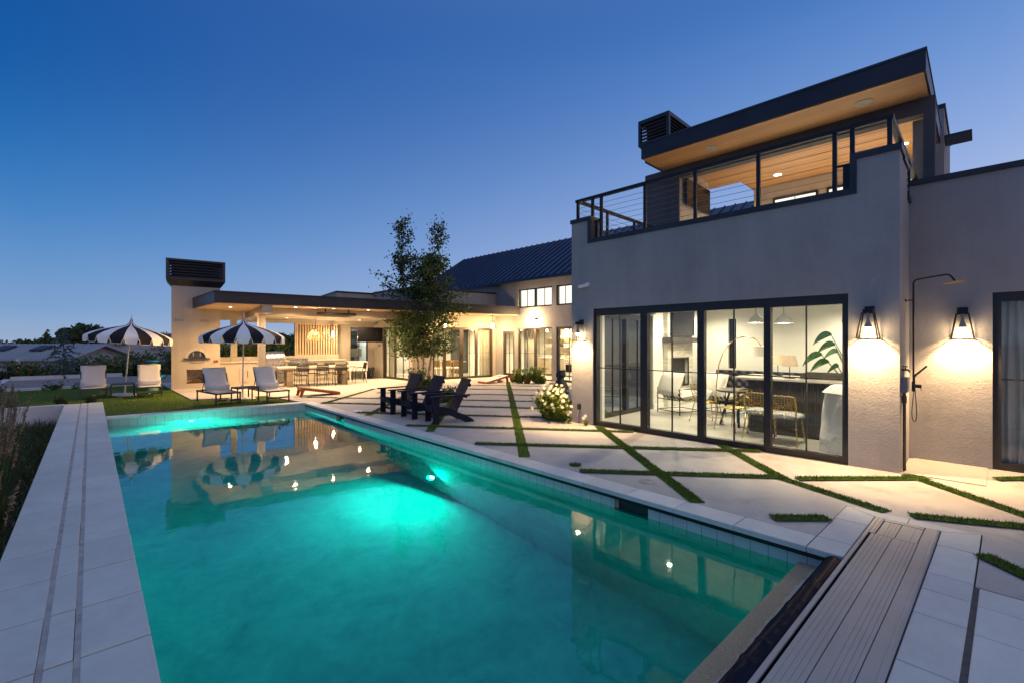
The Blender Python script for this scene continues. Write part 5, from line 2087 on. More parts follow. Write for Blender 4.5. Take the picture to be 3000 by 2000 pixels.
# ---- outdoor kitchen
def build_kitchen():
    k = Thing('kitchen_counter', 'long beige outdoor kitchen counter with stone top and cupboard door', 'counter', (2.8, 4.2, 0), frame='wing')
    m = k.mb()
    m.box(.358, 5.2, 3.92, 4.55, 0, .90)
    m.build('counter_base', 'stucco_light', k.o)
    m = k.mb()
    m.box(.358, 1.96, 3.86, 4.55, .902, .95)
    m.box(2.66, 5.24, 3.86, 4.55, .902, .95)
    m.build('worktop', 'counter_top', k.o, bevel=.004)
    m = k.mb()
    m.box(.358, 5.04, 4.551, 4.85, 0, 1.12)
    m.build('back_ledge', 'stucco_light', k.o)
    for a, b in ((1.02, 1.36), (3.0, 3.5), (3.9, 4.5)):
        m = k.mb()
        m.box(a, b, 3.895, 3.918, .14, .74)
        d = m.build('cupboard_door', 'counter_door', k.o, bevel=.003)
        m = k.mb()
        m.box(b - .06, b - .045, 3.87, 3.894, .32, .58)
        m.build('handle', 'charcoal_metal', d)
    sk = Thing('kitchen_tap', 'small arched tap at the end of the outdoor counter', 'tap', (.75, 4.45, .95), frame='wing')
    MB().tube([(0, 0, 0), (0, 0, .25), (0, -.03, .31), (0, -.10, .33), (0, -.15, .29), (0, -.155, .24)], .014, 8).build('spout', 'stainless', sk.o, smooth=True)
    # big hooded grill
    g = Thing('grill', 'large stainless grill with rounded hood beside the patio post', 'grill', (2.3, 4.15, .5), frame='wing')
    m = g.mb()
    v = []
    n = 10
    prof = [(3.80, .96), (3.80, 1.06)] + [(4.14 - .34 * math.cos(math.pi * .5 * i / n), 1.06 + .27 * math.sin(math.pi * .5 * i / n)) for i in range(1, n + 1)] + [(4.5, 1.33), (4.5, .96)]
    L = len(prof)
    v = [(x, y, z) for x in (1.97, 2.65) for y, z in prof]
    m.add(v, [(i, (i + 1) % L, L + (i + 1) % L, L + i) for i in range(L)] + [tuple(range(L - 1, -1, -1)), tuple(range(L, 2 * L))])
    m.build('hood', 'stainless', g.o)
    m = g.mb()
    m.tube([(2.02, 3.76, 1.06), (2.60, 3.76, 1.06)], .014, 8)
    m.build('handle', 'stainless', g.o)
    m = g.mb()
    m.box(1.965, 2.655, 3.78, 3.915, .10, .95)
    m.build('grill_front', 'stainless', g.o, bevel=.004)
    for x in (2.06, 2.22, 2.40, 2.56):
        m = g.mb()
        m.tube([(x, 3.78, .88), (x, 3.74, .88)], .026, 12)
        m.build('knob', 'stainless', g.o)
    g2 = Thing('griddle', 'low stainless griddle with two knobs set in the outdoor counter', 'grill', (3.2, 4.15, .9), frame='wing')
    m = g2.mb()
    m.box(2.86, 3.56, 3.80, 3.855, .70, 1.0)
    m.box(2.86, 3.56, 3.80, 4.5, .952, 1.0)
    m.build('body', 'stainless', g2.o, bevel=.004)
    m = g2.mb()
    m.box(2.84, 3.58, 3.80, 4.5, 1.002, 1.05)
    m.build('lid', 'stainless', g2.o, bevel=.008)
    for x in (3.0, 3.4):
        m = g2.mb()
        m.tube([(x, 3.80, .86), (x, 3.755, .86)], .035, 12)
        m.build('knob', 'stainless', g2.o)
    for i, x in enumerate((3.75, 4.55)):
        t = Thing('ledge_light', ['small grey utility box on the ledge below the slats near the griddle', 'small grey utility box on the ledge below the middle of the slats'][i], 'box', (x, 4.545, .98), frame='wing', group='grey boxes on the counter splashback')
        MB().box(-.05, .05, -.05, -.0, -.03, .05).build('box', 'plastic_grey', t.o, bevel=.004)
    s = Thing('slat_screen', 'tall screen of vertical timber slats behind the patio table', 'screen', (4.1, 4.7, 1.13), frame='wing')
    m = s.mb()
    m.box(3.2, 5.05, 4.60, 4.78, 1.121, 1.165)
    m.box(3.2, 5.05, 4.60, 4.78, 2.50, 2.549)
    m.box(3.2, 3.25, 4.60, 4.78, 1.165, 2.50)
    m.build('frame', 'slat_wood', s.o)
    for i in range(16):
        x = 3.27 + i * .111
        m = s.mb()
        m.box(x, x + .062, 4.62, 4.76, 1.165, 2.50)
        m.build('slat', 'slat_wood', s.o)
    m = s.mb()
    m.box(3.2, 5.05, 4.80, 4.84, 1.121, 2.549)
    m.build('back_panel', 'bark_dark', s.o)
    b = Thing('bulb_pendant', 'narrow clear glass pendant hanging in front of the slats', 'pendant light', (4.72, 4.3, 2.1), frame='wing')
    MB().tube([(0, 0, .1), (0, 0, .6)], .006, 6).build('cord', 'black_metal', b.o)
    MB().lathe([(.015, .1), (.04, .03), (.03, -.16), (0, -.18)], n=12, cap=False).build('bulb', 'bulb_white', b.o, smooth=True)
    b.light('POINT', (4.72, 4.22, 2.0), 9, (1, .64, .30), .04)
    d = Thing('white_desk', 'white lacquered side desk between the counter and the office window', 'desk', (5.8, 4.2, 0), frame='wing')
    d.mb().box(5.28, 6.12, 3.75, 4.45, .42, .84).build('cabinet', 'white_paint', d.o, bevel=.008)
    for x in (5.34, 6.06):
        for y in (3.82, 4.38):
            m = d.mb()
            m.tube([(x, y, .42), (x + .02, y, 0)], [.03, .02], 8)
            m.build('leg', 'white_paint', d.o)
    for i, (x, mt, lab, tilt) in enumerate(((6.35, 'plastic_dark', 'black soft case leaning against the wall next to the white desk', 12), (6.56, 'charcoal_metal', 'dark grey case leaning on the black one by the corner', 20))):
        c = Thing('instrument_case', lab, 'case', (x, 4.55, 0), frame='wing')
        m = MB()
        m.cbox((0, 0, .27), (.16, .28, .52), (RAD(-8), RAD(tilt), 0))
        m.build('case_shell', mt, c.o, bevel=.05)
        m = MB()
        m.tube([(-.03 + tilt * .005, -.15, .20), (0.0 + tilt * .005, -.19, .27), (.03 + tilt * .005, -.15, .36)], .012, 6)
        m.build('handle', 'black_metal', c.o)
    p = Thing('basket_pendant', 'woven basket pendant lamp glowing over the patio table', 'pendant light', fpoint('wing', 3.55, 2.33) + (1.76,))
    n = 26
    prof = [(.305, 0.0), (.315, .06), (.31, .16), (.29, .27), (.23, .37), (.15, .44), (.09, .48), (.06, .52)]
    for k in range(n):
        a = 2 * math.pi * k / n
    m = MB()
    for k in range(n):
        a = 2 * math.pi * k / n
        m.tube([(r * math.cos(a), r * math.sin(a), z) for r, z in prof], .0065, 4)
    for r, z in prof + [(.312, .03), (.314, .11), (.302, .22), (.265, .32)]:
        m.tube([(r * math.cos(2 * math.pi * k / 32), r * math.sin(2 * math.pi * k / 32), z) for k in range(33)], .007, 4)
    m.build('woven_shade', 'rattan', p.o)
    MB().tube([(0, 0, .36), (0, 0, .94)], .007, 6).build('cord', 'black_metal', p.o)
    MB().ball((0, 0, .30), .045, 14, 8).build('bulb', 'bulb_warm', p.o, smooth=True)
    l = bpy.data.lights.new('lamp_light', 'POINT')
    l.energy = 20 * LK
    l.color = (1, .64, .30)
    l.shadow_soft_size = .06
    lo = bpy.data.objects.new('lamp_light', l)
    COL.objects.link(lo)
    lo.parent = p.o
    lo.location = (0, 0, .20)


build_kitchen()

# ================================================================== OUTDOOR FURNITURE
def face(dx, dy):
    """rotation that turns local +Y towards the direction (dx, dy)"""
    return math.atan2(-dx, dy)


def build_lounger():
    """local +Y = foot end"""
    t = Thing('sun_lounger', '', 'sun lounger', (0, 0, 0), group='white sling sun loungers by the pool end')
    m = MB()
    for s in (-1, 1):
        m.bar((.31 * s, .62, .325), (.31 * s, -.95, .325), .03, .045)
    m.bar((-.31, .60, .325), (.31, .60, .325), .03, .045)
    m.bar((-.31, -.93, .325), (.31, -.93, .325), .03, .045)
    m.bar((-.31, .56, .13), (.31, .56, .13), .025, .04)
    for s in (-1, 1):
        m.bar((.30 * s, -.18, .34), (.30 * s, -.52, .98), .028, .03)
    m.bar((-.30, -.52, .98), (.30, -.52, .98), .028, .03)
    for s in (-1, 1):
        m.bar((.27 * s, -.62, .33), (.27 * s, -.40, .72), .018, .018)
    m.build('frame', 'charcoal_metal', t.o, bevel=.003)
    for sx in (-1, 1):
        for y in (.58, -.90):
            m = MB()
            m.bar((.31 * sx, y, 0), (.31 * sx, y, .31), .032, .045)
            m.build('leg', 'charcoal_metal', t.o, bevel=.003)
    m = MB()
    n = 14
    v = []
    for i in range(n + 1):
        y = -.20 + (.61 + .20) * i / n
        sag = -.018 * math.sin(math.pi * i / n)
        for j in range(7):
            x = -.295 + .59 * j / 6
            v.append((x, y, .352 + sag - .012 * math.sin(math.pi * j / 6)))
    f = [(i * 7 + j, i * 7 + j + 1, (i + 1) * 7 + j + 1, (i + 1) * 7 + j) for i in range(n) for j in range(6)]
    m.add(v, f)
    o = m.build('seat_sling', 'sling_white', t.o, smooth=True)
    sm = o.modifiers.new('thick', 'SOLIDIFY')
    sm.thickness = .008
    m = MB()
    v = []
    for i in range(n + 1):
        q = i / n
        y, z = -.17 - .36 * q, .35 + .66 * q
        bulge = -.02 * math.sin(math.pi * q)
        for j in range(7):
            x = -.31 + .62 * j / 6
            v.append((x, y + bulge + .012 - .010 * math.sin(math.pi * j / 6), z))
    m.add(v, f)
    o = m.build('back_sling', 'sling_white', t.o, smooth=True)
    sm = o.modifiers.new('thick', 'SOLIDIFY')
    sm.thickness = .010
    m = MB()
    m.pillow((0, -.15, .44), (.60, .17, .11), (RAD(62), 0, 0), 10)
    m.build('lumbar_pillow', 'sling_white', t.o, smooth=True)
    m = MB()
    m.box(-.03, .03, .583, .586, .12, .14)
    m.build('maker_tag', 'plastic_white', t.o)
    return t


LOUNGERS = [((.08, 19.78), (.0, -1), 'white sling lounger farthest left on the lawn, left of the first striped umbrella'),
            ((1.44, 19.28), (-.06, -1), 'white sling lounger between the first striped umbrella and the fireplace tower'),
            ((2.80, 15.62), (.15, -.98), 'white sling lounger left of the second umbrella pole, nearest the pool'),
            ((4.05, 15.30), (.10, -.99), 'white sling lounger right of the second umbrella pole, beside the orange game board')]
lng = None
for (x, y), d, lab in LOUNGERS:
    k = Vector(d).normalized()
    loc = (x - k.x * .0, y - k.y * .0, -.035 if y > 17 else -.035)
    if lng is None:
        lng = build_lounger()
        lng.o.location = loc
        lng.o.rotation_euler = (0, 0, face(*d))
        lng.o['label'] = lab
    else:
        clone(lng, loc, face(*d), lab)


def build_side_table(loc, rz, lab):
    t = Thing('side_table', lab, 'side table', loc, rz, group='low dark side tables between loungers')
    m = MB()
    for i in range(7):
        x = -.255 + i * .085
        m.box(x - .036, x + .036, -.24, .24, .415, .43)
    m.bar((-.29, -.25, .42), (.29, -.25, .42), .03, .04)
    m.bar((-.29, .25, .42), (.29, .25, .42), .03, .04)
    m.bar((-.29, -.25, .42), (-.29, .25, .42), .03, .04)
    m.bar((.29, -.25, .42), (.29, .25, .42), .03, .04)
    m.build('tabletop', 'charcoal_metal', t.o)
    for sx in (-1, 1):
        for sy in (-1, 1):
            MB().bar((.285 * sx, .245 * sy, 0), (.285 * sx, .245 * sy, .40), .032, .032).build('leg', 'charcoal_metal', t.o)
    return t


st = build_side_table((.78, 19.55, -.035), face(0, -1), 'low dark side table under the first striped umbrella')
clone(st, (3.42, 15.55, -.035), face(.12, -.99), 'low dark side table under the second striped umbrella')


def build_umbrella():
    t = Thing('striped_umbrella', '', 'umbrella', (0, 0, 0), group='black and white striped umbrellas')
    MB().lathe([(.36, 0), (.37, .02), (.35, .045), (.10, .07), (.04, .075)], n=28).build('base', 'pole_white', t.o, smooth=False)
    m = MB()
    m.tube([(0, 0, .05), (0, 0, 2.53)], .021, 12)
    m.tube([(0, 0, .06), (0, 0, .38)], .03, 12)
    m.lathe([(.03, .36), (.045, .37), (.045, .41), (.028, .42)], n=14)
    m.build('pole', 'pole_white', t.o, smooth=True)
    m = MB()
    m.tube([(0, 0, 2.50), (0, 0, 2.60), (0, 0, 2.74)], [.022, .014, .003], 8)
    m.build('finial', 'pole_white', t.o, smooth=True)
    prof = [(.030, 2.54), (.042, 2.47), (.075, 2.39), (.14, 2.325), (.25, 2.285), (.46, 2.235), (.75, 2.145), (.98, 2.045), (1.15, 1.94)]
    NP = 20
    SUB = 6

    def rad(a, r, k):
        # fabric dips between the ribs
        ph = (a / (2 * math.pi) * NP) % 1.0
        dip = math.sin(math.pi * ph)
        return 1 - .018 * dip * k
    fab = MB()
    for p in range(NP):
        fab.cur = p % 2
        a0 = 2 * math.pi * p / NP
        v = []
        for i in range(SUB + 1):
            a = a0 + 2 * math.pi / NP * i / SUB
            ph = i / SUB
            for j, (r, z) in enumerate(prof):
                k = j / (len(prof) - 1)
                v.append((r * rad(a, r, k) * math.cos(a), r * rad(a, r, k) * math.sin(a), z - .012 * math.sin(math.pi * ph) * k))
            # scalloped valance
            e = math.sin(math.pi * min(max(ph, 0), 1))
            drop = .02 + .18 * min(1.0, e * 2.0)
            rr = 1.154 * rad(a, 1.4, 1)
            v.append((rr * math.cos(a), rr * math.sin(a), 1.925 - drop * .5))
            v.append((rr * 1.006 * math.cos(a), rr * 1.006 * math.sin(a), 1.925 - drop))
        n = len(prof) + 2
        fab.add(v, [(i * n + j, i * n + j + 1, (i + 1) * n + j + 1, (i + 1) * n + j) for i in range(SUB) for j in range(n - 1)])
    o = fab.build('canopy', None, t.o, smooth=True, mats=['canvas_white', 'canvas_black'])
    m = MB()
    for p in range(NP):
        a0 = 2 * math.pi * p / NP
        pts = []
        for i in range(SUB + 1):
            a = a0 + 2 * math.pi / NP * i / SUB
            e = math.sin(math.pi * i / SUB)
            drop = .02 + .18 * min(1.0, e * 2.0)
            rr = 1.163 * rad(a, 1.4, 1)
            pts.append((rr * math.cos(a), rr * math.sin(a), 1.925 - drop))
        m.tube(pts, .008, 4)
    m.build('piping', 'canvas_white', o)
    for p in range(10):
        a = 2 * math.pi * p / 10
        m = MB()
        m.bar((.05 * math.cos(a), .05 * math.sin(a), 2.32), (1.12 * math.cos(a), 1.12 * math.sin(a), 1.925), .014, .018)
        m.bar((.03 * math.cos(a), .03 * math.sin(a), 1.95), (.60 * math.cos(a), .60 * math.sin(a), 2.12), .010, .014)
        m.build('rib', 'pole_white', t.o)
    return t


um = build_umbrella()
um.o.location = (.84, 20.0, -.035)
um.o.rotation_euler = (RAD(1.5), RAD(4.0), RAD(8))
um.o['label'] = 'black and white striped umbrella leaning over the two far left loungers'
u2 = clone(um, (3.50, 16.22, -.035), RAD(19), 'black and white striped umbrella in front of the fireplace tower and patio')
u2.rotation_euler = (RAD(-.5), RAD(.8), RAD(-3.25))


def build_adirondack():
    """local +Y = the way the sitter faces"""
    t = Thing('adirondack_chair', '', 'garden chair', (0, 0, 0), group='dark slatted garden chairs in a row by the pool')
    for s in (-1, 1):
        m = MB()
        m.box(.265 * s - .022, .265 * s + .022, .27, .40, 0, .575)
        m.build('leg', 'navy_poly', t.o, bevel=.004)
    for s in (-1, 1):
        # curved stringer that runs from the seat front down to the ground behind
        m = MB()
        up = [(.40, .375), (.20, .345), (0.0, .285), (-.20, .215), (-.38, .135), (-.52, .05), (-.56, 0.0)]
        lo = [(.40, .265), (.20, .235), (0.0, .170), (-.16, .10), (-.28, .03), (-.33, 0.0), (-.44, 0.0)]
        v = []
        for (y, z), (y2, z2) in zip(up, lo):
            for x in (.235 * s - .016, .235 * s + .016):
                v.append((x, y, z))
                v.append((x, y2, z2))
        f = []
        for i in range(len(up) - 1):
            a, b = i * 4, (i + 1) * 4
            f += [(a, b, b + 1, a + 1), (a + 2, a + 3, b + 3, b + 2), (a, a + 2, b + 2, b), (a + 1, b + 1, b + 3, a + 3)]
        e = (len(up) - 1) * 4
        f += [(0, 1, 3, 2), (e, e + 2, e + 3, e + 1)]
        m.add(v, f)
        m.build('rear_leg', 'navy_poly', t.o)
    for s in (-1, 1):
        m = MB()
        v = []
        top = [(.46, .10), (.40, .105), (.0, .095), (-.30, .075), (-.42, .06)]
        for y, w in top:
            for x in (.295 * s - w * .68, .295 * s + w * .68):
                for z in (.578, .604):
                    v.append((x, y, z))
        f = []
        for i in range(len(top) - 1):
            a, b = i * 4, (i + 1) * 4
            f += [(a, b, b + 2, a + 2), (a + 1, a + 3, b + 3, b + 1), (a, a + 1, b + 1, b), (a + 2, b + 2, b + 3, a + 3)]
        e = (len(top) - 1) * 4
        f += [(0, 2, 3, 1), (e, e + 1, e + 3, e + 2)]
        m.add(v, f)
        m.build('arm', 'navy_poly', t.o, bevel=.004)
    m = MB()
    ys = [(.41, .372), (.31, .377), (.20, .357), (.09, .33), (-.02, .295), (-.12, .26)]
    for y, z in ys:
        m.cbox((0, y, z), (.50, .092, .02), (RAD(14), 0, 0))
    m.box(-.25, .25, .402, .42, .27, .37)
    m.build('seat', 'navy_poly', t.o, bevel=.003)
    m = MB()
    for i, x in enumerate((-.194, -.065, .065, .194)):
        m.bar((x * .96, -.13, .24), (x * 1.04, -.47, .93), .122, .022, (0, 1, .5))
    m.bar((-.27, -.36, .56), (.27, -.36, .56), .04, .06)
    m.bar((-.24, -.46, .80), (.24, -.46, .80), .03, .07)
    m.build('backrest', 'navy_poly', t.o, bevel=.003)
    m = MB()
    m.bar((-.25, .33, .13), (.25, .33, .13), .025, .05)
    m.build('stretcher', 'navy_poly', t.o, bevel=.003)
    return t


ad = None
for (x, y), d, lab in (((5.72, 10.35), (-1, .02), 'dark slatted garden chair farthest from the viewer in the row of three'), ((5.74, 9.36), (-1, .05), 'dark slatted garden chair in the middle of the row of three'), ((5.76, 8.38), (-.96, .24), 'dark slatted garden chair nearest the viewer in the row of three')):
    if ad is None:
        ad = build_adirondack()
        ad.o.location = (x, y, 0)
        ad.o.rotation_euler = (0, 0, face(*d))
        ad.o['label'] = lab
    else:
        clone(ad, (x, y, 0), face(*d), lab)


# ---- patio dining set
def build_patio_dining():
    t = Thing('patio_table', 'long heavy timber patio table with grey top under the basket lamp', 'table', (6.75, 19.08, 0), RAD(-9))
    MB().box(-1.45, 1.45, -.50, .50, .70, .765).build('tabletop', 'table_top', t.o, bevel=.006)
    for sx in (-1, 1):
        for sy in (-1, 1):
            m = MB()
            m.box(1.02 * sx - .11, 1.02 * sx + .11, .34 * sy - .09, .34 * sy + .09, 0, .695)
            m.build('leg', 'table_wood', t.o, bevel=.006)
    m = MB()
    m.box(-1.2, 1.2, -.40, .40, .64, .695)
    m.build('apron', 'table_wood', t.o)
    # metal armchair, local +Y = facing
    c = Thing('patio_chair', '', 'chair', (0, 0, 0), group='black metal chairs round the patio table')
    m = MB()
    for s in (-1, 1):
        m.tube([(.23 * s, .22, 0), (.22 * s, .20, .44), (.225 * s, .19, .60), (.24 * s, .16, .65), (.25 * s, -.05, .665), (.24 * s, -.20, .64)], .011, 8)
    m.build('arm', 'black_metal', c.o, smooth=True)
    for s in (-1, 1):
        m = MB()
        m.tube([(.22 * s, -.27, 0), (.205 * s, -.22, .25), (.20 * s, -.20, .44)], .011, 8)
        m.build('leg', 'black_metal', c.o, smooth=True)
    m = MB()
    pts = [(-.20, -.20, .44), (-.215, -.235, .64), (-.215, -.265, .78)]
    for k in range(6):
        a = math.pi - k / 5 * math.pi / 2
        pts.append((-.16 + .055 * math.cos(a), -.275, .80 + .05 * math.sin(a)))
    pts += [(x * -1, y, z) for x, y, z in reversed(pts)]
    m.tube(pts, .012, 8)
    for k in range(9):
        x = -.17 + k * .0425
        m.tube([(x, -.235, .60), (x, -.275, .84)], .009, 5)
    m.tube([(-.21, -.235, .60), (.21, -.235, .60)], .009, 6)
    for k in range(4):
        z = .64 + k * .055
        m.cbox((0, -.255, z), (.40, .008, .034), (RAD(8), 0, 0))
    m.build('backrest', 'black_metal', c.o, smooth=False)
    m = MB()
    m.tube([(-.20, .21, .44), (.20, .21, .44), (.20, -.20, .44), (-.20, -.20, .44), (-.20, .21, .44)], .011, 6)
    for k in range(10):
        y = -.175 + k * .042
        m.box(-.20, .20, y - .016, y + .016, .437, .446)
    m.build('seat', 'black_metal', c.o)
    T = Matrix.Translation((6.75, 19.08, 0)) @ Matrix.Rotation(RAD(-9), 4, 'Z')
    spots = [((-.62, -.52), 0, 'black metal chair on the pool side of the patio table, left of three'), ((.10, -.52), 0, 'black metal chair on the pool side of the patio table, middle of three'), ((.80, -.50), 0, 'black metal chair on the pool side of the patio table, right of three'),
             ((-.70, .62), 180, 'black metal chair behind the patio table nearest the big grill'), ((.0, .62), 180, 'black metal chair behind the middle of the patio table'), ((.70, .62), 180, 'black metal chair behind the patio table nearest the white desk'),
             ((-1.66, -.05), -90, 'black metal chair at the grill end of the patio table'), ((1.72, .05), 90, 'black metal chair at the television end of the patio table')]
    for i, ((x, y), a, lab) in enumerate(spots):
        p = T @ Vector((x, y, 0))
        rz = RAD(-9 + a)
        if i == 0:
            c.o.location = p
            c.o.rotation_euler = (0, 0, rz)
            c.o['label'] = lab
        else:
            clone(c, p, rz, lab)


build_patio_dining()


def build_game_board(name_lab, loc, rz, top, tag_):
    """slanted bean-bag board; local X runs from the raised end to the low end"""
    t = Thing('game_board', name_lab, 'game board', loc, rz, group='slanted bean-bag game boards')
    L, W = 1.22, .60
    z0, z1 = .30, .085
    m = MB()
    nn = 20
    hx, hy, hr = .23, W / 2, .076
    # deck with its round hole
    ring = [(hx + hr * math.cos(2 * math.pi * k / nn), hy + hr * math.sin(2 * math.pi * k / nn)) for k in range(nn)]
    outer = []
    for k in range(nn):
        a = 2 * math.pi * k / nn
        c, s = math.cos(a), math.sin(a)
        q = min((hx if c < 0 else L - hx) / max(abs(c), 1e-6), (W / 2) / max(abs(s), 1e-6))
        outer.append((hx + q * c, hy + q * s))
    cor = [(0, 0), (L, 0), (L, W), (0, W)]

    def zz(x):
        return z0 + (z1 - z0) * x / L
    v = [(x, y, zz(x)) for x, y in ring] + [(x, y, zz(x)) for x, y in outer]
    f = [(k, nn + k, nn + (k + 1) % nn, (k + 1) % nn) for k in range(nn)]
    m.add(v, f)
    for cx_, cy_ in cor:
        ks = sorted(range(nn), key=lambda k: (outer[k][0] - cx_) ** 2 + (outer[k][1] - cy_) ** 2)
        for k in range(nn):
            a, b = outer[k], outer[(k + 1) % nn]
            if abs(a[0] - b[0]) > 1e-4 and abs(a[1] - b[1]) > 1e-4:
                for c_ in cor:
                    if (abs(a[0] - c_[0]) < 1e-4 or abs(a[1] - c_[1]) < 1e-4) and (abs(b[0] - c_[0]) < 1e-4 or abs(b[1] - c_[1]) < 1e-4) and c_ == (cx_, cy_):
                        m.add([(a[0], a[1], zz(a[0])), (c_[0], c_[1], zz(c_[0])), (b[0], b[1], zz(b[0]))], [(0, 1, 2)])
    m.build('deck', top, t.o)
    m = MB()
    v = []
    for y in (0, .02, W - .02, W):
        v += [(0, y, z0 - .002), (L, y, z1 - .002), (L, y, .0 if False else z1 - .085), (0, y, z0 - .085)]
    for o in (0, 8):
        m.add(v[o:o + 8], [(0, 1, 2, 3), (7, 6, 5, 4), (0, 4, 5, 1), (1, 5, 6, 2), (2, 6, 7, 3), (3, 7, 4, 0)])
    m.box(0, .02, .02, W - .02, z0 - .085, z0 - .006)
    m.box(L - .02, L, .02, W - .02, 0.0, z1 - .002)
    m.build('side_frame', 'orange_wood', t.o)
    for y in (.025, W - .025):
        m = MB()
        m.add([(.02, y - .02, z0 - .03), (.15, y - .02, z0 - .05), (.04, y - .02, 0), (-.03, y - .02, 0), (.02, y + .02, z0 - .03), (.15, y + .02, z0 - .05), (.04, y + .02, 0), (-.03, y + .02, 0)],
              [(0, 1, 2, 3), (7, 6, 5, 4), (0, 4, 5, 1), (1, 5, 6, 2), (2, 6, 7, 3), (3, 7, 4, 0)])
        m.build('leg', 'orange_wood', t.o)
    return t


build_game_board('orange game board with dark top on the patio in front of the table', (4.93, 15.28, 0), RAD(-7), 'board_dark', 0)
build_game_board('orange game board with white top and round hole near the kitchen plants', (13.32, 15.35, 0), RAD(182), 'board_white', 1)


def build_water_table():
    t = Thing('water_table', 'green and blue plastic water play table beside the fireplace tower', 'toy', (1.70, 21.3, -.035))
    MB().lathe([(.17, 0), (.14, .30), (.13, .36)], n=16).build('pedestal', 'plastic_teal', t.o, smooth=False)
    MB().lathe([(.20, .36), (.36, .42), (.40, .50), (.42, .56), (.38, .55), (.34, .47), (0, .44)], n=24, cap=False).build('basin', 'plastic_blue', t.o, smooth=True)
    MB().lathe([(.17, .47), (.15, .70), (.11, .98), (.09, 1.0)], n=10).build('tower', 'plastic_green', t.o, smooth=False)
    MB().lathe([(.05, .98), (.20, 1.04), (.22, 1.10), (.19, 1.09), (0, 1.05)], n=20, cap=False).build('top_tray', 'plastic_blue', t.o, smooth=True)


build_water_table()

# ================================================================== LIVING ROOM
HF = 'house'


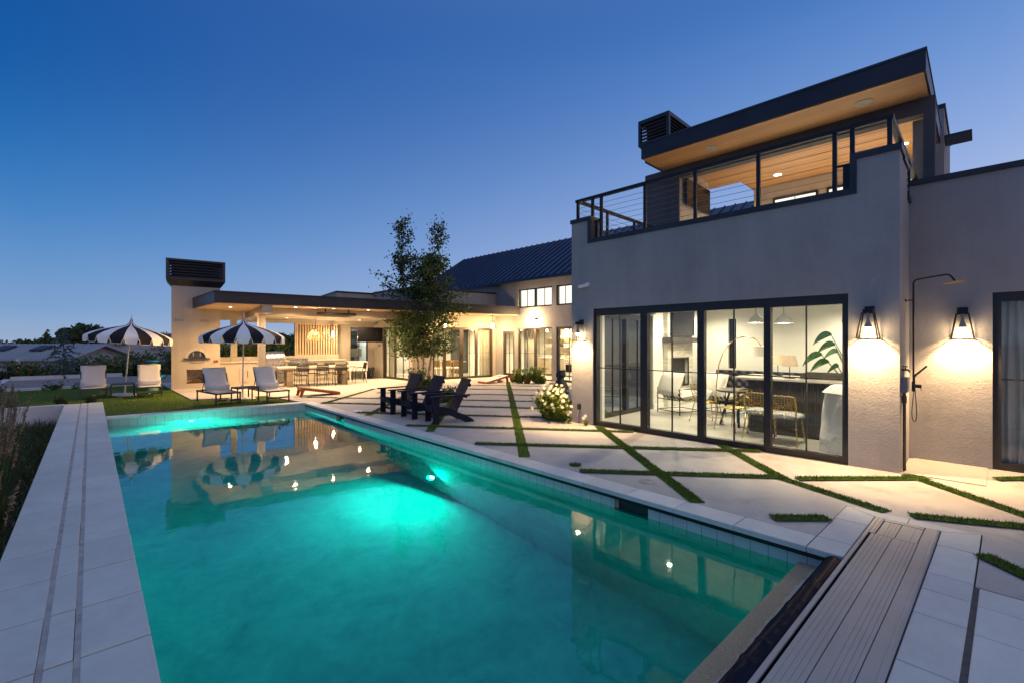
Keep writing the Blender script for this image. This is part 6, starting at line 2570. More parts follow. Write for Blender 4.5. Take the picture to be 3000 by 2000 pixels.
def build_living_room():
    for (w, u, lab) in ((.62, 1.25, 'recessed living room light over the white slipcovered seat'), (1.5, 4.0, 'recessed living room light just inside the middle of the sliding doors'),
                        (3.6, 2.5, 'recessed living room light over the black sofa'), (5.3, 1.4, 'recessed living room light at the back near the plant'), (5.2, 4.6, 'recessed living room light in the back corner by the slit window'), (3.4, 4.4, 'recessed living room light in front of the fireplace')):
        downlight((w, u, 2.72), HF, lab, 'living room ceiling lights', 38, 165, color=(1, .86, .62))
    # stone fireplace
    f = Thing('stone_fireplace', 'stacked pale stone fireplace with black firebox and dark mantel beam', 'fireplace', (4.25, 5.1, .012), frame=HF)
    P = lambda a, t, z: (a, 5.05 + t, z)
    m = f.mb()
    wallgrid(m, P, 3.52, 5.02, 0, .135, .012, 1.72, [(3.72, 4.75, .53, 1.32)])
    wallgrid(m, P, 3.52, 5.02, 0, .135, 1.86, 2.715, [])
    m.build('stone_face', 'ledge_stone', f.o)
    f.mb().box(3.46, 5.08, 4.93, 5.18, 1.722, 1.858).build('mantel', 'fluted_wood', f.o)
    m = f.mb()
    m.box(3.72, 4.75, 5.155, 5.18, .53, 1.32)
    m.build('firebox', 'firebox', f.o)
    m = f.mb()
    m.box(3.72, 3.76, 5.035, 5.06, .53, 1.32).box(4.71, 4.75, 5.035, 5.06, .53, 1.32).box(3.76, 4.71, 5.035, 5.06, 1.28, 1.32).box(3.76, 4.71, 5.035, 5.06, .53, .58)
    m.build('firebox_frame', 'black_frame', f.o)
    m = f.mb()
    for a, b, z in ((3.95, 4.5, .62), (4.0, 4.45, .69), (4.15, 4.4, .76)):
        m.tube([(a, 5.12, z), (b, 5.10, z + .02)], .035, 8)
    m.build('log', 'burnt_log', f.o)
    t = Thing('television', 'large dark television over the living room fireplace', 'television', (4.25, 5.0, 2.25), frame=HF)
    t.mb().box(3.63, 5.0, 4.985, 5.045, 1.90, 2.66).build('screen', 'screen_black', t.o, bevel=.004)
    # bar counter
    b = Thing('bar_counter', 'dark fluted bar counter with pale marble top', 'bar', (2.1, 1.4, .012), frame=HF)
    m = b.mb()
    m.box(1.62, 2.62, .33, 2.40, .012, 1.02)
    m.build('core', 'fluted_wood', b.o)
    m = b.mb()
    n = 50
    for i in range(n):
        u = .34 + i * .0412
        m.box(1.592, 1.619, u, u + .026, .05, 1.015)
    for i in range(22):
        w_ = 1.63 + i * .044
        m.box(w_, w_ + .028, 2.402, 2.43, .05, 1.015)
    m.build('fluting', 'fluted_wood', b.o)
    b.mb().box(1.50, 2.70, .325, 2.68, 1.022, 1.062).build('bar_top', 'marble_top', b.o, bevel=.004)
    lamp = None
    for (w_, u, lab, mt) in ((2.40, 2.12, 'small table lamp with glowing pleated shade at the far edge of the bar', 'lamp_linen'), (1.90, 1.78, 'small table lamp with brown pleated shade in the middle of the bar', 'lamp_linen'), (2.25, .52, 'small table lamp at the door-jamb end of the bar', 'lamp_linen')):
        x, y = fpoint(HF, w_, u)
        if lamp is None:
            lamp = Thing('table_lamp', lab, 'lamp', (x, y, 1.062), 0, group='small lamps on the bar counter')
            MB().lathe([(.09, 0), (.09, .012), (.02, .02)], n=18).build('base', 'black_metal', lamp.o)
            MB().tube([(0, 0, .015), (0, 0, .26)], .008, 8).build('stem', 'black_metal', lamp.o)
            m = MB()
            nn = 40
            v = []
            for k in range(nn):
                a = 2 * math.pi * k / nn
                q = 1 + (.03 if k % 2 else 0)
                v += [(.135 * q * math.cos(a), .135 * q * math.sin(a), .22), (.095 * q * math.cos(a), .095 * q * math.sin(a), .42)]
            m.add(v, [(2 * k, 2 * ((k + 1) % nn), 2 * ((k + 1) % nn) + 1, 2 * k + 1) for k in range(nn)])
            m.build('shade', 'lamp_linen', lamp.o)
        else:
            clone(lamp, (x, y, 1.062), 0, lab)
    tr = Thing('tray', 'long dark tray lying on the bar top', 'tray', (2.2, 1.2, 1.062), frame=HF)
    m = tr.mb()
    m.box(1.95, 2.5, .72, 1.62, 1.064, 1.09)
    for a in ((1.95, 1.98, .72, 1.62), (2.47, 2.5, .72, 1.62), (1.98, 2.47, .72, .75), (1.98, 2.47, 1.59, 1.62)):
        m.box(a[0], a[1], a[2], a[3], 1.09, 1.16)
    m.build('tray_body', 'fluted_wood', tr.o)
    pn = None
    for (w_, u, z, lab) in ((2.05, 2.42, 2.12, 'grey dome pendant half behind the door post over the bar'), (2.05, 1.92, 2.10, 'grey dome pendant hanging over the bar right of the door post')):
        x, y = fpoint(HF, w_, u)
        if pn is None:
            pn = Thing('dome_pendant', lab, 'pendant light', (x, y, z), group='grey dome pendants over the bar')
            MB().lathe([(.165, 0), (.16, .03), (.135, .075), (.10, .11), (.06, .135), (.035, .175), (.022, .185)], n=28, cap=False).build('shade', 'plastic_grey', pn.o, smooth=True)
            MB().tube([(0, 0, .18), (0, 0, .61)], .006, 6).build('cord', 'plastic_dark', pn.o)
            MB().lathe([(.15, .008), (0, .012)], n=20, cap=False).build('lens', 'downlight_lens', pn.o)
        else:
            clone(pn, (x, y, z), 0, lab)
    for (w_, u) in ((2.05, 2.42), (2.05, 1.92)):
        pass
    # big-leaved plant
    p = Thing('banana_plant', 'tall green paddle-leaved plant behind the right end of the bar', 'plant', (3.4, .95, .012), frame=HF)
    MB().lathe([(.16, 0), (.22, .40), (.20, .40), (0, .37)], n=20, cap=False).build('pot', 'plastic_grey', p.o)
    st = MB()
    lf = MB()
    rnd = random.Random(31)
    specs = [((-.25, .55), 1.85, .42), ((-.1, .50), 1.65, .40), ((-.35, .75), 1.45, .44), ((-.2, .62), 1.30, .42), ((-.5, .35), 1.22, .40), ((.1, -.3), 1.75, .46), ((-.35, -.45), 1.4, .44), ((-.05, .15), 2.15, .30), ((.2, .5), 1.5, .4)]
    for (dx, dy), hh, L in specs:
        top = Vector((dx * .75, dy * .75, hh))
        st.tube([(0, 0, .36), (dx * .2, dy * .2, hh * .6), tuple(top)], [.014, .011, .008], 6)
        d = Vector((dx, dy, .18)).normalized()
        s_ = (d.cross(Vector((0, 0, 1))).normalized() * .45 + Vector((0, 0, .9)) * (1 if dx + dy > 0 else -1)).normalized()
        nn = 8
        v = []
        for i in range(nn + 1):
            q = i / nn
            c = top + d * (L * .8 * q) + Vector((0, 0, -.28 * q * q * L / .4))
            wdt = .082 * math.sin(math.pi * min(1, q * .96 + .04)) ** .7
            v += [tuple(c - s_ * wdt + Vector((0, 0, .03))), tuple(c), tuple(c + s_ * wdt + Vector((0, 0, .03)))]
        for i in range(nn):
            lf.add([v[3 * i], v[3 * i + 1], v[3 * i + 4], v[3 * i + 3]], [(0, 1, 2, 3)])
            lf.add([v[3 * i + 1], v[3 * i + 2], v[3 * i + 5], v[3 * i + 4]], [(0, 1, 2, 3)])
    st.build('stem', 'leaf_banana', p.o)
    lf.build('leaf', 'leaf_banana', p.o, smooth=True)
    # tufted black sofa along the back wall
    s = Thing('tufted_sofa', 'black tufted leather sofa along the back wall of the living room', 'sofa', (5.6, 3.3, .012), frame=HF)
    m = s.mb()
    m.box(5.15, 6.05, 1.7, 4.75, .12, .44)
    m.build('seat', 'leather', s.o, bevel=.03)
    m = s.mb()
    nu, nz = 62, 18
    v = []
    for i in range(nu + 1):
        for j in range(nz + 1):
            u = 1.7 + 3.05 * i / nu
            z = .40 + .52 * j / nz
            q = math.cos(u * 26) * math.cos(z * 26) * .5 + .5
            v.append((5.98 - .055 * q ** .6, u, z))
    f_ = [(i * (nz + 1) + j, i * (nz + 1) + j + 1, (i + 1) * (nz + 1) + j + 1, (i + 1) * (nz + 1) + j) for i in range(nu) for j in range(nz)]
    m.add(v, f_)
    m.box(5.985, 6.2, 1.7, 4.75, .12, .92)
    m.build('tufted_back', 'leather', s.o, smooth=False)
    m = s.mb()
    m.box(5.15, 6.2, 4.76, 4.94, .12, .80)
    m.build('arm', 'leather', s.o, bevel=.04)
    for (w_, u) in ((5.25, 1.8), (5.25, 4.8), (6.1, 1.8), (6.1, 4.8)):
        m = s.mb()
        m.tube([(w_, u, .012), (w_, u, .12)], .025, 8)
        m.build('leg', 'black_metal', s.o)
    pl = Thing('striped_pillow', 'black and cream striped pillow on the black sofa', 'cushion', (5.45, 3.0, .44), frame=HF)
    x0 = 0
    m = MB()
    nn = 30
    v = []
    for i in range(nn + 1):
        q = -1 + 2 * i / nn
        r = max(0.0, 1 - abs(q) ** 3.2) ** .5
        for k in range(14):
            a = 2 * math.pi * k / 14
            v.append((.11 * r * math.cos(a), .33 * q, .15 + .14 * r * math.sin(a)))
    for i in range(nn):
        m.cur = (int((i / nn) * 7)) % 2
        m.add([v[i * 14 + k] for k in range(14)] + [v[(i + 1) * 14 + k] for k in range(14)], [(k, (k + 1) % 14, 14 + (k + 1) % 14, 14 + k) for k in range(14)])
    m.build('cushion', None, pl.o, smooth=True, mats=['cushion_cream', 'canvas_black'])
    # arc lamp
    a = Thing('arc_lamp', 'tall brass arc floor lamp with white drum shade', 'floor lamp', (0, 0, .012))
    pts = [(10.636, 4.619, 0.046), (10.647, 4.609, 0.74), (10.694, 4.566, 1.222), (10.758, 4.507, 1.466), (10.839, 4.432, 1.647), (10.909, 4.368, 1.742), (10.984, 4.299, 1.805), (11.065, 4.224, 1.845), (11.152, 4.144, 1.86), (11.24, 4.064, 1.845), (11.321, 3.989, 1.797), (11.373, 3.941, 1.734), (11.408, 3.909, 1.647)]
    base = pts[0]
    m = MB(Matrix.Translation((-base[0], -base[1], -.012)))
    a.o.location = (base[0], base[1], .012)
    pts[0] = (base[0], base[1], .04)
    m.tube(pts, .013, 8)
    m.build('arm', 'brass', a.o, smooth=True)
    m = MB(Matrix.Translation((-base[0], -base[1], -.012)))
    m.lathe([(.17, .012), (.17, .04), (.02, .05)], (base[0], base[1], 0), n=24)
    m.build('base', 'marble_top', a.o)
    sp = pts[-1]
    m = MB(Matrix.Translation((-base[0], -base[1], -.012)))
    m.lathe([(.19, -.25), (.19, 0.0), (.02, .002)], (sp[0], sp[1], sp[2]), n=28, cap=False)
    m.build('drum_shade', 'lamp_white', a.o, smooth=False)

    # sling armchairs, local +Y = facing
    c = Thing('sling_armchair', '', 'armchair', (0, 0, 0), group='armchairs with black frames and cream cushions')
    m = MB()
    for s_ in (-1, 1):
        m.tube([(.36 * s_, .36, .012), (.36 * s_, .36, .62)], .012, 6)
        m.tube([(.36 * s_, -.36, .012), (.36 * s_, -.36, .62)], .012, 6)
        m.tube([(.36 * s_, .36, .62), (.36 * s_, -.36, .62)], .012, 6)
        m.tube([(.36 * s_, .36, .09), (.36 * s_, -.36, .09)], .010, 6)
    for y, z in ((.36, .09), (-.36, .09), (-.36, .62), (.36, .40), (-.36, .36)):
        m.tube([(-.36, y, z), (.36, y, z)], .010, 6)
    m.build('frame', 'black_metal', c.o)
    m = MB()
    for k in range(6):
        x = -.27 + k * .108
        pts = [(x, -.36, .62), (x, -.30, .48), (x, -.20, .37), (x, -.05, .32), (x, .15, .33), (x, .36, .40)]
        for p0, p1 in zip(pts[:-1], pts[1:]):
            m.bar(p0, p1, .05, .006)
    m.build('strap', 'leather', c.o)
    m = MB()
    m.pillow((0, .08, .46), (.66, .66, .24), (RAD(4), 0, 0))
    m.build('seat_cushion', 'cushion_cream', c.o, smooth=True)
    m = MB()
    m.pillow((0, -.30, .73), (.68, .58, .26), (RAD(66), 0, 0))
    m.build('back_cushion', 'cushion_cream', c.o, smooth=True)
    c.o.location = (10.55, 5.45, .012)
    c.o.rotation_euler = (0, 0, face(.95, -.30))
    c.o['label'] = 'cream-cushioned armchair nearest the stone fireplace'
    clone(c, (11.25, 4.75, .012), face(.98, -.20), 'cream-cushioned armchair behind the brass chairs')

    # woven brass chairs, local +Y = facing
    g = Thing('brass_chair', '', 'chair', (0, 0, 0), group='brass chairs with woven backs inside the sliding doors')
    for sx in (-1, 1):
        for y, yt in ((.24, .18), (-.28, -.18)):
            MB().tube([(.24 * sx, y, 0), (.19 * sx, yt, .44)], .011, 8).build('leg', 'brass', g.o, smooth=True)
    m = MB()
    pts = [(-.19, -.17, .43), (-.215, -.24, .66), (-.20, -.27, .78)]
    for k in range(5):
        a_ = math.pi - k / 4 * math.pi / 2
        pts.append((-.15 + .05 * math.cos(a_), -.275, .785 + .04 * math.sin(a_)))
    pts += [(-x, y, z) for x, y, z in reversed(pts)]
    m.tube(pts, .012, 8)
    m.tube([(-.20, .19, .44), (.20, .19, .44), (.20, -.18, .44), (-.20, -.18, .44), (-.20, .19, .44)], .011, 8)
    m.build('frame', 'brass', g.o, smooth=True)
    m = MB()
    for k in range(9):
        q = -.19 + k * .0475
        m.tube([(q, -.20, .48), (q * .95, -.268, .815)], .002, 4)
        m.tube([(-.21, -.19 - .07 * k / 12, .46 + k * .040), (.21, -.19 - .07 * k / 12, .46 + k * .040)], .0022, 4)
        m.tube([(-.21, -.20 - .06 * k / 12, .48 + k * .037), (.21, -.27 + .05 * k / 12, .81 - k * .037)], .002, 4)
    m.build('woven_back', 'brass', g.o)
    m = MB()
    for k in range(14):
        q = -.18 + k * .028
        m.tube([(-.19, q, .445), (.19, q, .445)], .005, 4)
        m.tube([(q, -.17, .448), (q, .18, .448)], .004, 4)
    m.build('seat', 'brass', g.o)
    spots = [((8.80, 2.62), (1, .05), 'brass chair with fluffy seat directly behind the white slipcovered seat', 1), ((8.98, 3.10), (.98, .2), 'brass chair with fluffy seat half behind the door post', 1),
             ((9.35, 3.72), (.35, .95), 'brass woven chair without fur, turned sideways among the brass chairs', 0), ((9.75, 4.42), (.75, -.65), 'brass woven chair with cream pillow nearest the armchairs', 2)]
    first = True
    for (x, y), d, lab, extra in spots:
        if first:
            g.o.location = (x, y, .012)
            g.o.rotation_euler = (0, 0, face(*d))
            g.o['label'] = lab
            first = False
        else:
            clone(g, (x, y, .012), face(*d), lab)
        rz = face(*d)
        if extra == 1:
            fu = Thing('fur_throw', 'white shaggy fur pad on the ' + ('nearest brass chair by the white seat' if lab.startswith('brass chair with fluffy seat directly') else 'brass chair half behind the door post'), 'seat pad', (x, y, .46), rz, group='white fur pads on brass chairs')
            rnd = random.Random(int(x * 100))
            m = MB()
            m.pillow((0, .0, .035), (.44, .42, .09), (0, 0, 0))
            m.build('pad', 'fur', fu.o, smooth=True)
            m = MB()
            for _ in range(1500):
                a_, r_ = rnd.uniform(0, 6.28), .24 * math.sqrt(rnd.random())
                px_, py_ = r_ * math.cos(a_), r_ * math.sin(a_)
                dx_, dy_ = px_ * rnd.uniform(.1, .5) + rnd.gauss(0, .02), py_ * rnd.uniform(.1, .5) + rnd.gauss(0, .02)
                zz = .075 - r_ * r_ * .6
                m.add([(px_ - .004, py_, zz), (px_ + .004, py_, zz), (px_ + dx_, py_ + dy_, zz + rnd.uniform(-.05, .03))], [(0, 1, 2)])
            m.build('fur_tufts', 'fur', fu.o)
        if extra == 2:
            cu = Thing('lumbar_cushion', 'long cream cushion on the brass chair nearest the armchairs', 'cushion', (x, y, .47), rz)
            MB().pillow((0, -.08, .13), (.52, .30, .14), (RAD(58), 0, 0)).build('cushion', 'cushion_cream', cu.o, smooth=True)
    t = Thing('games_table', 'small dark round table among the brass chairs', 'table', (9.95, 3.85, .012))
    MB().lathe([(.40, .70), (.42, .715), (.42, .74), (0, .742)], n=32).build('tabletop', 'fluted_wood', t.o)
    for k in range(4):
        a_ = k * math.pi / 2 + .4
        MB().bar((.34 * math.cos(a_), .34 * math.sin(a_), 0), (.16 * math.cos(a_), .16 * math.sin(a_), .70), .04, .04).build('leg', 'black_metal', t.o)
    # white slipcovered seat in the foreground
    w = Thing('slipcovered_seat', 'white slipcovered high-backed seat just inside the right sliding door', 'armchair', (.95, .72, .012), frame=HF)
    m = MB()
    nz, na = 22, 40
    v = []
    for j in range(nz + 1):
        z = .93 * j / nz
        k = 1 - .16 * (j / nz)
        for i in range(na):
            a_ = 2 * math.pi * i / na
            c_, s_ = math.cos(a_), math.sin(a_)
            q = 4.0
            r_ = (abs(c_) ** q + abs(s_) ** q) ** (-1 / q)
            fold = .016 * math.sin(a_ * 9 + 2 * math.sin(z * 4)) * (1 - .5 * j / nz) + .025 * mnoise.noise(Vector((c_ * 1.5, s_ * 1.5, z * 3)))
            v.append((.36 * r_ * c_ * k + fold * c_, .34 * r_ * s_ * k + fold * s_, z + (.03 * mnoise.noise(Vector((c_ * 2, s_ * 2, 9))) if j == nz else 0)))
    v.append((0, 0, .96))
    f_ = [(j * na + i, j * na + (i + 1) % na, (j + 1) * na + (i + 1) % na, (j + 1) * na + i) for j in range(nz) for i in range(na)]
    f_ += [(nz * na + i, nz * na + (i + 1) % na, (nz + 1) * na) for i in range(na)]
    m.add(v, f_)
    m.build('slipcover_body', 'slipcover', w.o, smooth=True)
    m = MB()
    m.pillow((-.02, 0, .95), (.60, .58, .16), (RAD(5), RAD(-6), 0))
    m.build('cushion', 'slipcover', w.o, smooth=True)


build_living_room()

# ================================================================== PLANTS
def aspen():
    rnd = random.Random(17)
    t = Thing('aspen_tree', 'slender three-stemmed tree with small round leaves on the patio', 'tree', (10.4, 16.9, 0))
    cr = MB()
    stems = [((-.13, .05), [(-.13, .05, 0), (-.20, .10, 1.0), (-.32, .22, 2.2), (-.55, .42, 3.6), (-.66, .52, 5.0), (-.86, .68, 6.75)], .055),
             ((.08, .12), [(.08, .12, 0), (.10, .10, 1.2), (.05, .02, 2.6), (.08, -.05, 4.0), (.10, -.1, 5.2)], .045),
             ((.16, -.08), [(.16, -.08, 0), (.30, -.18, 1.1), (.40, -.28, 2.3), (.42, -.32, 3.8), (.50, -.42, 5.3), (.62, -.52, 6.95)], .055)]
    # spread of the crown against height (half-width)
    def half(z):
        pts = [(.5, .2), (1.0, .4), (1.4, .9), (2.0, 1.4), (2.7, 1.45), (3.3, 1.3), (3.9, 1.35), (4.5, 1.25), (5.1, .80), (6.0, .42), (7.4, .12)]
        for (a, b), (c, d) in zip(pts[:-1], pts[1:]):
            if a <= z <= c:
                return b + (d - b) * (z - a) / (c - a)
        return .2
    tr = MB()
    for base, pts, r in stems:
        m = MB()
        n = len(pts)
        m.tube(pts, [r * (1 - .93 * i / (n - 1)) for i in range(n)], 9)
        m.build('trunk', 'bark_pale', t.o, smooth=True)
    br = MB()
    tips = []
    for base, pts, r in stems:
        L = len(pts) - 1
        for k in range(86):
            q = rnd.uniform(.21, .97)
            i = min(L - 1, int(q * L))
            p0 = Vector(pts[i]).lerp(Vector(pts[i + 1]), q * L - i)
            a = rnd.uniform(0, 6.28)
            hw = half(p0.z + .3)
            ln = hw * rnd.uniform(.35, 1.22)
            tip = Vector((p0.x * .75 + ln * math.cos(a), p0.y * .75 + ln * math.sin(a), p0.z + rnd.uniform(.05, .55) * (1 + .3 * (p0.z > 3.5))))
            mid = p0.lerp(tip, .5) + Vector((0, 0, .06))
            br.tube([p0, mid, tip], [.012, .008, .003], 4, cap=False)
            tips.append((p0, mid, tip))
    br.build('branch', 'bark_dark', t.o)

    def leaf(c, sz):
        n = Vector((rnd.gauss(0, 1), rnd.gauss(0, 1), rnd.gauss(0, .8))).normalized()
        u = n.orthogonal().normalized()
        u.rotate(Matrix.Rotation(rnd.uniform(0, 6.28), 3, n))
        w = n.cross(u)
        s = sz * rnd.uniform(.7, 1.25)
        cr.add([tuple(c - u * s * .55), tuple(c - u * s * .1 + w * s * .45), tuple(c + u * s * .35 + w * s * .22), tuple(c + u * s * .6), tuple(c + u * s * .35 - w * s * .22), tuple(c - u * s * .1 - w * s * .45)], [(0, 1, 2, 3, 4, 5)])
    for p0, mid, tip in tips:
        ln = (tip - p0).length
        for _ in range(int(22 + ln * 40)):
            q = rnd.uniform(.22, 1.05)
            c = p0.lerp(mid, q * 2) if q < .5 else mid.lerp(tip, q * 2 - 1)
            sp = .05 + .13 * rnd.random()
            c = c + Vector((rnd.gauss(0, sp), rnd.gauss(0, sp), rnd.gauss(-.03, sp)))
            leaf(c, .088)
    for base, pts, r in stems:
        for _ in range(110):
            q = rnd.uniform(.72, 1.0)
            L = len(pts) - 1
            i = min(L - 1, int(q * L))
            p0 = Vector(pts[i]).lerp(Vector(pts[i + 1]), q * L - i)
            leaf(p0 + Vector((rnd.gauss(0, .09), rnd.gauss(0, .09), rnd.gauss(0, .1))), .075)
    cr.build('crown', 'leaf_aspen', t.o)


aspen()


def shrub(name, label, loc, r, h, n, leaf, mat, cat='shrub', group=None, seed=1, flowers=None, stretch=1.7, lumps=5):
    rnd = random.Random(seed)
    t = Thing(name, label, cat, loc, group=group)
    blobs = [(0, 0, h * .32, r * .6, r * .6, h * .34)]
    for _ in range(lumps + 4):
        a = rnd.uniform(0, 6.28)
        q = r * rnd.uniform(.25, .85)
        s = rnd.uniform(.18, .42)
        blobs.append((q * math.cos(a), q * math.sin(a), h * rnd.uniform(.25, .9) * (1 - .35 * q / r), r * s, r * s * rnd.uniform(.7, 1.2), h * rnd.uniform(.14, .36)))
    st = MB()
    for _ in range(9):
        a, q = rnd.uniform(0, 6.28), rnd.uniform(.2, .7) * r
        st.tube([(0, 0, -.05), (q * .4 * math.cos(a), q * .4 * math.sin(a), h * .4), (q * math.cos(a), q * math.sin(a), h * .8)], [.012 + r * .012, .009, .003], 4, cap=False)
    st.build('stem', 'bark_dark', t.o)
    m = MB()
    leafcloud(m, blobs, n, leaf, stretch, rnd, .1)
    # stray shoots break the outline
    for _ in range(int(n * .04)):
        a = rnd.uniform(0, 6.28)
        c = (r * 1.02 * math.cos(a) * rnd.uniform(.3, 1.05), r * math.sin(a) * rnd.uniform(.3, 1.05), h * rnd.uniform(.8, 1.12))
        leafcloud(m, [(c[0], c[1], c[2], leaf, leaf, leaf)], 2, leaf, stretch, rnd, 0)
    m.build('foliage', mat, t.o)
    if flowers:
        fm, cnt, fs = flowers
        m = MB()
        for _ in range(cnt):
            b = rnd.choice(blobs)
            a, e = rnd.uniform(0, 6.28), rnd.uniform(-.1, 1.4)
            c = Vector((b[0] + b[3] * 1.02 * math.cos(a) * math.cos(e), b[1] + b[4] * 1.02 * math.sin(a) * math.cos(e), b[2] + b[5] * 1.02 * math.sin(e)))
            leafcloud(m, [(c.x, c.y, c.z, fs * .6, fs * .6, fs * .6)], 5, fs, 1.2, rnd, 0)
        m.build('flowers', fm, t.o)
    return t


def daisies():
    rnd = random.Random(8)
    t = Thing('daisy_bush', 'big clump of white daisies glowing under the lantern at the house corner', 'flowers', (7.72, 6.95, 0))
    lf = MB()
    stm = MB()
    pet = MB()
    eye = MB()
    for k in range(250):
        a, q = rnd.uniform(0, 6.28), math.sqrt(rnd.random())
        bx, by = .22 * q * math.cos(a), .30 * q * math.sin(a)
        hh = (.80 - .38 * q * q) * rnd.uniform(.72, 1.08)
        wob = 1 + .55 * mnoise.noise(Vector((math.cos(a) * 1.6, math.sin(a) * 1.6, 4.0))) + .25 * rnd.gauss(0, .6)
        hh *= .8 + .45 * abs(mnoise.noise(Vector((bx * 7, by * 7, 1.0)))) + (.12 if by > 0 else 0)
        tip = Vector((bx * 2.2 * wob - .06, by * 2.1 * wob, hh))
        if tip.x > .45:
            tip.x = .45
        mid = Vector((bx * 1.3, by * 1.3, hh * .55))
        stm.tube([(bx, by, 0), mid, tip], [.004, .003, .002], 4, cap=False)
        for _ in range(16):
            f_ = rnd.uniform(.12, .93)
            c = Vector((bx, by, 0)).lerp(mid, f_ * 2) if f_ < .5 else mid.lerp(tip, f_ * 2 - 1)
            leafcloud(lf, [(c.x, c.y, c.z, .035, .035, .02)], 1, .045, 2.6, rnd, 0)
        if k % 9 < 4:
            n = Vector((rnd.gauss(-.5, .45), rnd.gauss(-.5, .45), rnd.uniform(.3, .9))).normalized()
            u = n.orthogonal().normalized()
            w = n.cross(u)
            R_ = rnd.uniform(.028, .044)
            np_ = 13
            for i in range(np_):
                aa = 2 * math.pi * i / np_
                d = u * math.cos(aa) + w * math.sin(aa)
                s = n.cross(d)
                c0, c1 = tip + d * R_ * .22, tip + d * R_ + n * rnd.uniform(-.006, .002)
                pet.add([tuple(c0 - s * R_ * .09), tuple(c0 + s * R_ * .09), tuple(c1 + s * R_ * .13), tuple(c1 - s * R_ * .13)], [(0, 1, 2, 3)])
            eye.M = Matrix.Translation(tip) @ n.to_track_quat('Z', 'Y').to_matrix().to_4x4()
            eye.lathe([(R_ * .28, -.002), (R_ * .26, .004), (0, .006)], n=8, cap=False)
    stm.build('stem', 'leaf_mid', t.o)
    lf.build('foliage', 'leaf_bright', t.o)
    pet.build('petals', 'petal_white', t.o)
    eye.build('flower_eye', 'petal_yellow', t.o)
    # two stray daisies at the wall foot
    for i, (x, y, hh, lab) in enumerate(((7.62, 6.02, .20, 'single short daisy at the foot of the pier beside the door frame'), (7.58, 6.40, .24, 'lone daisy below the power outlet'))):
        d = Thing('daisy', lab, 'flower', (x, y, 0))
        m = MB()
        m.tube([(0, 0, 0), (.01, .01, hh)], .003, 4)
        for _ in range(6):
            leafcloud(m, [(0, 0, hh * .3, .05, .05, .04)], 2, .05, 2.4, rnd, 0)
        m.build('stem', 'leaf_bright', d.o)
        m = MB()
        for h2, ox in ((hh, .01), (hh * .8, -.05)):
            tip = Vector((ox, .01, h2))
            n = Vector((-.6, -.6, .6)).normalized()
            u = n.orthogonal().normalized()
            w = n.cross(u)
            for q in range(13):
                aa = 2 * math.pi * q / 13
                dd = u * math.cos(aa) + w * math.sin(aa)
                s = n.cross(dd)
                c0, c1 = tip + dd * .008, tip + dd * .036
                m.add([tuple(c0 - s * .003), tuple(c0 + s * .003), tuple(c1 + s * .005), tuple(c1 - s * .005)], [(0, 1, 2, 3)])
        m.build('petals', 'petal_white', d.o)


daisies()

# dark sculpture half hidden behind the house corner
sc = Thing('garden_statue', 'black rounded garden statue half hidden behind the house corner', 'statue', (9.15, 8.05, 0))
MB().lathe([(.20, 0), (.21, .03), (.16, .05), (.20, .18), (.24, .34), (.22, .52), (.15, .68), (.10, .75), (.085, .79), (.12, .83), (.135, .90), (.11, .97), (.05, 1.0), (0, 1.005)], n=22, cap=False).build('body', 'statue_black', sc.o, smooth=True)
m = MB()
for s_ in (-1, 1):
    m.ball((.02, .10 * s_, .985), .035, 8, 6)
    m.ball((-.17, .12 * s_, .45), .07, 8, 6, (1, 1, 1.9))
m.build('ear_and_paw', 'statue_black', sc.o, smooth=True)

# beds on the patio
shrub('patio_shrub', 'dark leafy shrub at the foot of the slender tree', (9.75, 16.3, 0), .55, .62, 1500, .05, 'leaf_dark', seed=41, group='shrubs round the patio tree')
shrub('patio_shrub', 'dark spreading shrub behind the chair nearest the viewer', (8.9, 14.4, 0), .50, .50, 1300, .05, 'leaf_dark', seed=42, group='shrubs round the patio tree')
shrub('patio_shrub', 'low shrub with orange flowers behind the row of dark chairs', (7.55, 11.2, 0), .50, .42, 1300, .05, 'leaf_mid', seed=43, group='shrubs round the patio tree', flowers=('leaf_orange', 26, .05))
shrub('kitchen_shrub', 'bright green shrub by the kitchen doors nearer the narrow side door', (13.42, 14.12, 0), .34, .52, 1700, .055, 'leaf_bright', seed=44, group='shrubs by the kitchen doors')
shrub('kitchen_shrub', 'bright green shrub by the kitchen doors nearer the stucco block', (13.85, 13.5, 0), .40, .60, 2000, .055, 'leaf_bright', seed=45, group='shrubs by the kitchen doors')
shrub('kitchen_plant', 'small orange-leaved plant between the two kitchen shrubs', (13.5, 13.75, 0), .22, .26, 500, .05, 'leaf_orange', seed=46, group='small orange plants by the kitchen doors')
shrub('kitchen_plant', 'small orange-leaved plant beside the white-topped game board', (13.55, 14.62, 0), .20, .26, 450, .05, 'leaf_orange', seed=47, group='small orange plants by the kitchen doors')
rnd = random.Random(77)
for i, (x, y) in enumerate(((13.9, 12.7), (14.2, 12.55), (13.2, 15.1), (14.05, 12.85))):
    labs = ['flat tan stone at the near edge of the kitchen shrubs', 'tan stone against the wall beside the kitchen shrubs', 'tan stone by the raised end of the white-topped game board', 'small tan stone behind the near kitchen shrub']
    t = Thing('edging_stone', labs[i], 'stone', (x, y, 0), group='stones round the kitchen shrubs')
    MB().ball((0, 0, .03), .11, 10, 6, (1.2, .9, .5), .5, i).build('stone', 'flag_stone', t.o, smooth=False)


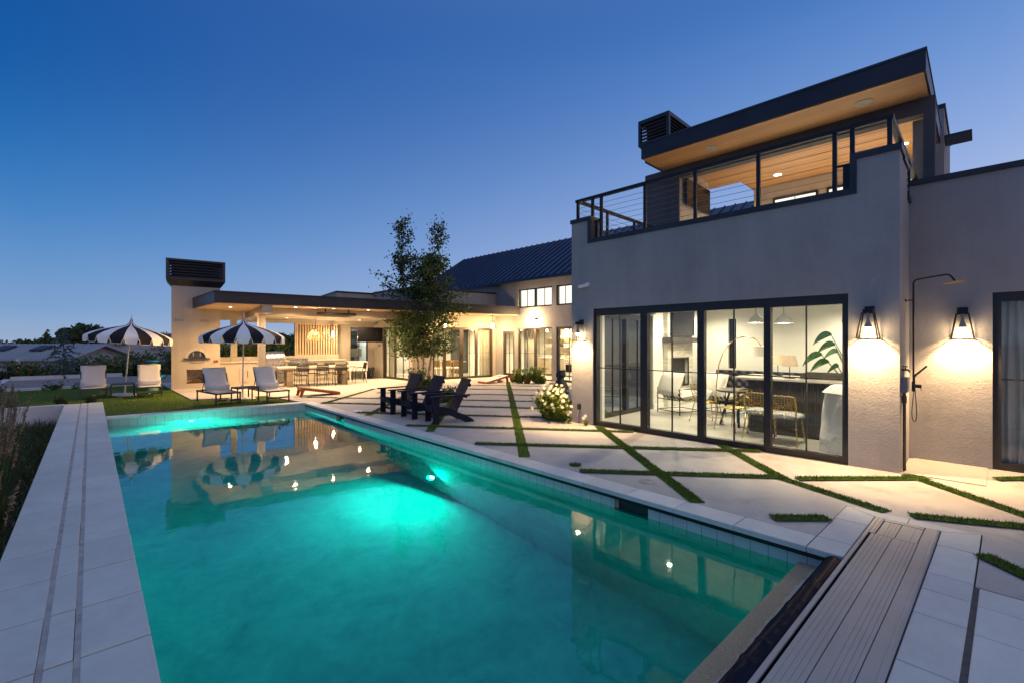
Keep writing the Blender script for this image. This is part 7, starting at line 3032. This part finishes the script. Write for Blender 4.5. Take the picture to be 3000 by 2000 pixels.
def reed_clump(loc, label, seed, h=1.5):
    rnd = random.Random(seed)
    t = Thing('feather_grass', label, 'ornamental grass', loc, group='tall feathery grasses beside the paver walk')
    bl = MB()
    pm = MB()
    for k in range(420):
        a = rnd.uniform(0, 6.28)
        q = .17 * math.sqrt(rnd.random())
        bx, by = q * math.cos(a), q * math.sin(a)
        ln = h * rnd.uniform(.38, .72)
        lean = rnd.uniform(.10, .55) * ln
        w = .0042
        c, s = math.cos(a + 1.57) * w, math.sin(a + 1.57) * w
        pts = []
        for i in range(5):
            f = i / 4
            pts.append((bx + lean * f * f * math.cos(a), by + lean * f * f * math.sin(a), ln * (f - .16 * f * f)))
        v = []
        for i, p in enumerate(pts):
            k2 = 1 - i / 4
            v += [(p[0] - c * k2, p[1] - s * k2, p[2]), (p[0] + c * k2, p[1] + s * k2, p[2])]
        bl.add(v, [(2 * i, 2 * i + 1, 2 * i + 3, 2 * i + 2) for i in range(4)])
    for k in range(34):
        a = rnd.uniform(0, 6.28)
        q = .14 * math.sqrt(rnd.random())
        ln = h * rnd.uniform(.78, 1.08)
        lean = rnd.uniform(.03, .20) * ln
        top = Vector((q * math.cos(a) + lean * math.cos(a), q * math.sin(a) + lean * math.sin(a), ln))
        b0 = Vector((q * math.cos(a), q * math.sin(a), 0))
        bl.tube([b0, b0.lerp(top, .6) + Vector((0, 0, .05)), top], .0022, 3, cap=False)
        d = (top - b0).normalized()
        for i in range(24):
            f = i / 23
            c = top - d * (.26 * f)
            r = .016 * math.sin(math.pi * min(1, f * .9 + .08))
            leafcloud(pm, [(c.x, c.y, c.z, r, r, .008)], 1, .016, 2.6, rnd, 0)
    bl.build('blades', 'reed_blade', t.o)
    pm.build('plumes', 'reed_plume', t.o)


for i, (x, y, hh, lab) in enumerate(((-.86, 7.4, 1.35, 'feathery grass clump nearest the viewer at the left picture edge'), (-.98, 8.8, 1.5, 'feathery grass clump second from the viewer beside the walk'), (-1.05, 10.2, 1.55, 'feathery grass clump in the middle of the row beside the walk'),
                                     (-1.12, 11.7, 1.55, 'feathery grass clump fourth from the viewer beside the walk'), (-1.45, 13.2, 1.5, 'feathery grass clump next to last before the white planter wall'), (-2.05, 13.9, 1.5, 'feathery grass clump farthest out from the walk'), (-.80, 6.2, 1.05, 'low grass clump spilling over the near edge of the walk'))):
    reed_clump((x, y, -.56), lab, 100 + i, hh)

lg = MB()
rnd = random.Random(55)
for _ in range(9000):
    x, y = rnd.uniform(-2.4, -.56), rnd.uniform(4.2, 17.6)
    h_ = rnd.uniform(.10, .34)
    blade(lg, x, y, -.56, h_, rnd)
struct('planter_groundcover', lg, 'reed_blade', kind='stuff')

# little plants round the lawn edge
for i, (x, y, r, h_, lab) in enumerate(((-2.45, 24.05, .30, .24, 'low dark plant at the left corner of the gravel curb'), (-.95, 24.1, .34, .30, 'low twiggy plant before the gravel curb'), (-.15, 23.9, .38, .34, 'low twiggy plant behind the far left lounger'),
                                        (-.62, 18.3, .16, .22, 'small dark plant at the left end of the paver walk'), (.0, 18.22, .14, .18, 'small dark plant at the right end of the paver walk'), (-1.6, 18.6, .22, .22, 'small plant on the lawn behind the planter wall'))):
    shrub('edging_plant', lab, (x, y, -.04), r, h_, 260, .045, 'leaf_dark', seed=200 + i, cat='plant', group='small plants along the lawn edge', lumps=3)

# hedge with red flowers behind the gravel
hx = [(-5.2, 32.4), (-4.2, 31.9), (-3.1, 32.3), (-2.1, 31.8), (-.2, 32.2), (.8, 31.7), (1.7, 32.2), (2.7, 31.8), (3.6, 32.4)]
labs = ['red-flowered hedge bush at the far left picture edge', 'red-flowered hedge bush below the distant roof edge', 'red-flowered hedge bush left of the blue conifer, second nearest it', 'red-flowered hedge bush just left of the blue conifer', 'red-flowered hedge bush just right of the blue conifer', 'red-flowered hedge bush above the far left lounger',
        'red-flowered hedge bush behind the umbrella pole', 'red-flowered hedge bush behind the second lounger', 'red-flowered hedge bush next to the water play table']
for i, (x, y) in enumerate(hx):
    shrub('flower_hedge', labs[i], (x, y, ground_z(x, y) - .02), .85, (1.15, 1.0, .95, .85, .9, 1.05, 1.15, 1.3, 1.3)[i], 1500, .085, ('leaf_dark', 'leaf_mid')[i % 2], seed=300 + i, group='red-flowered hedge behind the gravel', flowers=('petal_red', 14, .06))


def conifer():
    rnd = random.Random(61)
    t = Thing('blue_conifer', 'young drooping blue conifer with sparse branches beyond the gravel bed', 'tree', (-.95, 31.0, ground_z(-.95, 31.0)))
    t_top = 2.3
    MB().tube([(0, 0, 0), (.03, 0, 1.0), (-.02, 0, t_top)], [.05, .03, .008], 8).build('trunk', 'bark_dark', t.o, smooth=True)
    m = MB()
    for k in range(38):
        z = .15 + (t_top - .2) * k / 37
        a = k * 2.4
        ln = (.85 * (1 - z / t_top) + .25) * rnd.uniform(.7, 1.25)
        pts = [Vector((0, 0, z)), Vector((ln * .5 * math.cos(a), ln * .5 * math.sin(a), z + .08)), Vector((ln * math.cos(a), ln * math.sin(a), z - .10 * ln))]
        m.tube(pts, [.009, .006, .002], 4, cap=False)
        for _ in range(int(60 * ln)):
            f = rnd.uniform(.12, 1)
            c = pts[0].lerp(pts[1], f * 2) if f < .5 else pts[1].lerp(pts[2], f * 2 - 1)
            leafcloud(m, [(c.x, c.y, c.z - .03, .04, .04, .05)], 1, .045, 3.0, rnd, 0, .4)
    m.build('crown', 'leaf_blue', t.o)


conifer()


def bg_tree(name, label, loc, r, h, trunk_h, n, leaf, mat, seed, group, squash=1.0):
    rnd = random.Random(seed)
    t = Thing(name, label, 'tree', loc, group=group)
    tm = MB()
    tm.tube([(0, 0, -.3), (.05 * r, 0, trunk_h), (0, .04 * r, h * .8)], [.06 * r + .05, .04 * r + .04, .02], 7)
    for k in range(6):
        a = rnd.uniform(0, 6.28)
        tm.tube([(0, 0, trunk_h * .8), (.4 * r * math.cos(a), .4 * r * math.sin(a), trunk_h + .25 * (h - trunk_h)), (.75 * r * math.cos(a), .75 * r * math.sin(a), h * .75)], [.03 * r + .02, .02 * r, .01], 5, cap=False)
    tm.build('trunk', 'bark_dark', t.o)
    blobs = []
    for k in range(13):
        a = rnd.uniform(0, 6.28)
        q = r * rnd.uniform(.15, .72)
        z = trunk_h + (h - trunk_h) * rnd.uniform(.12, .88)
        s = r * rnd.uniform(.26, .46)
        blobs.append((q * math.cos(a), q * math.sin(a), z, s, s, s * .8 * squash))
    m = MB()
    leafcloud(m, blobs, n, leaf, 1.5, rnd, .2)
    m.build('crown', mat, t.o)
    return t


def at(px, d, z=None):
    """bearing (pixels right of the picture centre, /1344) and distance to a ground position"""
    l = (px - 1500) / 1344 * d
    x, y = .677 * d + .736 * l, .736 * d - .677 * l
    return (x, y, ground_z(x, y) if z is None else z)


BG = [(240, 58, 2.6, 4.1, 1.2, 2400, .28, 'leaf_dark', 'big dark round tree behind the first umbrella'), (292, 62, 1.4, 2.3, .8, 900, .26, 'leaf_dark', 'dark tree to the right of the big round tree'),
      (208, 66, 2.2, 2.9, .8, 1400, .28, 'leaf_dark', 'dark tree left of the big round tree'), (60, 85, 3.2, 2.2, .6, 1300, .32, 'leaf_dark', 'low dark tree behind the distant roof, leftmost'), (110, 90, 3.2, 2.5, .6, 1300, .32, 'leaf_mid', 'low tree behind the middle of the distant roof'),
      (160, 84, 2.8, 2.2, .6, 1200, .32, 'leaf_dark', 'low dark tree behind the right end of the distant roof'), (15, 95, 3.4, 2.1, .6, 1200, .32, 'leaf_dark', 'low dark tree at the left picture edge on the skyline'),
      (838, 42, 1.5, 3.0, 1.2, 1500, .22, 'leaf_dark', 'dark tree seen left of the slat screen'), (832, 34, 1.2, 1.75, .6, 1300, .18, 'leaf_sage', 'grey-green tree seen left of the slat screen, in front of the dark one'),
      (700, 40, 2.0, 1.7, .6, 1400, .22, 'leaf_dark', 'dark tree seen through the opening beside the patio post'), (790, 46, 2.0, 2.0, .6, 1400, .22, 'leaf_dark', 'dark tree seen between the patio post and the slat screen')]
for i, (px, d, r, ztop, th, n, lf, mt, lab) in enumerate(BG):
    p = at(px, d)
    bg_tree('background_tree', lab, p, r, max(1.6, ztop - p[2] - .25 * r), th, n, lf, mt, 400 + i, 'trees beyond the garden')
p = at(137, 88)
t = Thing('cypress', 'small pointed dark tree on the skyline', 'tree', p)
MB().tube([(0, 0, -.2), (0, 0, 2)], .12, 6).build('trunk', 'bark_dark', t.o)
m = MB()
leafcloud(m, [(0, 0, 1.2, .9, .9, 1.0), (0, 0, 2.4, .65, .65, 1.0), (0, 0, 3.4, .35, .35, .9)], 500, .28, 1.6, random.Random(4), 0)
m.build('crown', 'leaf_dark', t.o)

MID = [(225, 36, 1.6, 2.9), (262, 39, 1.8, 3.0), (300, 35, 1.6, 2.7), (340, 40, 2.0, 3.3), (380, 37, 1.8, 2.9), (420, 41, 2.0, 3.3), (455, 36, 1.6, 2.8), (490, 40, 1.8, 3.1), (30, 37, 1.4, 1.8), (120, 38, 1.3, 1.7), (185, 40, 1.6, 2.4)]
ml = ['bushy green shrub right of the distant house gable', 'bushy shrub behind the far left lounger', 'grey-green shrub left of the first umbrella pole', 'bushy shrub directly behind the first umbrella pole', 'green shrub right of the first umbrella pole', 'bushy shrub behind the second lounger',
      'grey shrub left of the fireplace tower', 'green shrub against the fireplace tower', 'dark shrub under the distant roof at the left edge', 'dark shrub under the distant roof near the conifer', 'dark shrub between the conifer and the distant gable']
for i, (px, d, r, h_) in enumerate(MID):
    x, y, z = at(px, d)
    shrub('valley_shrub', ml[i], (x, y, z - .1), r, h_, 1700, .16, ('leaf_mid', 'leaf_dark', 'leaf_sage', 'leaf_mid')[i % 4], seed=500 + i, group='shrubs in the hollow beyond the hedge')
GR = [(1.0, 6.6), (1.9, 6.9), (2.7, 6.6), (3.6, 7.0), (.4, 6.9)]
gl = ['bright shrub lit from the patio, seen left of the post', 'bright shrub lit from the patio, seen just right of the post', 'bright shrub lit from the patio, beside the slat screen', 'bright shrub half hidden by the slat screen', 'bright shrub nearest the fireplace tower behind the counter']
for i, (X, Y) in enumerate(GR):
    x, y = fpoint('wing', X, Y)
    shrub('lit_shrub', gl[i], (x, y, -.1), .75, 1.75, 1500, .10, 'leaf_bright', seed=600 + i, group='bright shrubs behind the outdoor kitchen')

# hillside scrub: beyond counting
rnd = random.Random(91)
sb = MB()
sd = MB()
for k in range(400):
    d = rnd.uniform(52, 125)
    px = rnd.uniform(150, 1000)
    x, y, z = at(px, d)
    r = rnd.uniform(.35, .95)
    leafcloud(sb if k % 3 else sd, [(x, y, z + r * .35, r, r, r * .6)], 46, .30, 1.3, rnd, .1)
struct('hillside_scrub', sb, 'leaf_sage', kind='stuff')
struct('hillside_dry_brush', sd, 'leaf_dry', kind='stuff')


def far_house(name, label, px0, px1, d, z_eave, z_ridge, depth, roofmat, wallmat, rz_extra=0.0, details=False):
    p0, p1 = Vector(at(px0, d)), Vector(at(px1, d))
    c = (p0 + p1) / 2
    L = (p1 - p0).length
    ang = math.atan2(p1.y - p0.y, p1.x - p0.x) + rz_extra
    zg = min(p0.z, p1.z, ground_z(c.x, c.y)) - .3
    t = Thing(name, label, 'house', (c.x, c.y, zg), ang)
    ze, zr = z_eave - zg, z_ridge - zg
    MB().box(-L / 2 + .3, L / 2 - .6, .5, depth - .5, 0, ze - .02).build('wall', wallmat, t.o)
    m = MB()
    m.add([(L / 2 - .6, .5, ze - .02), (L / 2 - .6, depth - .5, ze - .02), (L / 2 - .6, depth / 2, zr - .25), (L / 2 - .7, .5, ze - .02), (L / 2 - .7, depth - .5, ze - .02), (L / 2 - .7, depth / 2, zr - .25)], [(0, 1, 2), (5, 4, 3), (0, 2, 5, 3), (1, 4, 5, 2)])
    m.build('gable', wallmat, t.o)
    m = MB()
    for y0, y1 in ((0, depth / 2), (depth, depth / 2)):
        m.add([(-L / 2, y0, ze), (L / 2, y0, ze), (L / 2, y1, zr), (-L / 2, y1, zr), (-L / 2, y0, ze - .16), (L / 2, y0, ze - .16), (L / 2, y1, zr - .16), (-L / 2, y1, zr - .16)], [(0, 1, 2, 3), (7, 6, 5, 4), (0, 4, 5, 1), (1, 5, 6, 2), (2, 6, 7, 3), (3, 7, 4, 0)])
    n = int(L / .55)
    for k in range(n):
        x = -L / 2 + .2 + k * .55
        m.bar((x, .02, ze + .02), (x, depth / 2, zr + .02), .07, .06)
    rf = m.build('roof', roofmat, t.o)
    if details:
        for x in (L * .06, -L * .26):
            q = .62
            m = MB()
            y, z = depth / 2 * q, ze + (zr - ze) * q
            m.cbox((x, y, z + .08), (1.1, 1.2, .22), (math.atan2(zr - ze, depth / 2), 0, 0))
            m.build('skylight', 'charcoal_metal', rf)
        m = MB()
        m.tube([(L * .27, depth * .17, ze + (zr - ze) * .3), (L * .27, depth * .17, ze + (zr - ze) * .3 + .85)], .06, 6)
        m.lathe([(.28, 0), (.2, .2), (.1, .3)], (L * .27, depth * .17, ze + (zr - ze) * .3), 10)
        m.build('flue', 'charcoal_metal', rf)
        m = MB()
        m.box(-L * .05, L * .05, .46, .498, ze - 1.6, ze - .6)
        m.build('window', 'screen_black', t.o)
    return t


far_house('neighbour_house', 'low neighbouring house with pale ribbed metal roof and skylights at the left edge', -160, 200, 40, .22, 1.52, 7.5, 'galv_roof', 'stucco', RAD(0), True)
far_house('distant_house', 'distant house with bluish roof seen behind the outdoor kitchen sink', 640, 690, 58, 1.3, 2.4, 6, 'galv_roof', 'terracotta')
far_house('distant_house', 'distant pale-roofed house seen behind the second umbrella pole', 705, 775, 64, 1.1, 2.2, 6, 'galv_roof', 'bark_dark')
s = Thing('post_sign', 'small white post sign with dark marks in front of the neighbouring roof', 'sign', at(53, 37))
zt = 1.75 - 50 * 37 / 1344 - s.o.location.z
MB().box(-.03, .03, -.03, .03, 0, zt - .1).build('post', 'curb_white', s.o)
a_ = math.atan2(s.o.location.y, s.o.location.x) - math.pi / 2
s.o.rotation_euler = (0, 0, a_)
MB().box(-.11, .11, -.055, -.031, zt - .48, zt).build('panel', 'board_white', s.o)
m = MB()
for k, (x0, x1, z0, z1) in enumerate(((-.06, .06, .40, .43), (.03, .06, .33, .40), (-.06, .06, .25, .28), (-.06, -.03, .20, .25), (-.06, .06, .16, .18), (-.05, .05, .07, .10))):
    m.box(x0, x1, -.058, -.0555, zt - .48 + z0, zt - .48 + z1)
m.build('lettering', 'plastic_dark', s.o)
